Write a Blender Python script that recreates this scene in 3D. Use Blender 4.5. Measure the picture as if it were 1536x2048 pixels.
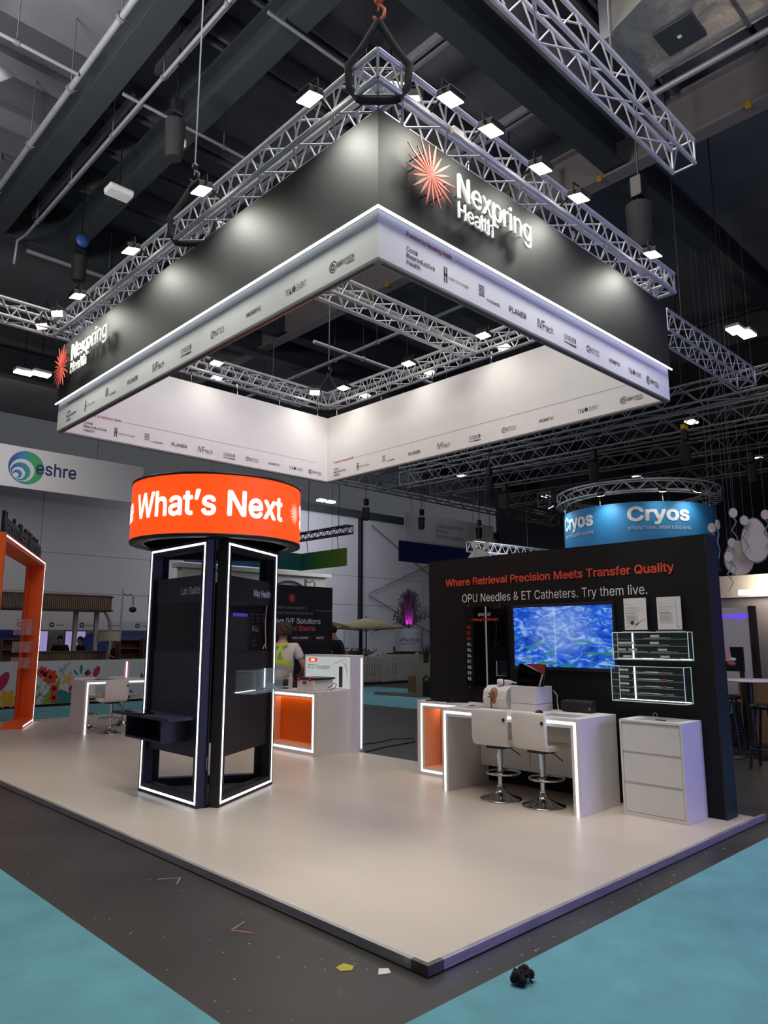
import bpy, bmesh, math, random
from mathutils import Vector, Matrix
random.seed(7)
for _o in list(bpy.data.objects): bpy.data.objects.remove(_o)
SC = bpy.context.scene
COL = SC.collection
PI = math.pi

# ------------------------------------------------------------------ camera, world, exposure
def set_camera():
    f, yaw, pitch, roll = 1457.332, -0.765053, 0.172666, -0.000271
    pos = Vector((-2.888988, -2.695276, 1.6))
    cy, sy, cp, sp = math.cos(yaw), math.sin(yaw), math.cos(pitch), math.sin(pitch)
    fwd = Vector((-sy*cp, cy*cp, sp)); right = Vector((cy, sy, 0)); up = right.cross(fwd)
    cr, sr = math.cos(roll), math.sin(roll)
    r2 = right*cr + up*sr; u2 = -right*sr + up*cr
    cam = bpy.data.cameras.new('camera'); ob = bpy.data.objects.new('camera', cam); COL.objects.link(ob)
    m = Matrix((r2, u2, -fwd)).transposed().to_4x4(); m.translation = pos
    ob.matrix_world = m
    cam.sensor_fit = 'AUTO'; cam.sensor_width = 36.0; cam.lens = f/2048*36.0
    cam.clip_start = 0.05; cam.clip_end = 300
    SC.camera = ob
set_camera()
SC.view_settings.view_transform = 'Standard'; SC.view_settings.look = 'None'
SC.view_settings.gamma = 1.0; SC.view_settings.use_curve_mapping = False
SC.view_settings.exposure = 0.0
W = bpy.data.worlds.new('hall_air'); SC.world = W; W.use_nodes = True
W.node_tree.nodes['Background'].inputs[0].default_value = (0.62, 0.66, 0.72, 1)
W.node_tree.nodes['Background'].inputs[1].default_value = 0.10

def lamp(name, kind, loc, energy, color=(1,1,1), size=0.2, target=None, spot=None, parent=None, blend=0.5, size_y=None):
    l = bpy.data.lights.new(name, kind); l.energy = energy; l.color = color
    if kind == 'AREA':
        l.size = size
        if size_y: l.shape = 'RECTANGLE'; l.size_y = size_y
    else:
        l.shadow_soft_size = size
    if kind == 'SPOT': l.spot_size = spot or 1.5; l.spot_blend = blend
    o = bpy.data.objects.new(name, l); COL.objects.link(o)
    loc = Vector(loc)
    if target is not None:
        o.rotation_euler = (Vector(target)-loc).to_track_quat('-Z', 'Y').to_euler()
    if parent is not None:
        o.parent = parent; loc = loc - ROOTS[parent.name][0]
    o.location = loc
    return o
# daylight-white rig lighting of the hall above the frame, added unseen ceiling fill lamps, and the neighbouring stands' lights behind the camera
lamp('hall_lighting', 'AREA', (1.2, 1.2, 9.8), 500, (1.0, 0.95, 0.89), 6.0, (1.2, 1.6, 0))
lamp('hall_lighting', 'AREA', (12, 14, 9.6), 260, (0.95, 0.97, 1.0), 8.0, (12, 14, 0))
lamp('hall_lighting', 'AREA', (20, 24, 8.6), 800, (0.86, 0.90, 1.0), 7.0, (22, 31, 3))
lamp('hall_lighting', 'AREA', (4, 22, 8.8), 260, (1.0, 0.93, 0.87), 5.0, (4, 31, 3))
lamp('added_ceiling_fill', 'AREA', (-4.2, 5.5, 6.4), 1100, (1.0, 0.98, 0.98), 2.5, (-3.2, 5.6, 11))  # added unseen lamp facing up, stands in for light bounced onto the ceiling
lamp('added_ceiling_fill', 'AREA', (-3.0, -4.0, 6.4), 420, (1.0, 0.98, 0.97), 2.5, (-2.0, -3.2, 11))  # added out of view to brighten the nearer roof deck
lamp('added_ceiling_fill', 'AREA', (6.0, -4.2, 6.6), 70, (0.95, 0.96, 1.0), 1.2, (5.8, -2.5, 10))  # added out of view to brighten the roof and duct at right
lamp('neighbour_stand_light', 'AREA', (5.0, -5.5, 2.2), 180, (0.42, 0.34, 1.0), 2.6, (4.3, 1.0, 1.4))
lamp('neighbour_stand_light', 'AREA', (-3.5, 8.0, 1.6), 18, (1.0, 0.55, 0.75), 1.5, (2.0, 9.0, 0.8))

# ------------------------------------------------------------------ materials
def lin(c):
    if isinstance(c, str):
        c = c.lstrip('#'); c = [int(c[i:i+2], 16)/255 for i in (0, 2, 4)]
    return tuple(x/12.92 if x <= 0.04045 else ((x+0.055)/1.055)**2.4 for x in c)
_M = {}
def mat(name, c, rough=0.5, metal=0.0, var=0.06, scale=6.0, bump=0.0, bscale=80.0, coat=0.0, spec=0.5, trans=0.0, alpha=1.0, stretch=None):
    if name in _M: return _M[name]
    m = bpy.data.materials.new(name); m.use_nodes = True; nt = m.node_tree; b = nt.nodes['Principled BSDF']
    col = lin(c)
    tc = nt.nodes.new('ShaderNodeTexCoord'); src = tc.outputs['Object']
    if stretch:
        mp = nt.nodes.new('ShaderNodeMapping'); mp.inputs['Scale'].default_value = stretch
        nt.links.new(src, mp.inputs[0]); src = mp.outputs[0]
    nz = nt.nodes.new('ShaderNodeTexNoise'); nz.inputs['Scale'].default_value = scale; nz.inputs['Detail'].default_value = 5
    nt.links.new(src, nz.inputs['Vector'])
    rp = nt.nodes.new('ShaderNodeValToRGB')
    rp.color_ramp.elements[0].position = 0.3; rp.color_ramp.elements[1].position = 0.7
    rp.color_ramp.elements[0].color = tuple(max(0, x*(1-var)) for x in col)+(1,)
    rp.color_ramp.elements[1].color = tuple(min(1, x*(1+var)) for x in col)+(1,)
    nt.links.new(nz.outputs['Fac'], rp.inputs[0]); nt.links.new(rp.outputs[0], b.inputs['Base Color'])
    b.inputs['Roughness'].default_value = rough; b.inputs['Metallic'].default_value = metal
    b.inputs['Specular IOR Level'].default_value = spec
    b.inputs['Coat Weight'].default_value = coat
    b.inputs['Transmission Weight'].default_value = trans
    b.inputs['Alpha'].default_value = alpha
    if bump:
        n2 = nt.nodes.new('ShaderNodeTexNoise'); n2.inputs['Scale'].default_value = bscale; n2.inputs['Detail'].default_value = 3
        nt.links.new(src, n2.inputs['Vector'])
        bp = nt.nodes.new('ShaderNodeBump'); bp.inputs['Strength'].default_value = bump; bp.inputs['Distance'].default_value = 0.01
        nt.links.new(n2.outputs['Fac'], bp.inputs['Height']); nt.links.new(bp.outputs[0], b.inputs['Normal'])
    _M[name] = m
    return m
def em(name, c, strength, base=None):
    if name in _M: return _M[name]
    m = bpy.data.materials.new(name); m.use_nodes = True; b = m.node_tree.nodes['Principled BSDF']
    b.inputs['Base Color'].default_value = lin(base or c)+(1,)
    b.inputs['Emission Color'].default_value = lin(c)+(1,); b.inputs['Emission Strength'].default_value = strength
    b.inputs['Roughness'].default_value = 0.5
    _M[name] = m
    return m
def glass(name, c, alpha=0.18, rough=0.03):
    """thin clear acrylic: mostly see-through with a sharp sheen"""
    if name in _M: return _M[name]
    m = bpy.data.materials.new(name); m.use_nodes = True; nt = m.node_tree; b = nt.nodes['Principled BSDF']
    b.inputs['Base Color'].default_value = lin(c)+(1,); b.inputs['Roughness'].default_value = rough
    b.inputs['Alpha'].default_value = alpha; b.inputs['Specular IOR Level'].default_value = 0.8
    _M[name] = m
    return m

WHITE = mat('white_laminate', '#e4e0dc', 0.42, var=0.02)
WHITEP = mat('white_print_panel', '#e9e6e6', 0.55, var=0.015)
CREAM = mat('white_leatherette', '#ece6de', 0.45, var=0.03, bump=0.08, bscale=220)
BLACK = mat('black_satin_panel', '#19191b', 0.62, var=0.12, scale=3, bump=0.05, bscale=40)
NAVY = mat('dark_navy_laminate', '#22283c', 0.5, var=0.06)
DBROWN = mat('black_brown_laminate', '#231f21', 0.5, var=0.06)
BLK = mat('black_plastic', '#101012', 0.4, var=0.1)
GLOSS = mat('gloss_black_acrylic', '#060607', 0.01, var=0.0, spec=0.7)
ALU = mat('aluminium_tube', '#c2c2c8', 0.42, 0.55, var=0.08, scale=20)
ALUD = mat('brushed_aluminium_edge', '#b9b9bf', 0.34, 0.55, var=0.18, scale=5, stretch=(1, 1, 12))
CHROME = mat('chrome', '#c9c9cc', 0.08, 1.0, var=0.03)
GREY = mat('grey_metal', '#6c6d72', 0.5, 0.3, var=0.08)
STEEL = mat('painted_steel_beam', '#2c3135', 0.55, 0.1, var=0.1, scale=2)
PIPE = mat('galvanised_pipe', '#8d8c92', 0.45, 0.4, var=0.08)
ORANGE = mat('orange_laminate', '#f4611a', 0.42, var=0.03)
PAPER = mat('paper', '#dcd7d5', 0.7, var=0.02)
INK = mat('dark_grey_ink', '#2c2b30', 0.7, var=0.0)
INKL = mat('light_grey_ink', '#8c8a8c', 0.7, var=0.0)
REDINK = mat('red_ink', '#b0333c', 0.7, var=0.0)
CORAL = mat('coral_letter_face', '#e2604e', 0.5, var=0.02)
LWHITE = mat('white_letter_face', '#efece6', 0.45, var=0.01)
LED = em('white_led_strip', '#f4f8ff', 2.6)
LEDW = em('cool_led_strip', '#eef6ff', 2.2)
FLOOD = em('floodlight_lens', '#fff6dc', 22.0)
LEDB = em('banner_led_strip', '#f2f6ff', 1.25)
SKIN = mat('skin', '#b98a70', 0.55, var=0.06, scale=14)
ACRY = glass('clear_acrylic', '#8fa8a0', 0.035)
ACRE = em('lit_acrylic_edge', '#d6f0e4', 0.38, '#9fb5ad')
ACRE2 = mat('acrylic_edge', '#b9c9c4', 0.15, var=0.02, alpha=0.75)

# ------------------------------------------------------------------ object helpers
ROOTS = {}
def thing(name, label, cat, loc=(0, 0, 0), rz=0.0, group=None, world=True):
    o = bpy.data.objects.new(name, None); COL.objects.link(o)
    o.empty_display_size = 0.1
    o.location = loc; o.rotation_euler = (0, 0, rz); o['label'] = label; o['category'] = cat
    if group: o['group'] = group
    ROOTS[o.name] = (Vector(loc), rz, world, o.name)
    return o
def tag(o, label, cat, group=None, kind=None):
    o['label'] = label; o['category'] = cat
    if group: o['group'] = group
    if kind: o['kind'] = kind
    return o
def children_of(o): return [c for c in bpy.data.objects if c.parent == o]
def dup(o, loc, rz=0.0, label=None, group=None):
    kids = {}
    allo = [x for x in bpy.data.objects if x.parent is not None]
    r = o.copy(); COL.objects.link(r); r.location = loc; r.rotation_euler = (0, 0, rz)
    if label: r['label'] = label
    if group: r['group'] = group
    for c in allo:
        if c.parent == o:
            n = c.copy(); n.parent = r; COL.objects.link(n)
            for g in allo:
                if g.parent == c:
                    k = g.copy(); k.parent = n; COL.objects.link(k)
    return r

# letter outlines (a plain grotesque): per glyph the character, its advance and its closed outlines
GLYPHS = {
65:(480,[[16,0,201,509,276,509,463,0,395,0,287,302,264,372,232,478,245,478,213,371,191,302,85,0],[110,142,110,199,370,199,370,142]]),
66:(456,[[60,0,60,509,241,509,289,504,329,491,359,469,381,442,394,410,398,374,395,344,387,320,373,301,356,286,336,275,315,267,315,262,339,257,363,245,385,227,402,203,414,173,418,136,413,100,400,67,377,39,344,18,301,4,247,0],[125,57,245,57,296,63,330,80,349,105,355,137,352,161,342,184,327,203,306,218,279,228,248,231,125,231],[125,285,238,285,265,288,288,296,308,309,323,326,333,348,336,372,330,403,313,429,283,446,240,452,125,452]]),
67:(510,[[267,-7,205,1,150,25,104,63,70,115,48,179,40,254,48,329,70,393,104,445,150,484,205,508,267,516,305,513,340,504,373,490,402,471,427,447,448,418,463,385,473,348,408,348,401,373,389,395,375,413,357,428,337,440,315,449,292,454,267,456,223,450,184,432,150,403,125,364,109,314,103,254,109,194,125,145,151,105,184,76,223,59,267,53,292,55,315,60,337,69,357,81,375,96,389,114,401,136,408,160,473,160,463,124,448,91,428,62,402,38,373,19,341,5,305,-4]]),
68:(502,[[219,0,96,0,96,57,215,57,272,63,318,81,354,110,379,149,394,198,399,255,394,312,379,361,354,399,320,428,275,446,221,452,93,452,93,509,225,509,294,501,353,478,399,441,433,391,455,329,462,255,455,181,433,119,398,68,351,31,291,8],[125,509,125,0,60,0,60,509]]),
69:(419,[[60,0,60,509,372,509,372,452,125,452,125,286,355,286,355,229,125,229,125,57,375,57,375,0]]),
70:(410,[[60,0,60,509,369,509,369,452,125,452,125,278,346,278,346,221,125,221,125,0]]),
71:(520,[[269,-7,205,1,149,25,104,64,69,116,47,179,40,254,47,329,69,393,103,445,149,484,203,508,265,516,304,513,340,504,374,489,403,469,429,445,449,416,465,384,474,349,408,349,399,372,387,393,373,411,356,427,337,439,315,448,291,454,265,456,222,450,183,432,150,404,125,364,109,314,103,254,109,194,125,145,151,105,184,76,224,59,269,53,309,57,345,71,374,93,396,123,410,160,415,202,434,199,283,199,283,256,478,256,478,200,471,141,451,91,419,50,377,19,326,0]]),
72:(517,[[60,0,60,509,125,509,125,289,392,289,392,509,457,509,457,0,392,0,392,232,125,232,125,0]]),
73:(180,[[57,0,57,509,122,509,122,0]]),
74:(396,[[185,-7,124,3,75,33,44,81,33,145,33,173,98,173,98,145,104,104,122,74,149,56,185,50,220,56,248,74,266,104,272,145,272,509,336,509,336,145,326,81,294,33,246,3]]),
75:(467,[[104,145,104,216,139,261,174,303,212,344,364,509,448,509,231,276,228,276],[60,0,60,509,125,509,125,334,124,225,125,193,125,0],[372,0,188,259,228,309,449,0]]),
76:(393,[[60,0,60,509,125,509,125,57,361,57,361,0]]),
77:(628,[[60,0,60,509,152,509,277,187,287,159,299,123,311,84,322,49,307,49,318,83,330,121,342,158,352,187,476,509,568,509,568,0,504,0,504,291,504,327,505,369,506,413,507,457,513,457,498,409,482,363,467,322,456,291,342,0,286,0,170,291,159,321,145,361,129,408,112,457,119,457,120,416,121,372,122,328,122,291,122,0]]),
78:(523,[[60,0,60,509,136,509,343,183,363,151,388,107,414,55,405,54,401,108,399,157,399,195,399,509,463,509,463,0,387,0,202,290,177,331,148,381,108,452,119,454,122,384,124,328,125,291,125,0]]),
79:(533,[[267,-7,205,1,150,25,105,63,70,115,48,179,40,254,48,329,70,393,105,445,150,484,205,508,267,516,329,508,384,484,429,445,464,393,486,329,493,254,486,179,464,115,429,63,384,25,329,1],[267,53,310,59,349,76,383,105,408,144,425,194,430,254,425,314,408,365,383,404,349,433,310,450,267,456,223,450,184,433,151,404,125,364,109,314,103,254,109,194,125,144,151,105,184,76,223,59]]),
80:(445,[[60,0,60,509,235,509,289,503,332,487,366,462,390,430,404,391,409,348,404,304,390,265,366,233,332,207,289,191,235,186,109,186,109,242,233,242,269,246,297,256,318,272,333,294,342,319,344,348,342,376,333,402,318,423,297,439,268,449,232,452,125,452,125,0]]),
81:(533,[[245,159,313,159,369,85,384,65,468,-48,401,-48,346,27,331,46],[267,-7,205,1,150,25,105,63,70,115,48,179,40,254,48,329,70,393,105,445,150,484,205,508,267,516,329,508,384,484,429,445,464,393,486,329,493,254,486,179,464,115,429,63,384,25,329,1],[267,53,310,59,349,76,383,105,408,144,425,194,430,254,425,314,408,365,383,404,349,433,310,450,267,456,223,450,184,433,151,404,125,364,109,314,103,254,109,194,125,144,151,105,184,76,223,59]]),
82:(449,[[60,0,60,509,236,509,290,504,333,489,367,465,390,433,405,395,409,352,405,309,390,271,367,240,333,217,289,203,236,198,96,198,96,255,234,255,269,258,298,267,319,281,334,300,342,324,345,352,342,380,334,405,319,425,298,440,269,449,233,452,125,452,125,0],[353,0,230,229,303,229,428,0]]),
83:(447,[[224,-9,172,-4,128,9,91,31,64,60,46,96,38,137,104,137,110,110,123,88,142,71,166,59,194,52,224,49,257,52,286,60,311,74,329,92,341,114,346,139,342,161,332,179,316,193,296,205,245,222,184,239,128,260,86,289,60,326,52,372,58,413,75,448,102,476,138,498,180,511,227,516,275,511,316,498,351,476,377,449,394,415,401,378,337,378,326,412,302,437,267,453,225,459,194,456,167,448,145,435,129,418,118,398,115,376,119,352,131,334,148,319,169,308,212,293,264,279,312,264,336,252,359,238,379,220,395,198,405,171,408,139,403,99,386,64,360,34,323,11,278,-4]]),
84:(449,[[32,452,32,509,417,509,417,452,257,452,257,0,193,0,193,452]]),
85:(517,[[259,-8,203,-2,154,15,114,43,85,80,66,124,60,173,60,509,124,509,124,178,128,144,141,113,160,87,187,68,220,56,259,52,298,56,331,68,357,87,377,113,389,144,393,178,393,509,457,509,457,173,451,124,433,80,403,43,363,15,315,-2]]),
86:(480,[[204,0,16,509,84,509,192,206,215,137,248,31,235,31,267,138,290,206,395,509,463,509,278,0]]),
87:(686,[[155,0,16,509,82,509,163,196,175,145,187,94,197,40,189,40,200,94,211,145,224,196,306,509,380,509,462,196,474,145,486,94,497,40,488,40,499,94,510,145,523,196,603,509,670,509,530,0,455,0,368,323,351,391,336,475,350,475,335,395,318,323,230,0]]),
88:(474,[[18,0,217,284,217,236,29,509,104,509,178,400,204,361,223,329,243,292,232,292,252,329,272,361,298,400,374,509,446,509,259,239,259,287,456,0,382,0,292,129,268,165,250,195,230,231,244,231,225,196,206,166,182,129,91,0]]),
89:(472,[[203,0,203,208,16,509,91,509,192,344,222,292,250,230,224,230,251,293,280,344,381,509,455,509,268,208,268,0]]),
90:(438,[[42,0,42,46,273,385,306,431,341,476,348,454,285,452,223,452,40,452,40,509,397,509,397,462,169,129,134,81,97,33,90,54,152,57,214,57,399,57,399,0]]),
97:(389,[[160,-9,126,-5,94,5,68,22,48,45,35,73,30,108,34,138,43,161,58,179,78,193,100,203,125,211,178,220,234,227,252,230,265,235,273,243,276,255,276,257,273,279,267,297,256,311,240,322,220,329,196,331,171,329,149,322,132,313,118,301,107,288,100,274,41,291,57,322,79,346,104,364,133,375,163,382,194,384,239,379,263,372,286,360,306,343,322,320,333,290,337,251,337,0,277,0,277,52,272,52,252,25,236,12,215,1,190,-6],[170,45,202,49,228,59,248,74,263,93,272,115,276,138,276,190,259,182,231,176,200,171,175,168,134,159,117,150,103,139,95,124,92,105,94,87,102,72,114,61,130,52,149,47]]),
98:(424,[[229,-8,198,-5,172,4,153,17,138,31,118,59,112,59,112,0,53,0,53,509,114,509,114,319,118,319,137,346,152,360,171,373,197,381,229,384,274,378,313,361,345,332,370,293,385,245,390,189,385,133,370,84,346,45,313,16,274,-2],[220,47,253,51,279,66,301,88,316,117,325,151,328,189,325,227,316,261,301,290,280,311,253,325,220,330,188,325,161,312,140,291,125,263,116,229,113,189,116,150,125,115,140,86,162,65,188,51]]),
99:(396,[[207,-8,159,-2,117,16,82,46,56,85,40,133,34,187,40,243,56,291,82,330,117,360,159,378,207,384,234,383,260,377,284,368,305,356,324,341,340,322,353,301,362,277,303,262,290,289,270,311,242,325,207,330,173,325,145,310,124,287,108,258,99,224,96,187,99,151,108,117,124,89,145,66,173,51,207,46,243,52,271,66,292,89,304,117,363,102,354,78,341,56,325,37,306,21,285,9,261,-1,235,-6]]),
100:(424,[[195,-8,151,-2,111,16,79,45,55,84,39,133,34,189,39,245,55,293,79,332,112,361,151,378,196,384,228,381,253,373,272,360,287,346,306,319,311,319,311,509,372,509,372,0,313,0,313,59,307,59,287,31,272,17,252,4,227,-5],[205,47,236,51,263,65,284,86,299,115,309,150,312,189,309,229,300,263,284,291,263,312,237,325,205,330,172,325,145,311,124,290,108,261,99,227,96,189,99,151,109,117,124,88,145,66,172,51]]),
101:(404,[[212,-8,161,-2,117,16,82,46,56,85,40,132,34,187,39,242,55,290,81,329,115,359,157,378,205,384,236,382,266,374,294,361,319,341,341,315,357,282,368,242,371,194,371,169,75,169,75,221,338,221,310,202,307,237,298,269,283,294,263,314,237,326,205,330,173,326,146,313,125,294,109,270,99,241,96,211,96,178,100,139,110,106,128,80,151,61,179,50,212,46,234,48,254,53,271,61,285,73,297,88,306,105,365,91,353,63,335,39,311,19,283,4,249,-5]]),
102:(254,[[228,379,228,327,6,327,6,379],[81,0,81,432,84,461,96,486,113,505,135,519,161,527,187,530,222,527,243,521,227,468,215,472,195,474,171,470,154,460,145,443,142,419,142,0]]),
103:(425,[[207,-151,168,-148,134,-140,105,-127,82,-110,64,-91,51,-69,101,-41,122,-66,136,-78,154,-88,178,-95,207,-97,249,-92,282,-75,304,-47,311,-6,311,68,306,68,287,41,272,28,252,16,227,8,195,5,152,10,113,27,80,53,55,90,39,136,34,191,39,246,55,293,80,332,112,361,152,378,196,384,228,382,253,373,273,360,288,346,308,319,313,319,313,379,372,379,372,-9,367,-54,350,-90,324,-117,291,-136,251,-147],[205,59,237,63,264,75,285,95,300,121,309,154,312,193,309,231,300,264,285,291,264,312,237,325,205,330,172,325,145,312,124,290,109,262,99,229,96,193,99,155,109,123,124,96,145,76,172,63]]),
104:(410,[[114,227,114,0,53,0,53,509,114,509,114,287,102,287,124,332,152,362,187,379,227,384,264,380,295,369,321,349,341,321,353,285,357,240,357,0,296,0,296,235,290,275,273,304,246,323,210,329,184,326,161,317,141,303,126,283,117,257]]),
105:(167,[[53,0,53,379,114,379,114,0],[84,443,67,446,54,455,44,468,41,483,44,499,54,512,67,521,84,524,100,521,114,512,123,499,126,483,123,468,114,455,100,446]]),
106:(167,[[53,379,114,379,114,-30,111,-63,102,-90,86,-113,65,-129,37,-139,4,-143,-10,-143,-10,-87,2,-87,25,-83,40,-72,50,-54,53,-29],[83,443,67,446,53,455,44,468,41,483,44,499,53,512,67,521,83,524,100,521,114,512,123,499,126,483,123,468,114,455,100,446]]),
107:(381,[[110,137,110,212,121,212,284,379,360,379,184,199,177,199],[53,0,53,509,114,509,114,0],[294,0,148,186,191,229,372,0]]),
108:(167,[[53,0,53,509,114,509,114,0]]),
109:(610,[[53,0,53,379,112,379,112,295,108,295,118,323,132,346,151,363,172,376,195,384,219,386,257,380,287,361,309,331,321,295,312,295,322,321,337,343,357,361,381,375,407,383,437,386,468,383,497,372,522,354,541,328,553,296,557,255,557,0,496,0,496,254,490,289,473,313,447,326,419,330,395,328,374,320,358,307,345,290,338,270,335,247,335,0,274,0,274,260,269,288,253,311,229,326,199,330,178,328,158,320,140,307,126,289,117,266,114,238,114,0]]),
110:(410,[[114,227,114,0,53,0,53,379,112,379,112,287,102,287,124,332,152,362,187,379,227,384,264,380,295,369,321,349,341,321,353,285,357,240,357,0,296,0,296,235,290,275,273,304,246,323,210,329,184,326,161,317,141,303,126,283,117,257]]),
111:(415,[[207,-8,159,-2,117,16,82,46,56,85,40,133,34,187,40,243,56,291,82,330,117,360,159,378,207,384,256,378,299,360,333,330,359,291,376,243,381,187,376,133,359,85,333,46,299,16,256,-2],[207,46,242,51,270,66,292,89,307,117,316,151,319,187,316,224,307,258,292,287,270,310,242,325,207,330,173,325,145,310,124,287,108,258,99,224,96,187,99,151,108,117,124,89,145,66,173,51]]),
112:(424,[[53,-143,53,379,112,379,112,319,118,319,137,346,152,360,171,373,197,381,229,384,274,378,313,361,345,332,370,293,385,245,390,189,385,133,370,84,346,45,313,16,274,-2,229,-8,198,-5,173,4,153,17,138,31,118,59,114,59,114,-143],[220,47,253,51,279,66,301,88,316,117,325,151,328,189,325,227,316,261,301,290,280,311,253,325,220,330,188,325,161,312,140,291,125,263,116,229,113,189,116,150,125,115,140,86,162,65,188,51]]),
113:(424,[[372,-143,311,-143,311,59,306,59,287,31,272,17,252,4,227,-5,195,-8,151,-2,111,16,79,45,55,84,39,133,34,189,39,245,55,293,79,332,112,361,151,378,196,384,228,381,253,373,272,360,287,346,307,319,313,319,313,379,372,379],[205,47,236,51,263,65,284,86,299,115,309,150,312,189,309,229,300,263,284,291,263,312,237,325,205,330,172,325,145,311,124,290,108,261,99,227,96,189,99,151,109,117,124,88,145,66,172,51]]),
114:(259,[[53,0,53,379,112,379,112,321,115,321,130,347,152,367,181,380,213,385,229,384,243,384,243,322,230,324,207,326,182,323,159,315,140,301,126,284,117,262,114,237,114,0]]),
115:(365,[[182,-8,145,-5,112,3,84,18,62,38,45,63,36,94,94,107,105,79,124,60,150,49,181,45,217,50,244,62,262,81,268,103,265,121,254,136,237,147,212,155,149,170,104,186,72,208,53,237,47,274,51,305,65,332,87,354,115,370,149,381,187,384,223,381,254,372,279,358,299,339,314,316,324,290,268,277,258,298,243,316,219,328,187,333,156,329,131,317,114,299,109,277,112,258,124,243,144,232,172,223,229,209,275,194,306,171,325,142,331,107,326,75,312,47,290,24,260,6,223,-5]]),
116:(227,[[204,379,204,327,6,327,6,379],[65,471,126,471,126,98,128,76,136,61,150,53,170,50,185,51,202,54,213,2,192,-3,168,-4,125,2,92,21,72,52,65,93]]),
117:(410,[[182,-5,146,-1,115,11,89,31,69,59,57,95,53,139,53,379,114,379,114,144,119,105,137,75,164,56,200,50,226,53,249,62,268,77,283,97,293,122,296,153,296,379,357,379,357,0,298,0,298,92,307,92,286,47,257,17,222,0]]),
118:(389,[[163,0,17,379,84,379,165,155,187,87,206,21,184,21,203,87,224,155,305,379,371,379,226,0]]),
119:(567,[[138,0,23,379,87,379,133,214,154,137,175,41,165,41,186,135,206,214,252,379,316,379,362,214,382,136,402,41,391,41,413,135,434,214,480,379,545,379,429,0,368,0,319,172,305,225,291,280,277,338,291,338,277,280,263,225,248,172,199,0]]),
120:(379,[[21,0,171,218,171,171,29,379,100,379,147,306,179,253,207,206,175,206,202,253,233,306,282,379,352,379,209,169,209,214,358,0,287,0,231,85,200,136,173,182,205,182,178,136,148,85,91,0]]),
121:(389,[[47,-139,61,-86,71,-87,88,-90,104,-89,118,-84,130,-74,141,-58,151,-36,163,-1,17,379,84,379,165,155,187,87,206,21,184,21,202,87,224,155,305,379,371,379,204,-58,191,-85,177,-107,159,-124,139,-136,117,-143,91,-145,65,-143]]),
122:(380,[[42,0,42,46,254,320,254,323,48,323,48,379,333,379,333,331,126,60,126,56,339,56,339,0]]),
48:(453,[[227,-7,174,1,130,24,95,62,69,113,53,178,48,254,53,330,69,395,95,447,130,484,174,508,227,516,279,508,323,484,358,447,384,395,400,330,405,254,400,178,384,113,359,62,323,24,279,1],[227,50,261,56,290,74,313,103,330,144,340,194,344,254,340,314,330,365,313,405,290,435,261,453,227,460,192,453,163,435,140,405,123,365,113,314,109,254,113,194,123,144,140,103,163,74,192,56]]),
49:(300,[[226,509,226,0,162,0,162,448,159,448,36,358,36,427,148,509]]),
50:(453,[[64,0,64,47,234,229,282,282,299,305,311,327,318,348,320,371,317,397,308,419,293,436,273,449,250,457,224,460,196,457,172,447,153,433,139,413,130,390,127,362,66,362,71,405,86,442,111,473,143,496,182,511,225,516,268,511,306,497,337,474,361,445,376,411,381,372,378,345,371,318,357,290,336,259,267,180,153,60,153,57,389,57,389,0]]),
51:(453,[[218,-7,173,-3,133,10,98,30,70,57,52,91,44,132,109,132,115,107,126,87,144,71,165,59,191,52,219,50,248,53,275,61,297,74,315,93,325,116,329,145,326,172,316,196,299,217,275,234,242,244,201,248,157,248,157,299,288,448,288,452,70,452,70,509,372,509,372,461,211,278,211,289,264,288,308,276,344,253,371,222,387,186,393,145,387,103,370,66,344,36,309,12,266,-2]]),
52:(453,[[40,105,40,158,247,509,311,509,109,166,109,163,413,163,413,105],[282,0,282,121,282,146,282,318,343,318,343,0]]),
53:(453,[[221,-7,178,-2,140,11,108,32,83,60,66,93,60,130,122,130,127,108,138,89,154,73,173,60,196,52,221,50,250,53,276,64,298,82,314,104,324,131,328,162,324,193,314,221,297,244,275,262,248,273,218,277,192,275,167,268,145,258,128,246,67,253,96,509,366,509,366,452,151,452,134,301,136,301,155,315,178,325,203,331,229,334,263,330,294,321,321,306,345,285,364,260,379,231,388,199,391,163,385,117,369,76,343,41,309,15,268,-1]]),
54:(453,[[226,-7,182,-1,142,15,109,40,84,74,69,115,64,162,68,199,80,239,102,285,137,340,252,509,322,509,151,261,145,261,154,275,165,288,179,299,196,307,214,312,235,314,278,309,316,295,346,271,370,240,384,201,389,157,384,112,368,73,343,39,310,14,271,-2],[226,48,254,52,279,63,299,79,314,101,324,128,327,157,324,187,314,213,299,235,279,251,254,262,226,265,198,262,174,252,153,235,138,214,128,188,125,158,128,128,138,102,153,79,174,63,198,52]]),
55:(453,[[97,0,323,448,323,452,62,452,62,509,391,509,391,449,165,0]]),
56:(453,[[226,-7,178,-2,136,11,101,33,74,62,57,96,52,135,55,166,65,195,81,220,101,241,125,256,153,265,153,267,119,282,93,308,76,342,70,380,75,417,90,450,114,477,146,498,184,511,226,516,269,511,306,498,337,477,361,450,377,417,382,380,376,342,359,308,333,282,300,267,300,265,327,256,351,241,372,220,387,195,397,166,401,135,395,96,378,62,352,33,317,11,275,-2],[226,49,258,52,285,60,307,74,323,91,333,113,337,139,333,165,322,189,305,208,283,223,256,232,226,235,196,232,169,223,147,208,130,189,119,165,115,139,119,113,129,91,145,74,167,60,195,52],[226,290,252,292,274,300,293,313,307,330,316,351,319,376,316,399,308,420,294,437,275,449,252,457,226,460,200,457,177,449,159,437,145,420,136,399,133,376,136,351,145,330,159,313,178,300,201,292]]),
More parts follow.
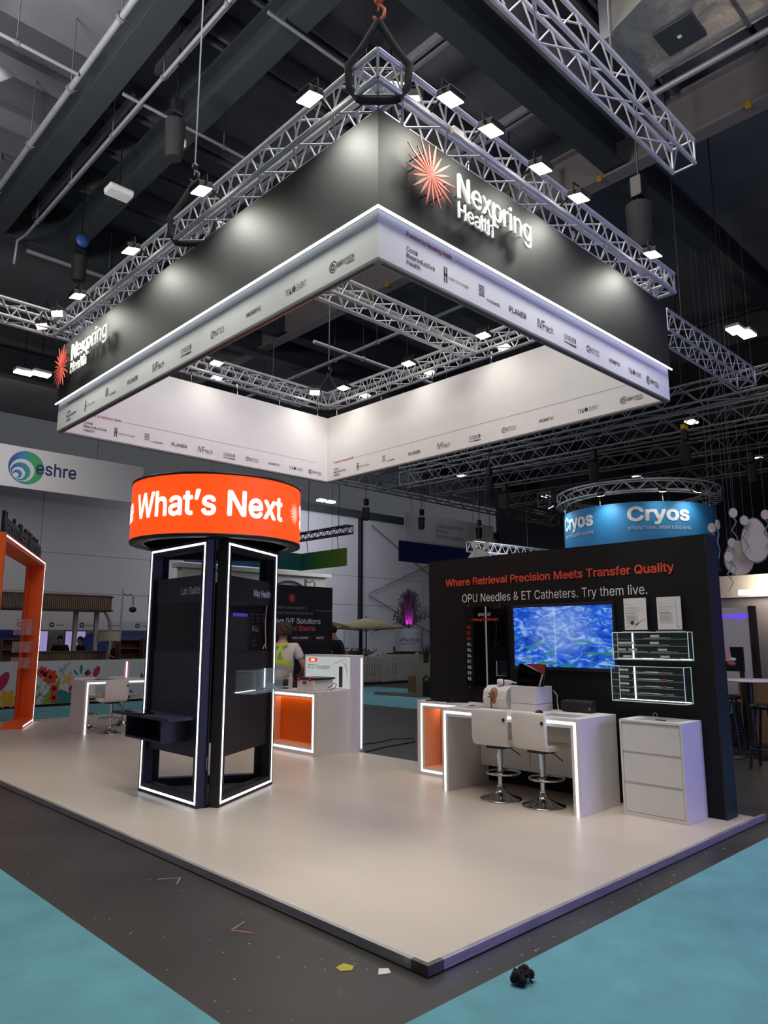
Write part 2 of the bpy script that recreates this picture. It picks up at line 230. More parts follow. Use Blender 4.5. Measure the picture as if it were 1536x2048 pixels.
57:(453,[[226,516,271,510,310,494,343,468,368,434,384,393,389,347,385,309,373,270,350,224,315,168,200,0,130,0,301,248,307,248,299,234,287,221,273,210,257,202,238,196,218,195,175,199,137,214,106,237,83,269,68,307,64,352,69,397,85,436,110,469,143,494,182,510],[226,460,199,457,174,446,154,429,138,407,129,381,125,352,129,322,138,295,154,274,174,257,199,247,226,243,254,247,279,257,299,273,314,295,324,321,327,350,324,381,314,407,299,429,279,446,254,457]]),
38:(448,[[197,-7,150,-2,110,12,78,34,54,62,39,96,34,133,37,163,47,189,63,213,85,235,140,279,216,335,237,352,255,375,260,389,262,405,258,427,245,445,226,457,201,461,184,459,168,453,155,444,145,431,139,416,137,399,139,380,145,363,169,327,204,284,438,0,364,0,171,231,121,293,102,319,87,344,78,370,75,398,79,430,91,458,109,481,134,499,165,510,200,513,235,510,266,499,290,482,308,459,320,433,324,404,322,382,315,362,305,342,291,325,256,293,154,217,128,195,110,174,100,154,97,131,100,108,109,87,124,70,143,57,166,49,193,46,223,50,251,59,278,75,301,95,321,121,336,151,346,186,349,224,408,224,405,180,397,144,385,115,371,92,345,62,333,47,305,23,271,7,234,-3]]),
46:(188,[[95,-4,78,-1,63,9,53,24,50,41,53,59,63,73,78,83,95,87,113,83,128,73,138,59,141,41,138,24,128,9,113,-1]]),
44:(188,[[38,-119,68,71,137,71,84,-119]]),
39:(206,[[78,318,70,509,136,509,128,318]]),
8217:(177,[[52,318,82,509,151,509,98,318]]),
45:(453,[[337,244,337,188,114,188,114,244]]),
201:(419,[[60,0,60,509,372,509,372,452,125,452,125,286,355,286,355,229,125,229,125,57,375,57,375,0],[191,558,239,659,307,659,241,558]]),
216:(533,[[267,-7,205,1,150,25,105,63,70,115,48,179,40,254,48,329,70,393,105,445,150,484,205,508,267,516,329,508,384,484,429,445,464,393,486,329,493,254,486,179,464,115,429,63,384,25,329,1],[267,53,310,59,349,76,383,105,408,144,425,194,430,254,425,314,408,365,383,404,349,433,310,450,267,456,223,450,184,433,151,404,125,364,109,314,103,254,109,194,125,144,151,105,184,76,223,59],[108,-16,64,15,426,525,470,493]]),
58:(188,[[95,-4,78,-1,63,9,53,24,50,41,53,59,63,73,78,83,95,87,113,83,128,73,138,59,141,41,138,24,128,9,113,-1],[95,271,78,274,63,284,53,299,50,316,53,334,63,349,78,359,95,362,113,359,128,349,138,334,141,316,138,299,128,284,113,274]])}
_TXT = {}
_G = {chr(k): (v[0]/1000, [[(q[i]/1000, q[i+1]/1000) for i in range(0, len(q), 2)] for q in v[1]]) for k, v in GLYPHS.items()}
def text_geo(s, bold=0.0, shear=0.0, space=1.0, solid=False):
    key = (s, bold, shear, space, solid)
    if key in _TXT: return _TXT[key]
    c = bpy.data.curves.new('lettering_curve', 'CURVE'); c.dimensions = '2D'; c.fill_mode = 'BOTH' if solid else 'FRONT'
    if solid: c.extrude = 0.5
    x = 0.0
    for ch in s:
        if ch == ' ': x += 0.2*space; continue
        adv, outs = _G.get(ch, _G['-'])
        for pts in outs:
            sp = c.splines.new('POLY'); sp.points.add(len(pts)-1); sp.use_cyclic_u = True
            for k, (a, b) in enumerate(pts): sp.points[k].co = (x+a+shear*b, b, 0, 1)
        x += adv*space
    o = bpy.data.objects.new('lettering_source', c); COL.objects.link(o)
    me = bpy.data.meshes.new_from_object(o.evaluated_get(bpy.context.evaluated_depsgraph_get()))
    vs = [tuple(v.co) for v in me.vertices]; fs = [tuple(p.vertices) for p in me.polygons]
    bpy.data.objects.remove(o); bpy.data.curves.remove(c); bpy.data.meshes.remove(me)
    x0 = min(v[0] for v in vs); x1 = max(v[0] for v in vs)
    if not solid: vs = [(v[0], v[1], 0.0) for v in vs]
    if bold > 0:      # heavier weight: the outline thickened by overlapping copies
        b0, f0, nv = vs, fs, len(vs); vs, fs = [], []
        for k in range(8):
            dx, dy = bold*math.cos(2*PI*k/8), bold*math.sin(2*PI*k/8)
            vs += [(v[0]+dx, v[1]+dy, v[2]*(1+.004*k)) for v in b0]; fs += [tuple(i+k*nv for i in f) for f in f0]
        x0 -= bold; x1 += bold
    vs = [((v[0]-x0)/(x1-x0), v[1], v[2]) for v in vs]
    _TXT[key] = (vs, fs, x1-x0)
    return _TXT[key]
def cap_height(): return 0.509

class MB:
    def __init__(s): s.v = []; s.f = []; s.sm = []
    def add(s, vs, fs, smooth=False):
        n = len(s.v); s.v += [tuple(v) for v in vs]; s.f += [tuple(i+n for i in f) for f in fs]; s.sm += [smooth]*len(fs); return s
    def box(s, x0, x1, y0, y1, z0, z1):
        x0, x1 = sorted((x0, x1)); y0, y1 = sorted((y0, y1)); z0, z1 = sorted((z0, z1))
        vs = [(x0,y0,z0),(x1,y0,z0),(x1,y1,z0),(x0,y1,z0),(x0,y0,z1),(x1,y0,z1),(x1,y1,z1),(x0,y1,z1)]
        return s.add(vs, [(0,3,2,1),(4,5,6,7),(0,1,5,4),(1,2,6,5),(2,3,7,6),(3,0,4,7)])
    def obox(s, o, a, b, c):
        """box from corner o with edge vectors a,b,c"""
        o, a, b, c = map(Vector, (o, a, b, c))
        if a.cross(b).dot(c) < 0: a, b = b, a
        vs = [o, o+a, o+a+b, o+b, o+c, o+a+c, o+a+b+c, o+b+c]
        return s.add(vs, [(0,3,2,1),(4,5,6,7),(0,1,5,4),(1,2,6,5),(2,3,7,6),(3,0,4,7)])
    def tube(s, p, q, r, n=8, r2=None, caps=True):
        p, q = Vector(p), Vector(q); d = q-p
        if d.length < 1e-6: return s
        z = d.normalized(); x = z.orthogonal().normalized(); y = z.cross(x); r2 = r if r2 is None else r2
        vs = []; 
        for (c, rr) in ((p, r), (q, r2)):
            for i in range(n):
                a = 2*PI*i/n; vs.append(c+x*(rr*math.cos(a))+y*(rr*math.sin(a)))
        s.add(vs, [(i, (i+1) % n, n+(i+1) % n, n+i) for i in range(n)], True)
        if caps: s.add(vs, [tuple(range(n-1, -1, -1)), tuple(range(n, 2*n))])
        return s
    def path(s, pts, r, n=8, closed=False):
        pts = [Vector(p) for p in pts]; m = len(pts); vs = []; ref = None
        for i, p in enumerate(pts):
            if closed: t = pts[(i+1) % m]-pts[i-1]
            else: t = pts[min(i+1, m-1)]-pts[max(i-1, 0)]
            t.normalize()
            if ref is None: ref = t.orthogonal().normalized()
            x = (ref-t*ref.dot(t)); x = x.normalized() if x.length > 1e-5 else t.orthogonal().normalized()
            ref = x; y = t.cross(x); rr = r[i] if isinstance(r, (list, tuple)) else r
            vs += [p+x*(rr*math.cos(2*PI*k/n))+y*(rr*math.sin(2*PI*k/n)) for k in range(n)]
        fs = []
        for i in range(m if closed else m-1):
            j = (i+1) % m
            fs += [(i*n+k, i*n+(k+1) % n, j*n+(k+1) % n, j*n+k) for k in range(n)]
        s.add(vs, fs, True)
        if not closed: s.add(vs, [tuple(range(n-1, -1, -1)), tuple(range((m-1)*n, m*n))])
        return s
    def lathe(s, c, prof, n=24, axis=(0,0,1), smooth=True):
        """prof: (r, h) list along axis from c"""
        c = Vector(c); z = Vector(axis).normalized(); x = Vector((1,0,0)) if abs(z.x) < .9 else Vector((0,1,0))
        x = (x-z*x.dot(z)).normalized(); y = z.cross(x); vs = []
        for (r, h) in prof:
            vs += [c+z*h+x*(r*math.cos(2*PI*k/n))+y*(r*math.sin(2*PI*k/n)) for k in range(n)]
        m = len(prof)
        s.add(vs, [(i*n+k, i*n+(k+1) % n, (i+1)*n+(k+1) % n, (i+1)*n+k) for i in range(m-1) for k in range(n)], smooth)
        if prof[0][0] > 1e-4: s.add(vs[:n], [tuple(range(n-1, -1, -1))])
        if prof[-1][0] > 1e-4: s.add(vs[-n:], [tuple(range(n))])
        return s
    def prism(s, pts, vec, smooth=False):
        """polygon pts (3D, ordered) extruded along vec"""
        pts = [Vector(p) for p in pts]; vec = Vector(vec); n = len(pts)
        nrm = Vector((0,0,0))
        for i in range(n): nrm += pts[i].cross(pts[(i+1) % n])
        if nrm.dot(vec) < 0: pts = pts[::-1]
        vs = pts+[p+vec for p in pts]
        s.add(vs, [tuple(range(n-1, -1, -1)), tuple(range(n, 2*n))])
        s.add(vs, [(i, (i+1) % n, n+(i+1) % n, n+i) for i in range(n)], smooth)
        return s
    def sphere(s, c, rx, ry=None, rz=None, nu=16, nv=10):
        ry = rx if ry is None else ry; rz = rx if rz is None else rz; vs = []; cx, cy, cz = c
        for j in range(nv+1):
            t = PI*j/nv
            for i in range(nu):
                p = 2*PI*i/nu; vs.append((cx+rx*math.sin(t)*math.cos(p), cy+ry*math.sin(t)*math.sin(p), cz-rz*math.cos(t)))
        fs = [(j*nu+i, j*nu+(i+1) % nu, (j+1)*nu+(i+1) % nu, (j+1)*nu+i) for j in range(nv) for i in range(nu)]
        return s.add(vs, fs, True)
    def text(s, body, o, r, u, w=None, h=0.1, depth=0.0, lift=0.002, bold=0.0, shear=0.0, space=1.0, align='l', n=None):
        cap = cap_height(); vs, fs, nat = text_geo(body, bold, shear, space, depth > 0)
        o, r, u = Vector(o), Vector(r).normalized(), Vector(u).normalized(); n = Vector(n) if n is not None else r.cross(u)
        if w is None: w = nat/cap*h
        off = {'l': 0, 'c': -w/2, 'r': -w}[align]
        P = [o+r*(v[0]*w+off)+u*(v[1]/cap*h)+n*(lift+(v[2]+.5)*depth+(.00006*(i*8//len(vs)) if bold > 0 else 0)) for i, v in enumerate(vs)]
        return s.add(P, fs)
    def star(s, c, r, u, R, n=20, wid=0.09, depth=0.01, lift=0.0, seed=1, irr=0.16):
        rnd = random.Random(seed); c, r, u = Vector(c), Vector(r).normalized(), Vector(u).normalized(); nn = r.cross(u)
        for k in range(n):
            a = 2*PI*(k+.3)/n; L = R*(1-irr*(k % 2)-irr*.6*rnd.random()); d = r*math.cos(a)+u*math.sin(a); p = -r*math.sin(a)+u*math.cos(a)
            b = c+nn*lift; w = R*wid
            s.prism([b-d*R*.02, b+d*L*.45-p*w*.8, b+d*L*.62-p*w*.75, b+d*L, b+d*L*.62+p*w*.75, b+d*L*.45+p*w*.8], nn*depth)
        return s
    def build(s, name, m, parent=None, bevel=0.0, seg=2):
        vs = s.v
        if parent is not None:
            root = parent
            while root.parent is not None: root = root.parent
            loc, rz, world, _ = ROOTS[root.name]
            if world:
                M = (Matrix.Translation(loc) @ Matrix.Rotation(rz, 4, 'Z')).inverted()
                vs = [M @ Vector(v) for v in vs]
        me = bpy.data.meshes.new(name); me.from_pydata(vs, [], s.f); me.polygons.foreach_set('use_smooth', s.sm)
        me.materials.append(m); me.update()
        o = bpy.data.objects.new(name, me); COL.objects.link(o)
        if parent is not None: o.parent = parent
        if bevel:
            b = o.modifiers.new('edge', 'BEVEL'); b.width = bevel; b.segments = seg; b.limit_method = 'ANGLE'; b.angle_limit = math.radians(40)
        return o
def solo(mb, name, m, label, cat, group=None, bevel=0.0, kind=None):
    return tag(mb.build(name, m, None, bevel), label, cat, group, kind)
def struct(mb, name, m, bevel=0.0):
    o = mb.build(name, m, None, bevel); o['kind'] = 'structure'; return o
X, Y, Z = Vector((1,0,0)), Vector((0,1,0)), Vector((0,0,1))
# ------------------------------------------------------------------ floor and platform
FLOOR = mat('dark_hall_floor', '#3b3937', 0.42, var=0.22, scale=1.3, bump=0.12, bscale=25)
TEAL = mat('teal_carpet', '#66a3ae', 0.85, var=0.12, scale=3.5, bump=0.5, bscale=160)
VINYL = mat('warm_white_vinyl', '#cfc3b5', 0.38, var=0.05, scale=1.6, stretch=(1, .35, 1))
struct(MB().box(-14, 40, -14, 34, -0.25, -0.055), 'floor', FLOOR)
for (nm, a, lab) in (
    ('aisle_carpet', [(-.975,-.23),(-14,-.23),(-14,13.6),(-.975,13.6)], 'teal carpet strip in the left foreground beyond the dark floor band'),
    ('aisle_carpet', [(-14,-.23),(-14,-14),(24,-14),(24,-.23)], 'teal carpet strip in the right foreground with a black scrap on it'),
    ('aisle_carpet', [(-14,13.6),(10.1,13.6),(10.1,16.5),(-14,16.5)], 'teal carpet strip in front of the flower-printed hoarding'),
    ('aisle_carpet', [(10.1,1.9),(15.2,1.9),(15.2,16.5),(10.1,16.5)], 'teal carpet strip in front of the white picket fence')):
    m = MB(); m.prism([(x, y, -.055) for x, y in a], (0, 0, .007)); solo(m, nm, TEAL, lab, 'carpet')
pf = thing('raised_platform', 'raised warm white stand floor with aluminium edging', 'platform', (2.2, 6, -.05))
MB().box(.03, 4.42, .03, 13.2, -.05, 0).build('floor_surface', VINYL, pf)
e = MB(); e.box(.001, .03, .12, 13.2, -.05, .002); e.build('edge_trim', ALUD, pf, .002)
e = MB(); e.box(.12, 4.42, .001, .03, -.05, .002); e.build('edge_trim', ALUD, pf, .002)
e = MB(); e.box(0, .03, 0, .12, -.05, .003); e.box(.03, .12, 0, .03, -.05, .003); e.build('corner_cap', mat('dull_aluminium', '#6f6b68', .4, .8, .1), pf, .002)
e = MB(); e.box(4.42, 4.6, .001, .03, -.05, .002); e.build('edge_trim', ALUD, pf, .002)

# ------------------------------------------------------------------ hanging banner
HX, HY, HW, HD = .319, .704, 4.463, 5.973
X1, Y1 = HX+HW, HY+HD
hb = thing('hanging_banner', 'square black and white hanging banner over the stand, lit along its seam', 'banner', (2.55, 3.69, 4.195))
T = .06
m = MB(); m.box(HX-.02, HX+.03, HY-.02, Y1+.02, 4.58, 5.345); m.build('black_panel', BLACK, hb)
m = MB(); m.box(HX+.03, X1+.02, HY-.02, HY+.03, 4.58, 5.345); m.build('black_panel', BLACK, hb)
m = MB(); m.box(X1-.03, X1+.02, HY+.03, Y1+.02, 4.58, 5.31); m.build('black_panel', BLACK, hb)
m = MB(); m.box(HX+.03, X1-.03, Y1-.03, Y1+.02, 4.58, 5.31); m.build('black_panel', BLACK, hb)
m = MB(); m.box(HX, HX+T, HY, Y1, 4.215, 4.58); m.build('white_panel', WHITEP, hb)
m = MB(); m.box(HX+T, X1, HY, HY+T, 4.215, 4.58); m.build('white_panel', WHITEP, hb)
m = MB(); m.box(X1-T, X1-.03, HY+T, Y1, 4.215, 5.312); m.build('white_panel', WHITEP, hb)
m = MB(); m.box(HX+T, X1-T, Y1-T, Y1-.03, 4.215, 5.312); m.build('white_panel', WHITEP, hb)
PROF = mat('banner_frame_profile', '#8e8a86', .4, .5, .05)
m = MB(); m.box(HX, HX+T, HY, Y1, 4.195, 4.214); m.box(X1-T, X1, HY, Y1, 4.195, 4.214); m.box(HX+T, X1-T, HY, HY+T, 4.195, 4.214); m.box(HX+T, X1-T, Y1-T, Y1, 4.195, 4.214)
m.build('bottom_frame', PROF, hb)
m = MB(); m.box(HX+.022, HX+.038, HY+.07, Y1-.07, 4.19, 4.197); m.box(HX+.07, X1-.07, HY+.022, HY+.038, 4.19, 4.197)
m.build('frame_groove', mat('groove_dark', '#4d4a48', .6), hb)
m = MB(); m.box(HX-.036, HX-.02, HY-.036, Y1+.04, 4.566, 4.581); m.box(HX-.02, X1+.04, HY-.036, HY-.02, 4.566, 4.581)
m.build('light_strip', LEDB, hb)
# printed sponsor row on the four white faces
def circ(m, c, r, u, R, t, n=20, a0=0, a1=2*PI, lift=.002):
    c, r, u = Vector(c), Vector(r), Vector(u); nn = r.cross(u); k = n
    ps = [(a0+(a1-a0)*i/k) for i in range(k+1)]
    vs = [c+nn*lift+(r*math.cos(a)+u*math.sin(a))*R for a in ps]+[c+nn*lift+(r*math.cos(a)+u*math.sin(a))*(R-t) for a in ps]
    m.add(vs, [(i, i+1, k+2+i, k+1+i) for i in range(k)])
def bar(m, c, r, u, x0, x1, y0, y1, lift=.002):
    c, r, u = Vector(c), Vector(r), Vector(u); nn = r.cross(u)*lift
    m.add([c+nn+r*x0+u*y0, c+nn+r*x1+u*y0, c+nn+r*x1+u*y1, c+nn+r*x0+u*y1], [(0,1,2,3)])
def sponsors(o, r, L, s0, pitch, half, green=False):
    """o: left end of the face at z=0 plane, r: reading direction; L face length; s0: first logo centre; pitch: spacing"""
    o, r = Vector(o), Vector(r); u = Z
    P = lambda s, z: o+r*s+u*z
    w = half; z = 4.325
    def done(m, nm='sponsor_logo', mm=INK): m.build(nm, mm, hb)
    m = MB(); m.text('Powered by Nexpring Health', P(s0-w, 4.487), r, u, w=.50, h=.036, bold=.008); done(m, 'sponsor_heading', REDINK)
    m = MB(); bar(m, P(s0-w+.54, 4.497), r, u, 0, L-(s0-w)-.54-.27, 0, .004); done(m, 'printed_line', INKL)
    m = MB()
    for i, t in enumerate(('Cook', 'Reproductive', 'Health')): m.text(t, P(s0-w, 4.372-.052*i), r, u, h=.036, bold=.008)
    done(m)
    c = P(s0+pitch, z); m = MB()
    for dx in (-.13, -.105): bar(m, c, r, u, dx, dx+.013, -.05, .075)
    bar(m, c, r, u, -.13, -.09, .005, .02); m.text('HAMILTON THORNE', c+r*-.075-u*.012, r, u, w=.235, h=.024); done(m)
    c = P(s0+2*pitch, z); g = MB()
    for q in range(5): bar(g, c, r, u, -.12+.006*(q % 2), -.045, -.01+.02*q, -.002+.02*q)
    m = MB()
    if green: done(g, 'sponsor_mark', mat('green_ink', '#3f8f86', .7))
    else: m.add(g.v, g.f)
    m.text('Irvine', c+r*-.02-u*.03, r, u, w=.065, h=.026); m.text('Scientific', c+r*.047-u*.03, r, u, w=.11, h=.026, bold=.012); done(m)
    m = MB(); m.text('PLANER', P(s0+3*pitch, z-.02), r, u, w=.24, h=.048, bold=.012, align='c'); done(m)
    c = P(s0+4*pitch, z); m = MB(); m.text('IVF', c+r*-.115-u*.035, r, u, w=.11, h=.085, bold=.008); m.text('tech', c+r*.0-u*.035, r, u, w=.125, h=.068); done(m)
    c = P(s0+5*pitch, z); m = MB(); m.text('GYNEMED', c-u*.02, r, u, w=.2, h=.055, align='c'); bar(m, c, r, u, -.1, .1, -.045, -.037)
    for q in range(7): bar(m, c, r, u, .0+.015*q, .01+.015*q, -.052, -.037)
    done(m)
    c = P(s0+6*pitch, z); m = MB(); m.text('GYN\u00c9TICS', c-u*.025, r, u, w=.215, h=.055, align='c'); circ(m, c+r*-.085+u*.004, r, u, .036, .006); done(m)
    m = MB(); m.text('MICR\u00d8PTIC', P(s0+7*pitch, z-.016), r, u, w=.215, h=.036, bold=.012, align='c'); done(m)
    c = P(s0+8*pitch, z); m = MB(); m.text('TEK', c+r*-.125-u*.025, r, u, w=.085, h=.05); circ(m, c+r*-.01+u*.0, r, u, .024, .024); m.text('EVENT', c+r*.03-u*.025, r, u, w=.12, h=.05)
    bar(m, c, r, u, -.012, -.004, .02, .04); done(m)
    c = P(s0+9*pitch, z); m = MB(); circ(m, c+r*-.1, r, u, .045, .007, a0=.6, a1=5.6); circ(m, c+r*-.105, r, u, .025, .012); m.text('EMBRYO', c+r*-.07-u*.02, r, u, w=.12, h=.04, shear=.25, bold=.008); m.text('TECH', c+r*.055-u*.02, r, u, w=.08, h=.04, shear=.25, bold=.008)
    bar(m, c, r, u, .05, .135, -.035, -.028); done(m)
sponsors((HX, HY, 0), X, HW, .392+.02, .406, .13)
sponsors((HX, Y1, 0), -Y, HD, .418+.02, .572, .13)
sponsors((HX+T, Y1-T, 0), X, HW-T, .36+.02, .412, .13)
sponsors((X1-T, Y1-T, 0), -Y, HD-2*T, .29+.02, .576, .13, True)
# raised logo lettering: sunburst and name, standing off the black panels
def logo(c_sun, r, s_txt, nex_w, heal_w, z_nex, z_heal, seed):
    r = Vector(r); n = r.cross(Z); c = Vector(c_sun)
    m = MB(); m.star(c+n*.075, r, Z, .30, 20, .04, .008, 0, seed); m.build('sunburst_emblem', CORAL, hb)
    for k in range(10):
        a = 2*PI*(2*k+.3)/20; p = c+(r*math.cos(a)+Z*math.sin(a))*.17; MB().tube(p+n*.0, p+n*.075, .005, 6).build('standoff_pin', BLK, hb)
    o = Vector(s_txt)
    for q in range(8): MB().tube(o+r*(.05+.12*q)+Z*(z_nex+.06), o+r*(.05+.12*q)+Z*(z_nex+.06)+n*.07, .005, 6).build('standoff_pin', BLK, hb)
    m = MB(); m.text('Nexpring', o+Z*z_nex, r, Z, w=nex_w, h=.205, depth=.018, lift=.065, bold=.004)
    m.build('name_lettering', LWHITE, hb)
    m = MB(); m.text('Health', o+Z*z_heal, r, Z, w=heal_w, h=.137, depth=.018, lift=.065, bold=.0)
    m.text('TM', o+r*(heal_w+.02)+Z*(z_heal+.11), r, Z, w=.05, h=.03, depth=.01, lift=.07)
    m.build('second_word_lettering', LWHITE, hb)
logo((.768, HY-.02, 5.0), X, (1.08, HY-.02, 0), .965, .43, 4.963, 4.797, 3)
logo((HX-.02, 6.415, 4.985), -Y, (HX-.02, 6.09, 0), 1.04, .46, 4.965, 4.80, 5)

# ------------------------------------------------------------------ roof truss rig
def truss(m, p, q, w=.24, h=.22, rc=.024, rd=.009, pitch=.25, nch=8, top=True):
    """box truss from p to q; p,q centre of the bottom face"""
    p, q = Vector(p), Vector(q); d = (q-p); L = d.length; d.normalize(); s = d.cross(Z)
    if s.length < .1: s = X.copy()
    s.normalize(); u = s.cross(d); n = max(1, int(round(L/pitch)))
    cs = [p+s*a*w/2+u*b*h for a in (-1, 1) for b in (0, 1)]
    for c in cs: m.tube(c, c+d*L, rc, nch)
    for k in range(n):
        a0, a1 = d*(L*k/n), d*(L*(k+1)/n); am = (a0+a1)/2
        for side in (0, 1):
            lo, hi = cs[2*side], cs[2*side+1]
            m.tube(lo+a0, hi+am, rd, 5, caps=False); m.tube(hi+am, lo+a1, rd, 5, caps=False)
        if k % 2 == 0: m.tube(cs[0]+a0, cs[2]+a1, rd, 5, caps=False); m.tube(cs[1]+a0, cs[3]+a1, rd, 5, caps=False)
        else: m.tube(cs[2]+a0, cs[0]+a1, rd, 5, caps=False); m.tube(cs[3]+a0, cs[1]+a1, rd, 5, caps=False)
    for c in (d*0, d*L):
        m.tube(cs[0]+c, cs[1]+c, rd*1.3, 5); m.tube(cs[2]+c, cs[3]+c, rd*1.3, 5); m.tube(cs[0]+c, cs[2]+c, rd*1.3, 5); m.tube(cs[1]+c, cs[3]+c, rd*1.3, 5)
rg = thing('lighting_truss', 'square aluminium box truss rig carrying the hanging banner', 'truss', (2.55, 3.69, 5.5))
ZT = 5.5
m = MB(); truss(m, (HX+.02, HY-.1, ZT), (HX+.02, Y1+.1, ZT)); m.build('truss_section', ALU, rg)
m = MB(); truss(m, (HX-.1, HY+.02, ZT), (X1+.1, HY+.02, ZT)); m.build('truss_section', ALU, rg)
m = MB(); truss(m, (X1-.02, HY-.1, ZT), (X1-.02, Y1+.1, ZT)); m.build('truss_section', ALU, rg)
m = MB(); truss(m, (HX-4.2, Y1-.02, ZT), (X1+.1, Y1-.02, ZT)); m.build('truss_section', ALU, rg)
m = MB(); truss(m, (HX+.14, 3.42, ZT), (X1-.14, 3.42, ZT)); m.build('truss_section', ALU, rg)
for s in [i/5 for i in range(6)]:
    for (x, y) in ((HX+.02, HY+.25+s*(HD-.5)), (X1-.02, HY+.25+s*(HD-.5)), (HX+.25+s*(HW-.5), HY+.02), (HX+.25+s*(HW-.5), Y1-.02)):
        m = MB(); m.tube((x, y, 5.33), (x, y, 5.46), .006, 6); m.tube((x, y, 5.45), (x, y, 5.5), .016, 6); m.tube((x, y, 5.31), (x, y, 5.345), .012, 6); m.build('drop_rod', CHROME, rg)
# lifting slings at the rig corners
def sling(x, y, label, top=11.2, orange=False):
    t = thing('chain_sling', label, 'lifting sling', (x, y, 5.5))
    m = MB()
    for sx, sy in ((-1, 1), (1, -1)):
        m.path([(x+sx*.1, y+sy*.1, 5.46), (x+sx*.15, y+sy*.15, 5.56), (x+sx*.16, y+sy*.16, 5.74), (x+sx*.1, y+sy*.1, 5.86), (x+sx*.03, y+sy*.03, 6.04), (x, y, 6.12)], .028, 8)
    m.path([(x-.1, y+.1, 5.46), (x, y, 5.45), (x+.1, y-.1, 5.46)], .028, 8)
    m.build('black_strap', mat('black_webbing', '#1c1b1d', .8), t)
    m = MB(); m.tube((x, y, 6.2), (x, y, top), .008, 6); m.build('hoist_chain', GREY, t)
    m = MB(); m.path([(x, y, 6.26), (x+.03, y-.03, 6.22), (x+.03, y-.03, 6.16), (x, y, 6.12), (x-.03, y+.03, 6.15)], .014, 8); m.sphere((x, y, 6.3), .035)
    m.build('lifting_hook', mat('orange_hook', '#b8502f', .5, .2) if orange else BLK, t)
sling(HX+.02, HY+.02, 'black strap sling with orange hook at the near corner of the rig', orange=True)
sling(HX+.02, 3.42, 'black strap sling wrapped around the middle of the left truss')
sling(X1-.02, Y1-.02, 'black strap sling at the far corner of the rig above the white panels')

jb = thing('junction_box', 'small white box clamped to the right truss above the sunburst', 'box', (1.03, .56, 5.47)); MB().box(.97, 1.09, .545, .585, 5.44, 5.5).build('housing', WHITE, jb, .006); MB().tube((1.03, .585, 5.48), (1.03, .62, 5.5), .012, 6).build('clamp', GREY, jb)
# floodlights clamped to the rig
def flood(i, x, y, z, tgt, label, e=30, group='rig floodlights', spread=2.6, out=None):
    t = thing('floodlight', label, 'floodlight', (x, y, z), 0, group)
    d = (Vector(tgt)-Vector((x, y, z))).normalized(); a = d.cross(Z).normalized(); b = a.cross(d).normalized(); c = Vector((x, y, z))
    MB().obox(c-a*.085-b*.07-d*.05, a*.17, b*.14, d*.05).build('housing', BLK, t, .005)
    MB().obox(c-a*.078-b*.062+d*.001, a*.156, b*.124, d*.006).build('lens', FLOOD, t)
    m = MB(); m.tube(c-a*.095, c-a*.095-d*.02+Z*.09, .008, 6); m.tube(c+a*.095, c+a*.095-d*.02+Z*.09, .008, 6); m.tube(c-a*.095-d*.02+Z*.09, c+a*.095-d*.02+Z*.09, .008, 6)
    if out is not None: m.tube(c-d*.02+Z*.09, out, .01, 6)
    m.build('bracket', BLK, t)
    lamp('flood_beam', 'SPOT', c+d*.03, e*1.15, (.98, 1.0, .9), .1, c+d*2, spread, t, .8)
    return t
nth = ['first', 'second', 'third', 'fourth', 'fifth', 'sixth', 'seventh']
for i, (y, z) in enumerate(((1.1, 5.5), (2.64, 5.5), (4.04, 5.5), (5.42, 5.5))):
    flood(i, .0, y, z, (.12, y, 4.9), f'floodlight over the left black panel, {nth[i]} from the near corner', 60, out=(HX-.1, y, 5.5))
flood(0, .0, 6.05, 5.5, (.12, 6.0, 4.9), 'floodlight over the small sunburst on the left panel', 25, out=(HX-.1, 6.0, 5.5))
flood(0, .0, 6.56, 5.5, (.12, 6.5, 4.9), 'floodlight on the outermost arm at the far left corner of the rig', 12, out=(HX-.1, 6.4, 5.5))
for i, (x, z) in enumerate(((.75, 5.5), (1.23, 5.5), (1.9, 5.5), (2.5, 5.5), (3.91, 5.5))):
    flood(i, x, .39, z, (x, .51, 4.9), f'floodlight over the right black panel, {nth[i]} from the near corner', (38, 18, 22, 50, 70)[i], out=(x, HY-.1, 5.5))
flood(0, .816, .86, 5.82, (2.2, 2.2, 0), 'floodlight inside the near corner of the right truss, aimed inward, right of its twin', 40, out=(.82, .83, 5.72))
flood(0, .62, .86, 5.84, (2.0, 3.0, 0), 'floodlight inside the near corner of the right truss, aimed inward, left of its twin', 40, out=(.62, .83, 5.72))
for i, y in enumerate((5.84, 4.38, 2.99)):
    flood(i, 4.40, y, 5.58, (4.3, y, 4.9), f'floodlight inside the far right truss, {nth[i]} from the far corner', 12, out=(X1-.14, y, 5.62))
    flood(i, 4.92, y+.06, 5.6, (4.8, y+.06, 4.9), f'floodlight behind the far right panel, {nth[i]} from the far corner', 6, out=(X1+.1, y+.06, 5.62))
flood(0, 2.36, 6.31, 5.58, (2.36, 6.2, 4.9), 'floodlight inside the far left truss, near the edge of the left panel', 12, out=(2.36, Y1-.14, 5.62))
flood(0, 2.66, 6.8, 5.56, (2.66, 6.66, 4.9), 'floodlight behind the far left panel, lower of the pair', 6, out=(2.66, Y1+.1, 5.62))
flood(0, 4.2, 6.33, 5.58, (4.1, 6.2, 4.9), 'floodlight inside the far corner on the left of the sling', 12, out=(4.2, Y1-.14, 5.62))
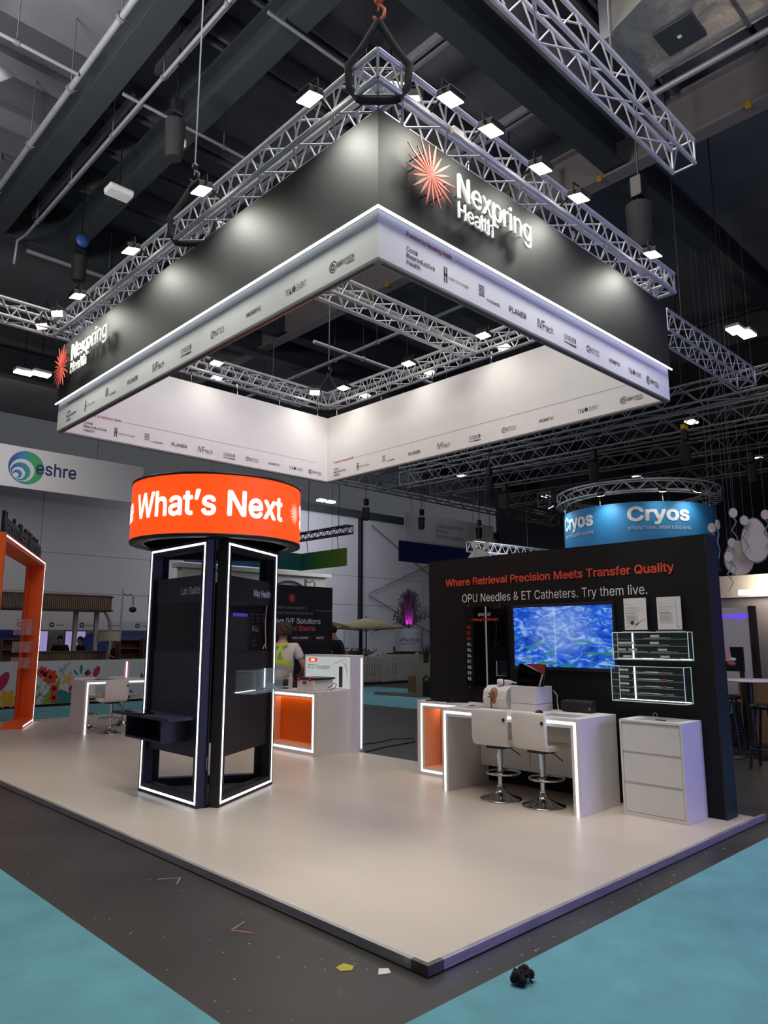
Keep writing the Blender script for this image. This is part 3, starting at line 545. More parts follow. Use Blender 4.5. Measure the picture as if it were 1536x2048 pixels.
# ------------------------------------------------------------------ triangular display tower with lit drum
TC = Vector((1.373, 4.456, 0))
tw = thing('display_tower', 'three-sided black display tower with LED-edged frames under a round orange lightbox', 'display tower', (1.373, 4.456, 0))
FACES = [(Vector((.9, 5.275, 0)), -Y, -X), (Vector((.9, 3.636, 0)), Vector((math.cos(PI/6), .5, 0)), Vector((.5, -math.cos(PI/6), 0))),
         (Vector((2.320, 4.456, 0)), Vector((-math.cos(PI/6), .5, 0)), Vector((.5, math.cos(PI/6), 0)))]
S0, S1, FZ = .203, 1.439, 2.605
class Face:
    def __init__(s, k): s.o, s.d, s.n = FACES[k]
    def p(s, a, z, off=0): return s.o+s.d*(a+S0)+Z*z-s.n*off       # a measured from the frame's outer edge
    def box(s, m, a0, a1, z0, z1, o0, o1):
        q = s.p(a0, z0, o0); return m.obox(q, s.d*(a1-a0), Z*(z1-z0), -s.n*(o1-o0))
FW = S1-S0
for k in range(3):
    F = Face(k); m = MB(); w = .1
    F.box(m, 0, w, 0, FZ, 0, .105); F.box(m, FW-w, FW, 0, FZ, 0, .105); F.box(m, w, FW-w, 0, w, 0, .105); F.box(m, w, FW-w, FZ-w, FZ, 0, .105)
    fr = m.build('frame', NAVY if k == 0 else DBROWN, tw, .003)
    m = MB(); a, b = .03, .052
    F.box(m, a, b, a, FZ-a, -.003, .001); F.box(m, FW-b, FW-a, a, FZ-a, -.003, .001); F.box(m, b, FW-b, a, b, -.003, .001); F.box(m, b, FW-b, FZ-b, FZ-a, -.003, .001)
    m.build('light_strip', LED, fr)
    m = MB(); F.box(m, w, FW-w, .45, 2.25, .04, .062); pn = m.build('info_panel', NAVY if k == 0 else DBROWN, tw)
    m = MB(); F.box(m, w+.04, FW-w-.02, 1.475, 1.98, .036, .04); m.build('screen', mat('dark_screen_glass', '#0b0c10', .06, var=0, spec=.6), pn)
    m = MB()
    if k == 0: m.text('Lab Builds', F.p(5.07-4.40, 2.063, .04), F.d, Z, w=.415, h=.072, bold=.014, lift=.003, n=F.n)
    elif k == 1: m.text('May Health', F.p(.70, 2.067, .04), F.d, Z, w=.43, h=.072, bold=.014, lift=.003, n=F.n)
    if m.v: m.build('title_lettering', mat('pale_letter', '#dedee2', .6), pn)
F = Face(1)
m = MB(); F.box(m, .23, .56, 1.835, 1.87, .033, .036); m.build('purple_title_bar', em('purple_ui', '#4a3fae', .35), tw)
m = MB(); c0 = F.p(.73, 1.56, .033)
circ(m, c0, F.d, Z, .035, .004, lift=0)
for (a, z) in ((.68, 1.82), (.81, 1.82), (.95, 1.82)):
    bar(m, F.p(a, z, .033), F.d, Z, -.03, .03, 0, .004); bar(m, F.p(a, z, .033), F.d, Z, -.03, .03, .05, .054); bar(m, F.p(a, z, .033), F.d, Z, -.03, -.026, 0, .05); bar(m, F.p(a, z, .033), F.d, Z, -.02, .02, -.03, -.026)
for q in range(8): bar(m, F.p(.78, 1.68, .033), F.d, Z, -.04+.012*q, -.034+.012*q, 0, .02+.02*(q % 3))
for q in range(3): bar(m, F.p(.7, 1.68, .033), F.d, Z, -.03, .03, .02*q+.01, .02*q+.02)
m.build('screen_icons', em('dim_icon', '#6a6c74', .12), tw)
m = MB(); m.path([F.p(a, z, .034) for a, z in ((1.04, 1.975), (1.02, 1.9), (1.01, 1.8), (1.015, 1.7), (1.03, 1.6), (1.03, 1.54), (1.05, 1.49))], .005, 6)
m.path([F.p(a, z, .034) for a, z in ((1.02, 1.54), (.985, 1.52), (.965, 1.49))], .005, 6); m.build('screen_curve_line', em('pink_line', '#b58a72', .25), tw)
m = MB(); V = [f[0] for f in FACES]
m.prism([TC+(v-TC)*.93+Z*2.606 for v in V], Z*.014); m.build('top_plate', BLK, tw)
m = MB(); m.prism([TC+(v-TC)*.78+Z*.002 for v in V], Z*.03); m.build('base_plate', BLK, tw)
m = MB(); m.tube((.992, 3.83, .0), (.992, 3.83, 2.6), .012, 6); m.build('corner_joint', BLK, tw)
m = MB(); m.box(.975, .985, 3.818, 3.83, .35, .47); m.build('hinge', GREY, tw)
# drum
R = .925
dr = MB(); n = 96
dr.lathe(TC+Z*2.645, [(R, 0), (R, .602)], n); ob = dr.build('lightbox_drum', em('orange_lightbox', '#ff4a10', 1.0), tw)
m = MB(); m.lathe(TC+Z*2.615, [(.78, .03), (.78, .0), (R+.004, 0), (R+.006, .03), (R-.01, .031)], n)
m.lathe(TC+Z*3.246, [(R-.01, 0), (R+.006, .001), (R+.006, .026), (.0, .026)], n); m.build('drum_rim', BLK, tw)
m = MB(); m.lathe(TC+Z*2.63, [(.0, 0), (.79, 0.0)], n, smooth=False); m.build('drum_underside', mat('underside_grey', '#2b2b2e', .35, var=.2, scale=2), tw)
def wrap(m, r=R+.004, amid=0.0, zc=0.0):
    out = []
    for v in m.v: a = amid+v[0]/R; out.append((TC.x+r*math.cos(a), TC.y+r*math.sin(a), v[1]))
    m.v = out; return m
def curved_text(s, a0, a1, z, h, bold):
    L = (a1-a0)*R; m = MB(); m.text(s, (0, z, 0), X, Y, w=L, h=h, bold=bold, lift=0)
    bmx = bmesh.new(); me = bpy.data.meshes.new('curved_lettering'); me.from_pydata(m.v, [], m.f); bmx.from_mesh(me); bpy.data.meshes.remove(me)
    for i in range(1, int(L/.02)):
        bmesh.ops.bisect_plane(bmx, geom=bmx.verts[:]+bmx.edges[:]+bmx.faces[:], plane_co=(i*.02, 0, 0), plane_no=(1, 0, 0))
    bmx.verts.index_update()
    k = MB(); k.add([v.co[:] for v in bmx.verts], [tuple(v.index for v in f.verts) for f in bmx.faces]); bmx.free()
    return wrap(k, amid=a0)
LB = em('lightbox_white', '#f6f2ea', .95)
r = math.radians
curved_text('What\u2019s Next', r(-182.5), r(-74.5), 2.833, .247, .022).build('slogan_lettering', LB, tw)
curved_text('See', r(-222), r(-190), 2.833, .247, .022).build('see_lettering', LB, tw)
curved_text('See', r(-47), r(-13), 2.833, .247, .022).build('see_lettering', LB, tw)
m = MB(); m.star((0, 2.95, 0), X, Y, .14, 18, .03, .0005, 0, 4); wrap(m, R+.003, r(-58.5)).build('sunburst_emblem', LB, tw)
# ledge on the left face
m = MB(); m.box(.62, .9, 3.95, 5.2, .815, .845); m.box(.9, .95, 3.95, 4.93, .815, .845); m.build('ledge_top', NAVY, tw, .003)
m = MB(); y0, y1, z0, z1 = 4.13, 4.92, .595, .814
m.box(.65, .94, y0, y1, z0, z0+.02); m.box(.65, .94, y0, y0+.02, z0+.02, z1); m.box(.65, .94, y1-.02, y1, z0+.02, z1); m.box(.92, .94, y0+.02, y1-.02, z0+.02, z1)
m.build('ledge_box', NAVY, tw)
# acrylic case on the right face
m = MB(); a0, a1, z0, z1, o0, o1 = .345, 1.03, 1.045, 1.275, -.18, .036; t = .006
F.box(m, a0, a1, z0, z0+t, o0, o1); F.box(m, a0, a1, z1-t, z1, o0, o1); F.box(m, a0, a0+t, z0+t, z1-t, o0, o1); F.box(m, a1-t, a1, z0+t, z1-t, o0, o1); F.box(m, a0+t, a1-t, z0+t, z1-t, o0, o0+t)
dc = m.build('display_case', glass('tower_case_acrylic', '#cfe6e6', .13), tw)
m = MB(); e = .003
for (a, z) in ((a0, z0), (a0, z1), (a1, z0), (a1, z1)): F.box(m, a-e, a+e, z-e, z+e, o0-e, o1)
for a in (a0, a1):
    F.box(m, a-e, a+e, z0, z1, o0-e, o0+e)
for z in (z0, z1): F.box(m, a0, a1, z-e, z+e, o0-e, o0+e)
m.build('case_edges', ACRE2, dc)
m = MB(); F.box(m, a1-.012, a1-.002, z0, z1, .026, .036); F.box(m, a0, a1, z0+.006, z0+.012, .026, .036); m.build('case_light_strip', LEDW, dc)
m = MB(); F.box(m, .7, .95, 1.055, 1.06, -.12, -.02); F.box(m, .95, .954, 1.06, 1.12, -.12, -.02); m.build('inner_riser', ACRE2, dc)
m = MB(); m.path([F.p(a, z, o) for a, z, o in ((.66, 1.065, -.05), (.74, 1.075, -.07), (.85, 1.07, -.06))], [.012, .016, .008], 8)
solo(m, 'sample_device', GREY, 'small grey handheld device lying in the tower display case', 'device')
# two black tablets on the ledge
for k, (x, y, rz, lab) in enumerate(((.74, 4.85, .3, 'black tablet on the tower ledge, farther one'), (.68, 4.62, .15, 'black tablet on the tower ledge, nearer one'))):
    t = thing('tablet', lab, 'tablet', (x, y, .846), rz, 'tablets on the tower ledge', world=False)
    MB().box(-.07, .07, -.12, .12, 0, .012).build('body', BLK, t, .003); MB().box(-.062, .062, -.11, .11, .012, .014).build('screen', GLOSS, t)

# ------------------------------------------------------------------ black feature wall at the right
wl = thing('feature_wall', 'tall black partition wall with headline lettering behind the demo desk', 'partition wall', (4.21, 1.93, 0))
MB().box(4.095, 4.33, .165, 3.735, 0, 2.59).build('wall_panel', mat('matt_black_wall', '#0e0c0f', .6, var=.05, spec=.3), wl)
MB().box(4.095, 4.33, .145, .164, 0, 2.592).build('end_panel', mat('dark_end_blue_light', '#171a22', .45, var=.05), wl)  # blue light from the neighbouring stand put into the end panel's colour
m = MB()
for z in (.1, .75, 1.35, 1.95, 2.5):
    for x in (4.12, 4.305): m.tube((x, .145, z), (x, .141, z), .008, 8)
m.build('end_screws', BLK, wl)
m = MB(); m.text('Where Retrieval Precision Meets Transfer Quality', (4.095, 3.443, 2.255), -Y, Z, w=2.97, h=.085, bold=.02, lift=.004, depth=.004, n=-X)
m.build('headline_lettering', mat('coral_vinyl', '#d3492f', .5, var=.02), wl)
m = MB(); m.text('OPU Needles & ET Catheters. Try them live.', (4.095, 3.176, 2.045), -Y, Z, w=2.41, h=.098, lift=.004, n=-X)
m.build('subline_lettering', mat('white_vinyl', '#e3e0de', .5, var=.01), wl)
# leaderboard
lb = thing('leaderboard_panel', 'tall gloss black acrylic leaderboard panel fixed on the feature wall', 'sign', (4.07, 2.81, 1.05))
MB().box(4.062, 4.07, 2.50, 3.115, 1.05, 1.985).build('board', GLOSS, lb, .002)
m = MB()
for y, z in ((3.05, 2.0), (2.57, 2.0), (3.05, 1.035), (2.57, 1.035)): m.tube((4.094, y, z), (4.05, y, z), .013, 10)
m.build('standoff', CHROME, lb)
m = MB(); m.text('OPU & ET', (4.062, 2.81, 1.87), -Y, Z, w=.19, h=.035, align='c', n=-X)
m.build('white_title_lettering', LWHITE, lb)
for i in range(3, 10): m = MB(); m.text('%02d.' % (i+1), (4.062, 3.085, 1.725-.068*i), -Y, Z, w=.065, h=.036, bold=.008, n=-X); m.build('rank_number', LWHITE, lb)
m = MB(); m.text('Challenge Leaderboard', (4.062, 2.81, 1.815), -Y, Z, w=.4, h=.034, align='c', bold=.01, n=-X)
m.build('red_title_lettering', mat('red_vinyl', '#d8352c', .5), lb)
for i in range(3): m = MB(); m.text('%02d.' % (i+1), (4.062, 3.085, 1.725-.068*i), -Y, Z, w=.065, h=.036, bold=.008, n=-X); m.build('rank_number', mat('red_vinyl', '#d8352c', .5), lb)
# television with an abstract blue pond picture
def pond():
    m = bpy.data.materials.new('blue_pond_screen'); m.use_nodes = True; nt = m.node_tree; b = nt.nodes['Principled BSDF']; L = nt.links.new
    N = lambda t: nt.nodes.new(t)
    tc = N('ShaderNodeTexCoord'); mp = N('ShaderNodeMapping'); mp.inputs['Scale'].default_value = (1, 2.2, 5.0); L(tc.outputs['Object'], mp.inputs[0])
    nz = N('ShaderNodeTexNoise'); nz.inputs['Scale'].default_value = 2.6; nz.inputs['Detail'].default_value = 7; nz.inputs['Distortion'].default_value = 1.6; L(mp.outputs[0], nz.inputs['Vector'])
    r1 = N('ShaderNodeValToRGB'); e = r1.color_ramp.elements; e[0].position = .3; e[0].color = lin('#0a2aa0')+(1,); e[1].position = .74; e[1].color = lin('#a8cdf2')+(1,)
    x = r1.color_ramp.elements.new(.5); x.color = lin('#1c5fd6')+(1,); L(nz.outputs['Fac'], r1.inputs[0])
    n2 = N('ShaderNodeTexNoise'); n2.inputs['Scale'].default_value = 5; n2.inputs['Detail'].default_value = 4; n2.inputs['Distortion'].default_value = .8
    m2 = N('ShaderNodeMapping'); m2.inputs['Scale'].default_value = (1, 1.1, 4.5); m2.inputs['Location'].default_value = (3, 1, 2); L(tc.outputs['Object'], m2.inputs[0]); L(m2.outputs[0], n2.inputs['Vector'])
    r2 = N('ShaderNodeValToRGB'); r2.color_ramp.elements[0].position = .56; r2.color_ramp.elements[1].position = .62; L(n2.outputs['Fac'], r2.inputs[0])
    sep = N('ShaderNodeSeparateXYZ'); L(tc.outputs['Object'], sep.inputs[0])
    mr = N('ShaderNodeMapRange'); mr.inputs[1].default_value = .46; mr.inputs[2].default_value = .26; L(sep.outputs['Z'], mr.inputs[0])
    ml = N('ShaderNodeMath'); ml.operation = 'MULTIPLY'; L(r2.outputs[0], ml.inputs[0]); L(mr.outputs[0], ml.inputs[1])
    mx = N('ShaderNodeMix'); mx.data_type = 'RGBA'; L(ml.outputs[0], mx.inputs[0]); L(r1.outputs[0], mx.inputs[6]); mx.inputs[7].default_value = lin('#2b7f70')+(1,)
    g3 = N('ShaderNodeTexGradient'); g3.gradient_type = 'SPHERICAL'; m3 = N('ShaderNodeMapping'); m3.inputs['Location'].default_value = (0, -.05, -1.25); m3.inputs['Scale'].default_value = (.01, 2.1, 2.8); L(tc.outputs['Object'], m3.inputs[0]); L(m3.outputs[0], g3.inputs[0])
    m4 = N('ShaderNodeMath'); m4.operation = 'MULTIPLY'; L(g3.outputs['Fac'], m4.inputs[0]); L(nz.outputs['Fac'], m4.inputs[1]); m5 = N('ShaderNodeMath'); m5.operation = 'MULTIPLY'; m5.inputs[1].default_value = 1.0; m5.use_clamp = True; L(m4.outputs[0], m5.inputs[0])
    pale = N('ShaderNodeMix'); pale.data_type = 'RGBA'; L(m5.outputs[0], pale.inputs[0]); L(mx.outputs[2], pale.inputs[6]); pale.inputs[7].default_value = (0.40, 0.58, 0.84, 1)
    b.inputs['Base Color'].default_value = (.01, .01, .02, 1); b.inputs['Roughness'].default_value = .01
    L(pale.outputs[2], b.inputs['Emission Color']); b.inputs['Emission Strength'].default_value = .95
    return m
tv = thing('television', 'wide wall-mounted screen showing a blue and green abstract picture', 'television', (4.07, 1.76, 1.27))
MB().box(4.055, 4.094, 1.12, 2.405, 1.265, 1.985).build('bezel', mat('tv_bezel', '#1d2128', .35), tv, .004)
MB().box(4.052, 4.056, 1.145, 2.38, 1.30, 1.952).build('screen', pond(), tv)
# acrylic wall cases
def wall_case(nm, label, y0, y1, z0, z1, depth, shelves, glow):
    t = thing(nm, label, 'display case', (4.0, (y0+y1)/2, z0)); x0, x1 = 4.093-depth, 4.093; h = .005
    m = MB(); m.box(x0, x1, y0, y1, z0, z0+h); m.box(x0, x1, y0, y1, z1-h, z1); m.box(x0, x1, y0, y0+h, z0+h, z1-h); m.box(x0, x1, y1-h, y1, z0+h, z1-h); m.box(x0, x0+h, y0+h, y1-h, z0+h, z1-h)
    m.build('box', ACRY, t)
    e = .0028; m = MB()
    for y in (y0, y1):
        for z in (z0, z1): m.box(x0-e, x1, y-e, y+e, z-e, z+e)
        for x in (x0,): m.box(x-e, x+e, y-e, y+e, z0, z1)
        m.box(x1-2*e, x1, y-e, y+e, z0, z1)
    for z in (z0, z1):
        m.box(x0-e, x0+e, y0, y1, z-e, z+e)
    m.build('lit_edges', ACRE, t)
    for k in range(shelves):
        z = z0+(z1-z0)*(k+1)/(shelves+1)
        s = MB().box(x0+.01, x1, y0+h, y1-h, z-.002, z+.002).build('shelf', ACRY, t)
        m = MB(); m.box(x0+.006, x0+.012, y0+h, y1-h, z-.002, z+.002); m.build('shelf_edge', ACRE2, s)
    m = MB(); yl = y1-.17; m.box(x1-.012, x1-.002, yl-.006, yl+.006, z0+h, z1-h); m.box(x1-.02, x1-.01, y0+.01, y1-.01, z0+h, z0+.012)
    m.build('light_strip', LEDW, t)
    return x0, x1
xa, xb = wall_case('display_case', 'upper acrylic wall case holding fine catheters, below the two product sheets', .345, 1.12, 1.40, 1.665, .1, 3, 1)
xa2, xb2 = wall_case('display_case', 'lower acrylic wall case holding four red-tipped tubes, above the drawer unit', .38, 1.12, 1.0, 1.335, .16, 4, 1)
GP = 'products in the lower wall case'
for k in range(4):
    z = 1.0+.335*(k+1)/5+.006; x = 4.0
    t = thing('catheter_set', 'tube with red band on the %s shelf of the lower wall case' % ('lowest', 'second lowest', 'second highest', 'highest')[k], 'catheter', (x, .8, z), 0, GP)
    m = MB(); m.tube((x, .93, z+.004), (x, .52, z+.004), .0035, 6); m.tube((x, .86-.06*(k % 2), z+.006), (x, .66, z+.006), .0055, 6, r2=.008); m.build('tube', mat('clear_tube', '#d8dcd8', .2, alpha=.9), t)
    MB().tube((x, .62, z+.006), (x, .585, z+.006), .008, 8).build('red_band', mat('crimson', '#a8193c', .4), t)
    tg = thing('product_tag', 'white name tag on the %s shelf of the lower wall case' % ('lowest', 'second lowest', 'second highest', 'highest')[k], 'label card', (4.03, 1.04, z), 0, 'tags in the lower wall case')
    MB().box(4.028, 4.031, .985, 1.085, z+.012, z+.034).build('card', PAPER, tg)
    m = MB(); m.tube((4.034, 1.05, z-.003), (4.034, 1.05, z+.04), .0018, 5); m.tube((4.034, 1.01, z-.003), (4.034, 1.01, z+.04), .0018, 5); m.build('prongs', CHROME, tg)
for k, (y, s) in enumerate(((1.04, 2), (1.05, 1), (.95, 2), (.93, 1), (.7, 2), (.69, 3), (.62, 1), (.6, 0), (.99, 0))):
    z = 1.40+.265*s/4+.006
    lab = ['bottom', 'second lowest', 'second highest', 'top'][s]
    n_ = k
    place = ('far left', 'far left', 'left of centre', 'left of centre', 'right of centre', 'right of centre', 'right', 'right', 'far left')[k]
    t = thing('catheter_set', f'fine white catheter, {place}, {lab} shelf of the upper wall case', 'catheter', (4.05, y, z), 0, 'products in the upper wall case')
    m = MB(); m.path([(4.04, y+.12, z+.003), (4.04, y+.02, z+.004), (4.035, y-.1, z+.006), (4.03, y-.16, z+.004)], .0025, 6); m.build('tube', mat('clear_tube', '#d8dcd8', .2, alpha=.9), t)
    MB().box(4.046, 4.049, y-.04, y+.05, z+.014, z+.034).build('name_tag', PAPER, t)
    m = MB(); m.tube((4.052, y+.03, z-.003), (4.052, y+.03, z+.045), .0018, 5); m.tube((4.052, y-.03, z-.003), (4.052, y-.03, z+.045), .0018, 5); m.build('prongs', CHROME, t)
# product sheets standing on the upper case
def sheet(y, label, kind):
    t = thing('product_sheet', label, 'sheet', (4.05, y, 1.67), 0, 'product sheets above the wall cases'); w, h = .24, .315; z = 1.69
    MB().box(4.035, 4.041, y-w/2, y+w/2, z, z+h).build('sheet', PAPER, t)
    MB().box(4.01, 4.08, y-w/2-.012, y+w/2+.012, 1.67, 1.678).build('stand_foot', ACRE2, t)
    m = MB(); o = lambda s, zz: (4.035, y+w/2-s, z+zz)
    r, u = -Y, Z
    m.text('Nexpring', o(.035, .25), r, u, w=.05, h=.008, n=-X); circ(m, o(.025, .254), r, u, .006, .003, 8)
    T = ('Ovum Aspiration', 'Needle Sets (OPU)') if kind == 0 else ('Embryo Transfer', 'Catheter (ET)')
    m.text(T[0], o(.02, .213), r, u, h=.013, n=-X); m.text(T[1], o(.02, .188), r, u, h=.013, n=-X)
    bar(m, o(.02, .165), r, u, 0, .11, 0, .005)
    if kind: bar(m, o(.02, .153), r, u, 0, .12, 0, .004)
    for q in range(4): bar(m, o(.03, .13-.012*q), r, u, 0, .09, 0, .003)
    m.build('print', INKL, t)
    m = MB(); bar(m, o(.02, .06), r, u, 0, .13, 0, .09, .001); m.build('text_box', mat('pale_grey_box', '#c9c3c0', .7), t)
    m = MB()
    if kind == 0:
        circ(m, o(.085, .07), r, u, .02, .02, 16); m.path([o(.09, .02), o(.13, .05), o(.16, .075), o(.215, .105)], .0018, 5); m.path([o(.012, .02), o(.06, .05)], .0015, 5); m.path([o(.12, .045), o(.155, .07)], .005, 6)
    else:
        m.path([o(.19, .27), o(.192, .15), o(.195, .02)], .002, 5); m.path([o(.2, .035), o(.21, .02), o(.215, .012)], .003, 5)
    m.build('product_drawing', INK if kind == 0 else INKL, t)
sheet(.88, 'white product sheet with a round badge and needle above the wall case', 0)
sheet(.53, 'white product sheet with one long vertical catheter above the wall case', 1)

# ------------------------------------------------------------------ drawer unit
du = thing('drawer_unit', 'white three-drawer cabinet in front of the feature wall', 'drawer unit', (3.87, .615, 0))
x0, x1, y0, y1, h, t = 3.672, 4.09, .315, .92, .855, .022
m = MB(); m.box(x0, x1, y0, y0+t, 0, h); m.box(x0, x1, y1-t, y1, 0, h); m.box(x0, x1, y0+t, y1-t, h-t, h); m.box(x0, x1, y0+t, y1-t, 0, .03); m.box(x1-t, x1, y0+t, y1-t, .03, h-t)
m.box(x0+.05, x0+.06, y0+t, y1-t, .03, h-t)
m.build('carcass', WHITE, du, .0015)
zs = [(.034, .275), (.3, .545), (.57, .805)]
for k, (a, b) in enumerate(zs): MB().box(x0+.001, x0+.02, y0+t+.003, y1-t-.003, a, b).build('drawer', WHITE, du, .0015)
m = MB()
for (a, b) in zs: m.box(x0+.008, x0+.05, y0+t+.003, y1-t-.003, b+.001, b+.024)
m.build('grip_recess', mat('grip_grey', '#d3cdce', .5), du)
lf = thing('leaflet', 'large printed leaflet lying on the drawer unit', 'leaflet', (3.85, .62, .856))
m = MB(); m.box(3.72, 3.99, .4, .8, .8555, .8575); m.build('sheet', mat('grey_leaflet', '#a9a8a6', .5), lf)
m = MB()
for q in range(5): bar(m, (3.75+.05*q, .78, .858), -Y, X, .02, .3-.03*(q % 2), 0, .02, .0006)
m.build('print', INKL, lf)
pn = thing('pen', 'dark pen lying on the leaflet on the drawer unit', 'pen', (3.78, .55, .86)); MB().tube((3.77, .6, .862), (3.76, .5, .862), .005, 8).build('barrel', BLK, pn)
kr = thing('wire_ring', 'small clear looped ring standing on the drawer unit', 'ring', (4.0, .72, .86)); m = MB(); m.path([(4.0, .72+.02*math.sin(a), .88+.022*math.cos(a)) for a in [2*PI*i/14 for i in range(14)]], .0025, 6, True); m.build('loop', ACRE2, kr)

# ------------------------------------------------------------------ demo desk
dk = thing('demo_desk', 'white U-shaped demo desk outlined with an LED strip in front of the feature wall', 'desk', (3.62, 1.97, 0))
x0, x1, y0, y1, h, t = 3.275, 3.97, 1.114, 2.815, .862, .088
m = MB(); m.box(x0, x1, y0, y0+t, 0, h-t); m.box(x0, x1, y1-t, y1, 0, h-t); m.box(x0, x1, y0, y1, h-t, h); m.build('desk_body', WHITE, dk, .002)
m = MB(); q = .032; w = .024
m.box(x0-.003, x0+.001, y0+q, y0+q+w, 0, h-q); m.box(x0-.003, x0+.001, y1-q-w, y1-q, 0, h-q); m.box(x0-.003, x0+.001, y0+q+w, y1-q-w, h-q-w, h-q); m.build('light_strip', LED, dk)
sb = thing('sideboard', 'low white wall cupboard hung under the back of the demo desk', 'cupboard', (3.94, 1.97, .22))
m = MB(); m.box(3.82, 4.09, 1.21, 2.72, .215, .77); m.build('carcass', WHITE, sb, .002)
for (a, b) in ((2.05, 2.7), (1.24, 2.04)): MB().box(3.80, 3.819, a, b, .245, .75).build('door', WHITE, sb, .0015)
# niche cabinet with orange back; orange bounce light painted into its white lining
def niche(nm, label, cat, x0, x1, y0, y1, h, oy0, oy1, oz0, oz1, ledq, parent_extra=None):
    t = thing(nm, label, cat, ((x0+x1)/2, (y0+y1)/2, 0)); d = .3
    m = MB(); m.box(x0, x1, y0, oy0, 0, h); m.box(x0, x1, oy1, y1, 0, h); m.box(x0, x1, oy0, oy1, 0, oz0); m.box(x0, x1, oy0, oy1, oz1, h); m.box(x0+d, x1, oy0, oy1, oz0, oz1); m.build('carcass', WHITE, t, .0015)
    m = MB(); m.box(x0+.012, x0+d-.001, oy0, oy0+.006, oz0+.006, oz1-.006); m.box(x0+.012, x0+d-.001, oy1-.006, oy1, oz0+.006, oz1-.006); m.box(x0+.012, x0+d-.001, oy0, oy1, oz0, oz0+.006); m.box(x0+.012, x0+d-.001, oy0, oy1, oz1-.006, oz1); m.build('niche_lining', mat('white_lining_orange_bounce', '#e9b795', .45, var=.02), t)
    m = MB(); m.box(x0+d-.008, x0+d-.001, oy0+.006, oy1-.006, oz0+.006, oz1-.006); m.build('niche_back', mat('vivid_orange', '#ff7800', .45, var=.02), t)
    m = MB(); m.box(x0+d-.03, x0+d-.012, oy0+.008, oy1-.008, oz1-.016, oz1-.008); m.build('niche_light', em('warm_niche_led', '#ffdca8', 9.0), t)
    a, b = ledq; m = MB(); X0, X1 = x0-.003, x0+.001
    m.box(X0, X1, oy0-b, oy0-a, oz0-b, oz1+b); m.box(X0, X1, oy1+a, oy1+b, oz0-b, oz1+b); m.box(X0, X1, oy0-a, oy1+a, oz1+a, oz1+b); m.box(X0, X1, oy0-a, oy1+a, oz0-b, oz0-a)
    m.build('light_strip', LED, t)
    return t
niche('niche_cabinet', 'white cabinet with an orange niche at the left of the demo desk', 'cabinet', 3.782, 4.09, 2.83, 3.665, .86, 2.95, 3.56, .085, .785, (.025, .046))

# ------------------------------------------------------------------ bar stools
def make_stool(label, group):
    t = thing('bar_stool', label, 'bar stool', (0, 0, 0), 0, group, world=False)
    # seat shell: faces +X (sitter looks along +X); back at -X
    prof = [(-.205, .90), (-.215, .86), (-.21, .70), (-.205, .60), (-.185, .555), (-.14, .535), (0, .53), (.16, .54), (.2, .545)]
    th = .055; wy = .205
    out = []; n = len(prof)
    for i, (x, z) in enumerate(prof):
        a = Vector(prof[max(0, i-1)]); b = Vector(prof[min(n-1, i+1)]); tn = (b-a).normalized(); nn = Vector((-tn.y, tn.x)); out.append((x+nn.x*th*(.55 if i in (0, n-1) else 1), z+nn.y*th*(.55 if i in (0, n-1) else 1)))
    m = MB(); rows = []
    NY = 9
    for j in range(NY):
        s = -1+2*j/(NY-1); yy = wy*s
        ring = [(x, yy, z) for x, z in prof]+[(x, yy*.97, z) for x, z in out[::-1]]
        rows.append(ring)
    k = len(rows[0]); vs = [v for rr in rows for v in rr]
    fs = [(j*k+i, j*k+(i+1) % k, (j+1)*k+(i+1) % k, (j+1)*k+i) for j in range(NY-1) for i in range(k)]
    m.add(vs, [f[::-1] for f in fs], True); m.add(rows[0], [tuple(range(k))], True); m.add(rows[-1], [tuple(range(k-1, -1, -1))], True)
    # face orientation made consistent below
    ob = m.build('seat_shell', CREAM, t)
    bmx = bmesh.new(); bmx.from_mesh(ob.data); bmesh.ops.remove_doubles(bmx, verts=bmx.verts, dist=1e-5); bmesh.ops.recalc_face_normals(bmx, faces=bmx.faces); bmx.to_mesh(ob.data); bmx.free()
    b = ob.modifiers.new('soft', 'BEVEL'); b.width = .016; b.segments = 3; b.limit_method = 'ANGLE'; b.angle_limit = math.radians(50)
    m = MB(); m.box(-.224, -.2145, -.19, -.165, .79, .82); m.build('brand_tab', BLK, ob)
    m = MB(); m.lathe((0, 0, 0), [(.0, .0), (.21, .0), (.212, .008), (.205, .014), (.14, .03), (.08, .06), (.045, .09), (.036, .12), (.036, .14)], 40); m.build('base', CHROME, t)
    m = MB(); m.tube((0, 0, .13), (0, 0, .36), .026, 20); m.tube((0, 0, .36), (0, 0, .505), .034, 20); m.tube((0, 0, .35), (0, 0, .365), .037, 20); m.build('column', CHROME, t)
    m = MB(); m.box(-.1, .1, -.1, .1, .503, .528); m.build('seat_plate', BLK, t)
    m = MB(); m.path([(.06+.17*math.cos(a), .17*math.sin(a), .25) for a in [2*PI*i/32 for i in range(32)]], .011, 8, True); m.path([(0, .02, .25), (-.1, .06, .25)], .008, 8); m.tube((0, 0, .235), (0, 0, .265), .036, 16); m.build('footrest', CHROME, t)
    m = MB(); m.path([(0, -.03, .51), (.03, -.12, .5), (.05, -.21, .44)], .006, 6); m.build('height_lever', BLK, t)
    return t
st = make_stool('white swivel bar stool at the demo desk, left one', 'bar stools at the demo desk')
st.location = (3.36, 2.10, 0); st.rotation_euler.z = .12
st2 = dup(st, (3.40, 1.615, 0), -.06, 'white swivel bar stool at the demo desk, right one')

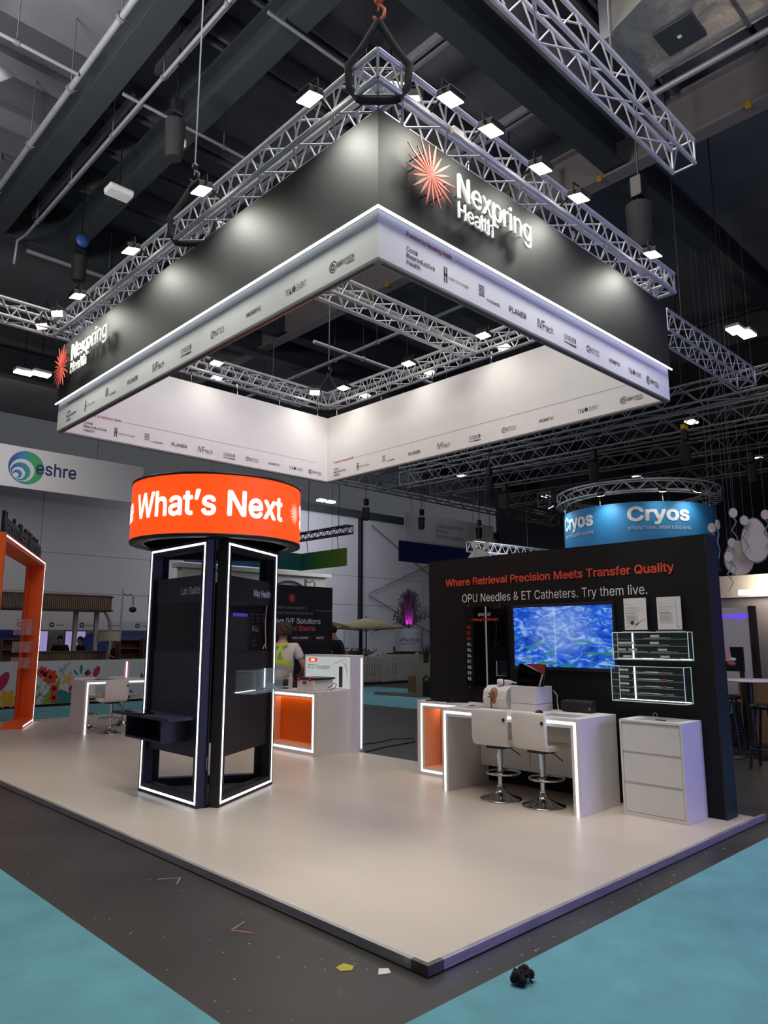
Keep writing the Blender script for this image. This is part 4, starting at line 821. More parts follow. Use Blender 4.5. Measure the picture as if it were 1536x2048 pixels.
# ------------------------------------------------------------------ things on the demo desk
DZ = .8625
ph = thing('training_phantom', 'white moulded training phantom with a tan opening on the demo desk', 'training model', (3.72, 2.35, DZ))
m = MB(); pr = [(3.60, DZ), (3.58, DZ+.1), (3.60, DZ+.19), (3.68, DZ+.235), (3.9, DZ+.235), (3.9, DZ)]
m.prism([(x, 2.17, z) for x, z in pr], (0, .31, 0)); m.build('shell', WHITE, ph, .02, 3)
m = MB(); m.sphere((3.606, 2.34, DZ+.13), .04, .06, .092, 16, 10); m.build('tan_opening', mat('tan_silicone', '#b0785a', .5, var=.1), ph)
m = MB()
for k, (dy, dz) in enumerate(((.03, .02), (-.02, .03), (.0, -.03), (.04, -.01), (-.035, -.005))):
    m.path([(3.585, 2.34, DZ+.13), (3.565, 2.34+dy*.7, DZ+.13+dz*.6), (3.55, 2.34+dy*1.3, DZ+.13+dz*1.5)], .005, 5)
m.path([(3.57, 2.34, DZ+.12), (3.55, 2.35, DZ+.05), (3.56, 2.34, DZ-.0+.01)], .006, 6); m.build('dark_hair_brush', mat('dark_bristle', '#2a2220', .8), ph)
pb = thing('ultrasound_probe', 'white round-headed handheld probe lying on the training phantom', 'probe', (3.75, 2.3, 1.1))
m = MB(); m.lathe((3.66, 2.33, 1.135), [(0, -.005), (.03, -.003), (.036, .01), (.036, .05)], 18, (.8, -.6, 0)); m.build('head', WHITE, pb)
m = MB(); m.lathe((3.66, 2.33, 1.135), [(.037, .05), (.037, .062), (.03, .063)], 18, (.8, -.6, 0)); m.build('dark_ring', BLK, pb)
m = MB(); m.lathe((3.66, 2.33, 1.135), [(.028, .062), (.026, .12), (.016, .16), (.0, .165)], 14, (.8, -.6, 0)); m.path([(3.79, 2.23, 1.135), (3.82, 2.15, 1.12), (3.8, 2.05, 1.12), (3.74, 1.98, 1.125)], .008, 6); m.build('handle', WHITE, pb)
bx = thing('white_equipment_box', 'white square equipment box under the black screen on the demo desk', 'box', (3.75, 1.97, DZ))
m = MB(); m.box(3.60, 3.9, 1.80, 2.12, DZ, DZ+.07); m.build('lower_tray', WHITE, bx, .003); m = MB(); m.box(3.60, 3.9, 1.80, 2.12, DZ+.074, DZ+.245); m.build('upper_housing', WHITE, bx, .003)
mo = thing('monitor', 'small tilted black screen standing on the white equipment box', 'screen', (3.75, 1.88, 1.108))
z0 = DZ+.247
m = MB(); m.obox((3.68, 2.10, z0+.004), (0, -.34, 0), (.06, 0, .225), (.016, 0, -.004)); m.build('display', GLOSS, mo, .002)
m = MB(); m.box(3.68, 3.86, 1.85, 2.02, z0-.001, z0+.006); m.tube((3.85, 1.93, z0), (3.75, 1.93, z0+.12), .008, 8); m.build('stand', BLK, mo)
m = MB(); m.add([Vector((3.68, 2.10, z0+.004))+Vector((.06, 0, .225))*b+Vector((0, -.34, 0))*a+Vector((-.0012, 0, .0003)) for a, b in ((.35, .985), (.985, .985), (.985, .5))], [(0, 1, 2)]); m.build('red_reflection_graphic', em('dark_red_reflection', '#5a0f08', .5), mo)  # red reflection painted onto the screen as a glowing triangle
ca = thing('white_cable', 'loose white cable hanging behind the white equipment box', 'cable', (3.9, 1.78, DZ)); m = MB()
m.path([(3.91, 1.79, DZ+.2), (3.93, 1.76, DZ+.15), (3.92, 1.755, DZ+.1), (3.94, 1.77, DZ+.08), (3.92, 1.75, DZ+.04), (3.9, 1.73, DZ+.006)], .005, 6); m.build('cord', WHITE, ca)
ms = thing('computer_mouse', 'black computer mouse on the demo desk beside the white box', 'mouse', (3.5, 1.6, DZ)); m = MB(); m.sphere((3.47, 1.68, DZ+.006), .055, .032, .03, 14, 8)
m.v = [(x, y, max(z, DZ+.0005)) for x, y, z in m.v]; m.build('body', BLK, ms); MB().box(3.43, 3.45, 1.675, 1.685, DZ+.024, DZ+.034).build('scroll_wheel', GREY, ms)
lf = thing('leaflet', 'printed leaflet in a clear holder on the right end of the demo desk', 'leaflet', (3.5, 1.4, DZ))
MB().box(3.36, 3.6, 1.22, 1.60, DZ, DZ+.003).build('sheet', mat('grey_leaflet', '#a9a8a6', .5), lf)
m = MB()
for q in range(4): bar(m, (3.39+.05*q, 1.57, DZ+.003), -Y, X, .0, .3-.06*(q % 2), 0, .02, .0006)
m.build('print', INKL, lf)
bg = thing('equipment_bag', 'black padded bag at the back of the demo desk', 'bag', (3.85, 1.45, DZ)); m = MB(); m.box(3.82, 3.95, 1.3, 1.66, DZ, DZ+.12); m.build('bag_body', mat('black_nylon', '#0e0e10', .7), bg, .03, 3)
m = MB(); m.tube((3.81, 1.31, DZ+.03), (3.81, 1.31, DZ+.06), .008, 8); m.build('buckle', CHROME, bg)
for k, (y, x, rz, lab) in enumerate(((3.42, 3.9, .1, 'black tablet on the niche cabinet, left one'), (3.14, 3.93, .5, 'black tablet on the niche cabinet, right one'))):
    t = thing('tablet', lab, 'tablet', (x, y, .8605), rz, 'tablets on the niche cabinet', world=False)
    MB().box(-.09, .09, -.13, .13, 0, .01).build('body', BLK, t, .003); MB().box(-.08, .08, -.12, .12, .01, .012).build('screen', GLOSS, t)
t = thing('paper_strip', 'white flat booklet at the left end of the demo desk', 'booklet', (3.5, 2.68, DZ)); MB().box(3.5, 3.64, 2.62, 2.78, DZ, DZ+.012).build('pages', PAPER, t)
pc = thing('sterile_pouch', 'clear sterile pouch with a blue coiled tube on the demo desk', 'pouch', (3.6, 2.56, DZ)); MB().box(3.44, 3.66, 2.5, 2.63, DZ, DZ+.014).build('pouch', mat('pouch_film', '#c9cbc9', .3, var=.2, scale=40), pc, .004)
m = MB(); m.path([(3.50+.03*math.cos(a), 2.57+.03*math.sin(a), DZ+.02) for a in [2*PI*i/16 for i in range(16)]], .005, 6, True); m.build('blue_coil', mat('blue_tube', '#4a5a86', .4), pc)
# ------------------------------------------------------------------ hall shell
HALLWALL = mat('grey_hall_wall', '#a3a1a6', .7, var=.05, scale=.4)
DECK = mat('dark_roof_deck', '#616166', .7, var=.14, scale=1.1)
DECKD = mat('near_black_roof', '#15171b', .8, var=.2, scale=1)
struct(MB().box(-8, 60, 30, 30.3, -.25, 9.3), 'wall_back', HALLWALL)
struct(MB().box(40, 40.3, -14, 30, -.25, 12), 'wall_right', mat('dark_far_wall', '#2a2c32', .8, var=.1))
struct(MB().box(-14.3, 40.3, -14, 30.3, 11.2, 11.4), 'ceiling', DECK)
struct(MB().box(-8, 60, 29.8, 29.98, 8.85, 9.3), 'trim_1', STEEL)
m = MB(); m.box(26.3, 26.45, 29.7, 29.98, -.05, 8.86); struct(m, 'trim_2', BLK)
seam = mat('seam_grey', '#85868c', .7)
m = MB()
for z in (3.6, 5.3): m.box(-8, 40, 29.985, 29.998, z, z+.03)
for x in (8, 14, 20, 32): m.box(x, x+.03, 29.985, 29.998, 0, 8.8)
struct(m, 'trim_3', seam)
cb = thing('wall_cable_bracing', 'thin dark crossed bracing cables in front of the pale back wall', 'bracing', (31, 29.7, 2))
P = lambda x, z: (x, 29.75, z)
for a, b in (((27.2, 8.5), (33.4, 5.2)), ((33.4, 5.2), (39, 2.6)), ((27.0, 4.3), (33.6, 6.9)), ((27.0, 4.2), (33.5, 1.6)), ((27.0, 1.9), (35.5, 4.4))):
    MB().tube(P(*a), P(*b), .03, 6).build('cable', GREY, cb)
# ------------------------------------------------------------------ roof steel
def beam(p, q, w, hgt, label, group='roof beams', mm=STEEL):
    """I beam whose bottom flange runs p-q"""
    p, q = Vector(p), Vector(q); d = (q-p); s = d.cross(Z).normalized(); t = thing('roof_beam', label, 'roof beam', (p+q)/2, 0, group)
    MB().obox(p-s*w/2, d, s*w, Z*.05).build('bottom_flange', mm, t)
    m = MB(); m.obox(p-s*.02+Z*.05, d, s*.04, Z*(hgt-.1)); m.build('web', mm, t)
    m = MB(); m.obox(p-s*w/2+Z*(hgt-.05), d, s*w, Z*.05); m.build('top_flange', mm, t)
    return t
bz = 10.0
beam((.93, -3, bz), (.93, 13, bz), .37, .62, 'broad grey roof beam at upper left, left of the two running away from the viewer')
beam((2.36, 3.6, bz), (2.36, 13, bz), .34, .62, 'broad grey roof beam at upper left, right of the two running away from the viewer')
beam((2.4, 3.02, bz-.02), (20, 3.02, bz-.02), .40, .62, 'grey roof beam crossing the upper right above the sponsor side of the banner')
beam((8.5, -4, bz-.1), (8.5, 27, bz-.1), .30, .9, 'pale crane rail beam at upper right carrying yellow clamps', mm=mat('pinkish_rail', '#77706f', .5, .2, .06))
beam((-8, 13.2, bz), (30, 13.2, bz), .4, 1.1, 'dark roof beam at far left above the truss corner')
beam((5.5, 14.3, bz-.3), (32, 14.3, bz-.3), .35, .9, 'blue-grey roof beam seen through the opening of the banner')
beam((18.2, -6, bz-.1), (18.2, 27, bz-.1), .45, .9, 'long grey roof beam beyond the right end of the banner')
beam((9, -1.0, bz), (32, -1.0, bz), .5, 1.0, 'dark roof beam at the far right edge')
beam((8.7, 8.4, bz-.2), (32, 8.4, bz-.2), .35, .9, 'blue-grey roof beam right of the banner, lowest of the far ones')
beam((25.5, -4, bz), (25.5, 27, bz), .4, 1.0, 'distant roof beam nearest the right wall')
beam((-8, 22, bz), (34, 22, bz), .4, 1.0, 'distant roof beam above the hanging hall banners')
for k, y in enumerate((-1.2, .4, 1.9, 5.1, 6.2, 8.6, 9.9, 11.4)):
    t = thing('roof_joist', f'thin grey ceiling joist at upper left, {("nearest","second nearest","third nearest","fourth nearest","fourth farthest","third farthest","second farthest","farthest")[k]}', 'joist', (0, y, 10.75), 0, 'ceiling joists')
    m = MB(); m.box(-6, 8.3, y-.12, y-.06, 10.7, 11.19); m.box(-6, 8.3, y+.06, y+.12, 10.7, 11.19); m.build('channel', mat('joist_grey', '#4c4c51', .6, .1, .08), t)
for k, (x, y0, y1) in enumerate(((-1.2, -3, 13), (1.65, 3, 7.2), (1.65, 8.0, 12.8), (4.4, 3.3, 13), (6.6, 3.3, 13))):
    t = thing('roof_channel', f'paired ceiling channel between the beams, {nth[k]} from the left', 'channel', (x, y0, 10.5), 0, 'ceiling channels')
    m = MB(); m.box(x-.1, x-.04, y0, y1, 10.45, 10.6); m.box(x+.04, x+.1, y0, y1, 10.45, 10.6); m.build('channel', PIPE, t)
def pipe(pts, r, label, name='ceiling_pipe', mm=PIPE, group='ceiling pipes'):
    t = thing(name, label, 'pipe', pts[0], 0, group); MB().path(pts, r, 8).build('pipe', mm, t)
    for a, b in zip(pts[:-1], pts[1:]):
        a, b = Vector(a), Vector(b); d = (b-a).normalized(); n = int((b-a).length//1.8)
        for k in range(1, n+1): c = a+d*1.8*k; m = MB(); m.tube(c-d*.03, c+d*.03, r*1.5, 8); m.tube(c, (c.x, c.y, 11.2), .01, 5); m.build('clamp', GREY, t)
pipe([(.51, -3, 9.95), (.51, 13, 9.95)], .05, 'long grey ceiling pipe at upper left running away from the viewer')
pipe([(1.43, 3, 9.95), (1.43, 12.6, 9.95), (1.35, 12.9, 9.9), (1.35, 13, 9.4)], .032, 'thinner ceiling pipe at upper left ending in an elbow at the dark beam')
pipe([(-4, 7.38, 9.9), (.46, 7.38, 9.9)], .03, 'cross pipe meeting the long ceiling pipe at upper left')
pipe([(1.15, 7.38, 9.97), (4.2, 7.38, 9.97)], .03, 'cross pipe below the two broad beams, behind the white flood box')
pipe([(1.9, 4.55, 9.95), (4.3, 4.55, 9.95)], .028, 'cross pipe above the near corner of the rig')
pipe([(1.6, 13.1, 9.85), (6, 13.1, 9.85)], .05, 'pipe under the dark beam above the left truss')
pipe([(6.2, 1.45, 9.2), (6.2, -4, 9.2)], .045, 'pipe along the edge of the foil-covered duct')
pipe([(5.2, 5.5, 9.7), (7.9, 5.5, 9.7), (7.9, 4.2, 9.7), (7.9, 4.2, 10.4)], .05, 'bent pipe at right beyond the crossing beam')
pipe([(8.6, 12, 9.5), (24, 12, 9.5)], .05, 'pipe seen through the banner opening')
pipe([(10, 5.6, 9.6), (10, 24, 9.6)], .05, 'far pipe beyond the crane rail')
# foil-covered duct
FOIL = mat('foil_insulation', '#c4c1bc', .26, .8, .25, 2.5, 1.0, 6)
du = thing('ventilation_duct', 'silver foil-covered ventilation duct at the top right', 'duct', (5.6, -1, 9.4))
m = MB(); m.prism([(4.95, 1.22, 9.35), (6.13, 1.22, 9.35), (6.13, -5, 9.35), (4.4, -5, 9.35), (4.6, .2, 9.35)], (0, 0, 1.2)); m.build('foil_body', FOIL, du, .04)
MB().box(5.35, 5.85, .35, .85, 9.31, 9.35).build('access_hatch', mat('dark_hatch', '#3b3f42', .5, .3, .06), du, .01)
MB().box(5.58, 5.63, .58, .63, 9.305, 9.31).build('hatch_sticker', PAPER, du)
MB().box(4.93, 6.15, 1.2, 1.36, 9.3, 10.6).build('end_flange', GREY, du)
for y in (-.1, -1.4, -2.8): MB().box(4.4, 6.14, y, y+.05, 9.335, 9.36).build('foil_seam', mat('dull_foil', '#6f6d6b', .5, .6, .1), du)
# free trusses
def trussthing(p, q, label, w=.3, h=.28, pitch=.35, mm=ALU, rc=.024, rd=.01, group='free hall trusses', n=6):
    t = thing('hall_truss', label, 'truss', (Vector(p)+Vector(q))/2, 0, group); m = MB(); truss(m, p, q, w, h, rc, rd, pitch, n); m.build('truss_body', mm, t)
    for f_ in (.25, .75):
        q_ = Vector(p)+(Vector(q)-Vector(p))*f_; MB().tube(q_+Z*h, (q_.x, q_.y, 11.2), .012, 5).build('suspension_wire', BLK, t)
    return t
trussthing((-1.5, .42, 7), (4.95, .42, 7), 'aluminium ladder truss at the top right crossing toward the foil duct', .26, .3, .45)
trussthing((6.9, 1.75, 6), (10.3, 1.75, 6), 'short aluminium truss beyond the right end of the banner', .3, .3, .35)
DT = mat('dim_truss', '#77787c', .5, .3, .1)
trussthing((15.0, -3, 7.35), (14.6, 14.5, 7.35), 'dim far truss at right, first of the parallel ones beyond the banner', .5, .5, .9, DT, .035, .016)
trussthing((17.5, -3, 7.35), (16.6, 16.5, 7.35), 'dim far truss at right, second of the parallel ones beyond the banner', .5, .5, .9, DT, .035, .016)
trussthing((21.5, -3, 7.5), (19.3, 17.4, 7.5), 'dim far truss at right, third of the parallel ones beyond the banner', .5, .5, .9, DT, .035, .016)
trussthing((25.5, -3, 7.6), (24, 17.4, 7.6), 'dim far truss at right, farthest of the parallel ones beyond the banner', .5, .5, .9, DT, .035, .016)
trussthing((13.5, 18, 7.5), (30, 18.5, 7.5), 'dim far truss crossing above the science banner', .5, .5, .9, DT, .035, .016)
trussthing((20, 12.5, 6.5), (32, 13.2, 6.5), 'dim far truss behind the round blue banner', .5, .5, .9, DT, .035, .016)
trussthing((3, 4.9, 7.6), (9, 4.6, 7.6), 'truss with yellow clamp seen through the banner opening near its right side', .35, .35, .4)
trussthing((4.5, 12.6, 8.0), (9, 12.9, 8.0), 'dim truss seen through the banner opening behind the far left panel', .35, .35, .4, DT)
# hoists and bags
def hoist(x, y, z, label, s=1.0, bagz=.55, mm=None, yellow=False):
    t = thing('chain_hoist', label, 'chain hoist', (x, y, z), 0, 'chain hoists')
    MB().box(x-.09*s, x+.09*s, y-.07*s, y+.07*s, z, z+.26*s).build('motor', BLK, t, .02)
    m = MB(); m.lathe((x, y+.02, z-bagz*s-.1), [(.11*s, 0), (.13*s, .05), (.15*s, bagz*s)], 14); m.build('chain_bag', mm or mat('black_bag', '#161618', .8), t)
    m = MB(); m.tube((x, y, z+.25*s), (x, y, 11.2), .014, 6); m.tube((x-.06, y, z), (x-.06, y+.02, z-.1*s), .008, 5); m.tube((x+.06, y, z), (x+.06, y+.02, z-.1*s), .008, 5); m.build('chain', BLK, t)
    if yellow: MB().box(x-.12, x+.12, y-.05, y+.05, z+.3, z+.42).build('yellow_clamp', mat('yellow_clamp', '#c9a21e', .5), t, .01)
hoist(1.6, 6.45, 9.3, 'black chain hoist with tall bag hanging at upper left between the broad beams', 1.0, .6)
hoist(2.05, 11.2, 9.2, 'chain hoist with blue pulley hanging at far left above the truss corner', 1.0, .5)
hoist(5.95, 1.45, 7.55, 'chain hoist with large black bag hanging below the ladder truss at upper right', 1.2, .55)
MB().sphere((2.0, 11.0, 9.35), .13, .06, .13).build('blue_pulley', mat('blue_pulley', '#22407e', .5), bpy.data.objects['chain_hoist.001'])
hl = [(14.8, 11.0, 6.6), (15.0, 7.5, 6.5), (15.2, 5.0, 6.6), (17.2, 12.2, 6.6), (17.5, 9.0, 6.5), (18.3, 4.5, 6.5), (21, 12, 6.7), (21.3, 8.5, 6.7), (16.2, 18.2, 6.8), (19.5, 18.3, 6.8), (23.5, 18.4, 6.8), (24.8, 14.5, 6.9), (25, 10, 6.9)]
hw = ['first','second','third','fourth','fifth','sixth','seventh','eighth','ninth','tenth','eleventh','twelfth','thirteenth']
for k, (x, y, z) in enumerate(hl): hoist(x, y, z, 'small black chain hoist on the far trusses, %s counted from the nearest truss outward' % hw[k], 1.0, .5, yellow=k in (2, 4))
for k, (x, y, z) in enumerate(((8.35, 3.9, 9.95), (8.35, 3.3, 9.95), (8.35, .7, 9.95), (8.35, 9.5, 9.95), (8.35, 8.9, 9.95))):
    solo(MB().box(x-.04, x+.04, y-.05, y+.05, z-.1, z+.02), 'rail_clamp', mat('dull_yellow_clamp', '#8f7418', .5), 'yellow beam clamp on the crane rail, %s' % ('left of a pair at upper right', 'right of a pair at upper right', 'alone at the right edge', 'left of a pair inside the banner opening', 'right of a pair inside the banner opening')[k], 'clamp', 'yellow rail clamps', .02)
# hall lamps
def halllamp(x, y, z, label, s=.35, lit=True):
    t = thing('hall_lamp', label, 'lamp', (x, y, z), 0, 'hall lamps')
    MB().box(x-s*.5, x+s*.5, y-s*.34, y+s*.34, z+.03, z+.12).build('housing', mat('lamp_housing', '#c8c8c6', .4), t, .03)
    MB().box(x-s*.46, x+s*.46, y-s*.3, y+s*.3, z, z+.03).build('diffuser', em('hall_lamp_lens', '#fff4e0', 12) if lit else mat('unlit_lens', '#d9d9d6', .4), t)
    MB().tube((x, y, z+.1), (x, y, 11.2), .012, 5).build('drop_wire', BLK, t)
halllamp(2.0, 7.25, 9.45, 'unlit white flood box hanging at upper left beside the hoist', .3, False)
halllamp(1.93, 9.2, 9.45, 'unlit larger white lamp hanging at upper left, farther than the flood box', .45, False)
for k, (x, y, z, lab) in enumerate(((3.35, 18.5, 9.0, 'left lit lamp of the pair at the left edge above the swirl-logo banner'), (3.75, 18.3, 9.0, 'right lit lamp of the pair at the left edge above the swirl-logo banner'),
    (14.9, 3.45, 9.0, 'upper lit lamp of the pair at right beyond the banner'), (15.35, 3.35, 9.0, 'lower lit lamp of the pair at right beyond the banner'),
    (21.7, 7.5, 9.0, 'lit lamp at right over the first far truss'), (28.5, 13.0, 9.0, 'lit lamp over the round truss of the blue banner'), (21.5, 27.6, 8.95, 'left lit lamp of the pair left of the science banner'), (22.15, 27.6, 8.95, 'right lit lamp of the pair left of the science banner'),
    (22.5, 18.5, 9.0, 'lit lamp under the far corner of the white panels'), (28.8, 7.8, 9.0, 'lit lamp near the right edge above the blue banner'), (29.4, 18.6, 9.0, 'lit lamp left of the blue banner among the trusses'))):
    halllamp(x, y, z, lab, .5)

# ------------------------------------------------------------------ hanging hall banners
def grad(name, stops, axis, lo, hi):
    m = bpy.data.materials.new(name); m.use_nodes = True; nt = m.node_tree; b = nt.nodes['Principled BSDF']; b.inputs['Roughness'].default_value = .6
    tc = nt.nodes.new('ShaderNodeTexCoord'); sp = nt.nodes.new('ShaderNodeSeparateXYZ'); mr = nt.nodes.new('ShaderNodeMapRange'); rp = nt.nodes.new('ShaderNodeValToRGB')
    nt.links.new(tc.outputs['Object'], sp.inputs[0]); nt.links.new(sp.outputs[axis], mr.inputs[0]); mr.inputs[1].default_value = lo; mr.inputs[2].default_value = hi
    nt.links.new(mr.outputs[0], rp.inputs[0]); nt.links.new(rp.outputs[0], b.inputs['Base Color'])
    el = rp.color_ramp.elements; el[0].color = lin(stops[0])+(1,); el[1].color = lin(stops[-1])+(1,)
    for k, s in enumerate(stops[1:-1]): e = el.new((k+1)/(len(stops)-1)); e.color = lin(s)+(1,)
    return m
def hang(t, pts, z0):
    for x, y in pts: MB().tube((x, y, z0), (x, y, 11.2), .008, 5).build('suspension_wire', BLK, t)
eb = thing('hall_banner', 'large grey-white hanging banner with a blue-green swirl logo at the left edge', 'banner', (6, 27, 8.2))
MB().box(-2, 11.05, 27, 27.06, 7.38, 9.0).build('fabric', mat('banner_fabric', '#bdbdc2', .8, var=.02), eb)
hang(eb, ((1, 27.03), (9, 27.03)), 9.0)
ec = Vector((6.25, 27, 8.2)); m = MB()
def disc_moon(m, c, R, c2, R2, n=36, lift=.004):
    """ring between circle c,R and inner circle c2,R2 (touching at lower left)"""
    vs = [c+Vector((math.cos(2*PI*k/n)*R, -lift, math.sin(2*PI*k/n)*R)) for k in range(n)]+[c2+Vector((math.cos(2*PI*k/n)*R2, -lift, math.sin(2*PI*k/n)*R2)) for k in range(n)]
    m.add(vs, [(k, (k+1) % n, n+(k+1) % n, n+k)[::-1] for k in range(n)])
V2 = lambda x, z: ec+Vector((x, 0, z))
disc_moon(m, ec, .66, V2(-.14, -.12), .45); disc_moon(m, V2(-.2, -.18), .36, V2(-.27, -.25), .24); disc_moon(m, V2(-.31, -.29), .17, V2(-.36, -.34), .1)
m.build('swirl_emblem', grad('swirl_gradient', ['#16307e', '#1e6f9c', '#2f8f5a', '#3f8a3a'], 'X', -.4, .95), eb)
m = MB(); m.text('eshre', (6.6, 27, 8.02), X, Z, w=1.58, h=.5, lift=.008, bold=.014); m.build('name_lettering', mat('navy_ink', '#1c2a5c', .7), eb)
sb_ = thing('hall_banner', 'grey-white hanging banner reading science moving people moving science', 'banner', (23.4, 20, 6.6))
MB().box(20.2, 26.65, 20, 20.05, 6.0, 7.28).build('fabric', mat('banner_fabric', '#bdbdc2', .8, var=.02), sb_)
m = MB()
for k, s in enumerate(('SCIENCE MOVING', 'PEOPLE', 'MOVING SCIENCE')): m.text(s, (22.3, 20, 6.78-.25*k), X, Z, h=.15, lift=.006, space=1.08)
m.build('lettering', mat('navy_ink', '#1c2a5c', .7), sb_)
hang(sb_, ((21.5, 20.02), (25, 20.02)), 7.28)
bb = thing('hall_banner', 'dark blue hanging banner directly under the science banner', 'banner', (23.4, 20.4, 5.5))
MB().box(20.15, 26.7, 20.3, 20.36, 5.05, 5.99).build('fabric', grad('deep_blue_gradient', ['#0a1550', '#0b1f63', '#0e4a70'], 'X', -3.2, 3.2), bb)
hang(bb, ((21, 20.33), (26, 20.33)), 5.99)
rb = thing('hall_banner', 'corner-shaped hanging banner fading from blue to green, left of the pale wall bracing', 'banner', (16, 22, 4.8))
MB().box(10.5, 16.0, 22, 22.05, 4.46, 5.18).build('front_fabric', grad('blue_teal_gradient', ['#123a9a', '#14508e', '#0f5a68', '#11554f'], 'X', -5.5, 0), rb)
MB().box(15.95, 16.0, 19.1, 22.0, 4.46, 5.18).build('side_fabric', grad('teal_green_gradient', ['#5f7a12', '#3d7a22', '#11554f'], 'Y', -2.9, 0), rb)
hang(rb, ((11.5, 22.02), (15.97, 20.0)), 5.18)
bt = thing('hall_truss', 'small black truss holding the blue to green corner banner', 'truss', (16, 20.5, 5.7), 0, 'free hall trusses')
m = MB(); truss(m, (15.98, 18.9, 5.75), (15.98, 23, 5.75), .3, .3, .03, .015, .4, 6); m.build('truss_body', BLK, bt)
m = MB()
for y in (19.6, 21.6): m.tube((15.98, y, 5.18), (15.98, y+.1, 5.75), .015, 5); m.tube((15.98, y, 6.05), (15.98, y, 9.9), .015, 5)
m.build('suspension_wires', BLK, bt)

# ------------------------------------------------------------------ round blue banner with its truss
cr = thing('round_banner', 'round blue hanging banner with white lettering under a ring truss', 'banner', (17.71, 7.68, 4.5))
CC = Vector((17.71, 7.68, 0)); CR = 2.17
bz0, bz1 = 3.55, 5.32
CB = mat('banner_blue', '#2f86c4', .6, var=.03)
m = MB(); m.lathe(CC+Z*bz0, [(CR, 0), (CR, bz1-bz0)], 72); m.lathe(CC+Z*bz0, [(CR-.05, bz1-bz0), (CR-.05, 0)], 72); m.build('banner_skin', CB, cr)
m = MB(); m.lathe(CC+Z*(bz0-.06), [(CR-.07, 0), (CR+.02, 0), (CR+.02, .06), (CR-.07, .06)], 72); m.build('bottom_ring', ALU, cr)
def cyl_text(s, a0, arc, z, h, bold, r=CR+.012):
    L = arc*r; m = MB(); m.text(s, (0, z, 0), X, Y, w=L, h=h, bold=bold, lift=0)
    k = MB(); k.add([(CC.x+r*math.cos(a0+v[0]/r), CC.y+r*math.sin(a0+v[0]/r), v[1]) for v in m.v], m.f); return k
# facing direction of the main logo
fa = math.atan2(-2.7-7.68, -2.89-17.71)
WL = mat('banner_white', '#e8ecef', .6, var=0)
cyl_text('Cryos', fa-.125, .79, 4.80, .37, .03).build('name_lettering', WL, cr)
m = cyl_text('INTERNATIONAL SPERM & EGG BANK', fa-.125, .80, 4.55, .09, .01); m.build('caption_lettering', WL, cr)
cyl_text('Cryos', fa-1.28, .70, 4.80, .37, .03).build('name_lettering', WL, cr)
cyl_text('INTERNATIONAL SPERM & EGG BANK', fa-1.28, .70, 4.55, .09, .01).build('caption_lettering', WL, cr)
m = MB(); n = 40
for (rr, z) in ((CR-.12, 5.62), (CR+.18, 5.62), (CR-.12, 5.92), (CR+.18, 5.92)): m.path([(CC.x+rr*math.cos(2*PI*k/n), CC.y+rr*math.sin(2*PI*k/n), z) for k in range(n)], .03, 6, True)
for k in range(n):
    a, b = 2*PI*k/n, 2*PI*(k+.5)/n
    for rr in (CR-.12, CR+.18): m.tube((CC.x+rr*math.cos(a), CC.y+rr*math.sin(a), 5.62 if k % 2 else 5.92), (CC.x+rr*math.cos(a+2*PI/n), CC.y+rr*math.sin(a+2*PI/n), 5.92 if k % 2 else 5.62), .014, 5, caps=False)
    m.tube((CC.x+(CR-.12)*math.cos(a), CC.y+(CR-.12)*math.sin(a), 5.62), (CC.x+(CR+.18)*math.cos(b), CC.y+(CR+.18)*math.sin(b), 5.62), .012, 5, caps=False)
m.build('ring_truss', ALU, cr)
m = MB()
for k in range(8): a = 2*PI*k/8; m.tube((CC.x+CR*math.cos(a), CC.y+CR*math.sin(a), 5.3), (CC.x+CR*math.cos(a), CC.y+CR*math.sin(a), 5.62), .015, 6)
m.build('banner_hangers', CHROME, cr)
hang(cr, [(CC.x+CR*math.cos(a), CC.y+CR*math.sin(a)) for a in (.5, 2.6, 4.7)], 5.92)
for k, (da, e, lab) in enumerate(((-.35, 25, 'floodlight on the ring truss over the left of the blue banner'), (.25, 6, 'floodlight on the ring truss above the main blue logo'), (.62, 20, 'floodlight on the ring truss at the right of the blue banner'), (-1.15, 20, 'floodlight on the ring truss at the far left of the blue banner'))):
    a = fa+da; p = CC+Vector((math.cos(a), math.sin(a), 0))*(CR+.5)
    flood(0, p.x, p.y, 5.5, CC+Vector((math.cos(a), math.sin(a), 0))*CR+Z*4.6, lab, e*1.6, 'ring truss floodlights', 2.0, out=CC+Vector((math.cos(a), math.sin(a), 0))*(CR+.18)+Z*5.62)
wb = thing('overhead_fascia', 'pale blue-white overhead fascia left of the round blue banner', 'fascia', (15, 10, 3.4))
m = MB(); m.box(14.6, 17.2, 11.2, 11.26, 3.0, 4.15); m.build('fascia_panel', mat('pale_blue_panel', '#b4c6d8', .6, var=.02), wb)
for x in (14.7, 17.1): MB().box(x-.04, x+.04, 11.27, 11.35, -.055, 4.1).build('post', WHITE, wb)
trussthing((14.4, 11.5, 4.25), (18, 11.2, 4.25), 'bright truss above the pale fascia left of the blue banner', .3, .3, .35)
lamp('fascia_lamp', 'AREA', (15.5, 10.0, 4.6), 45, (.9, .95, 1), .6, (15.8, 11.2, 3.6))
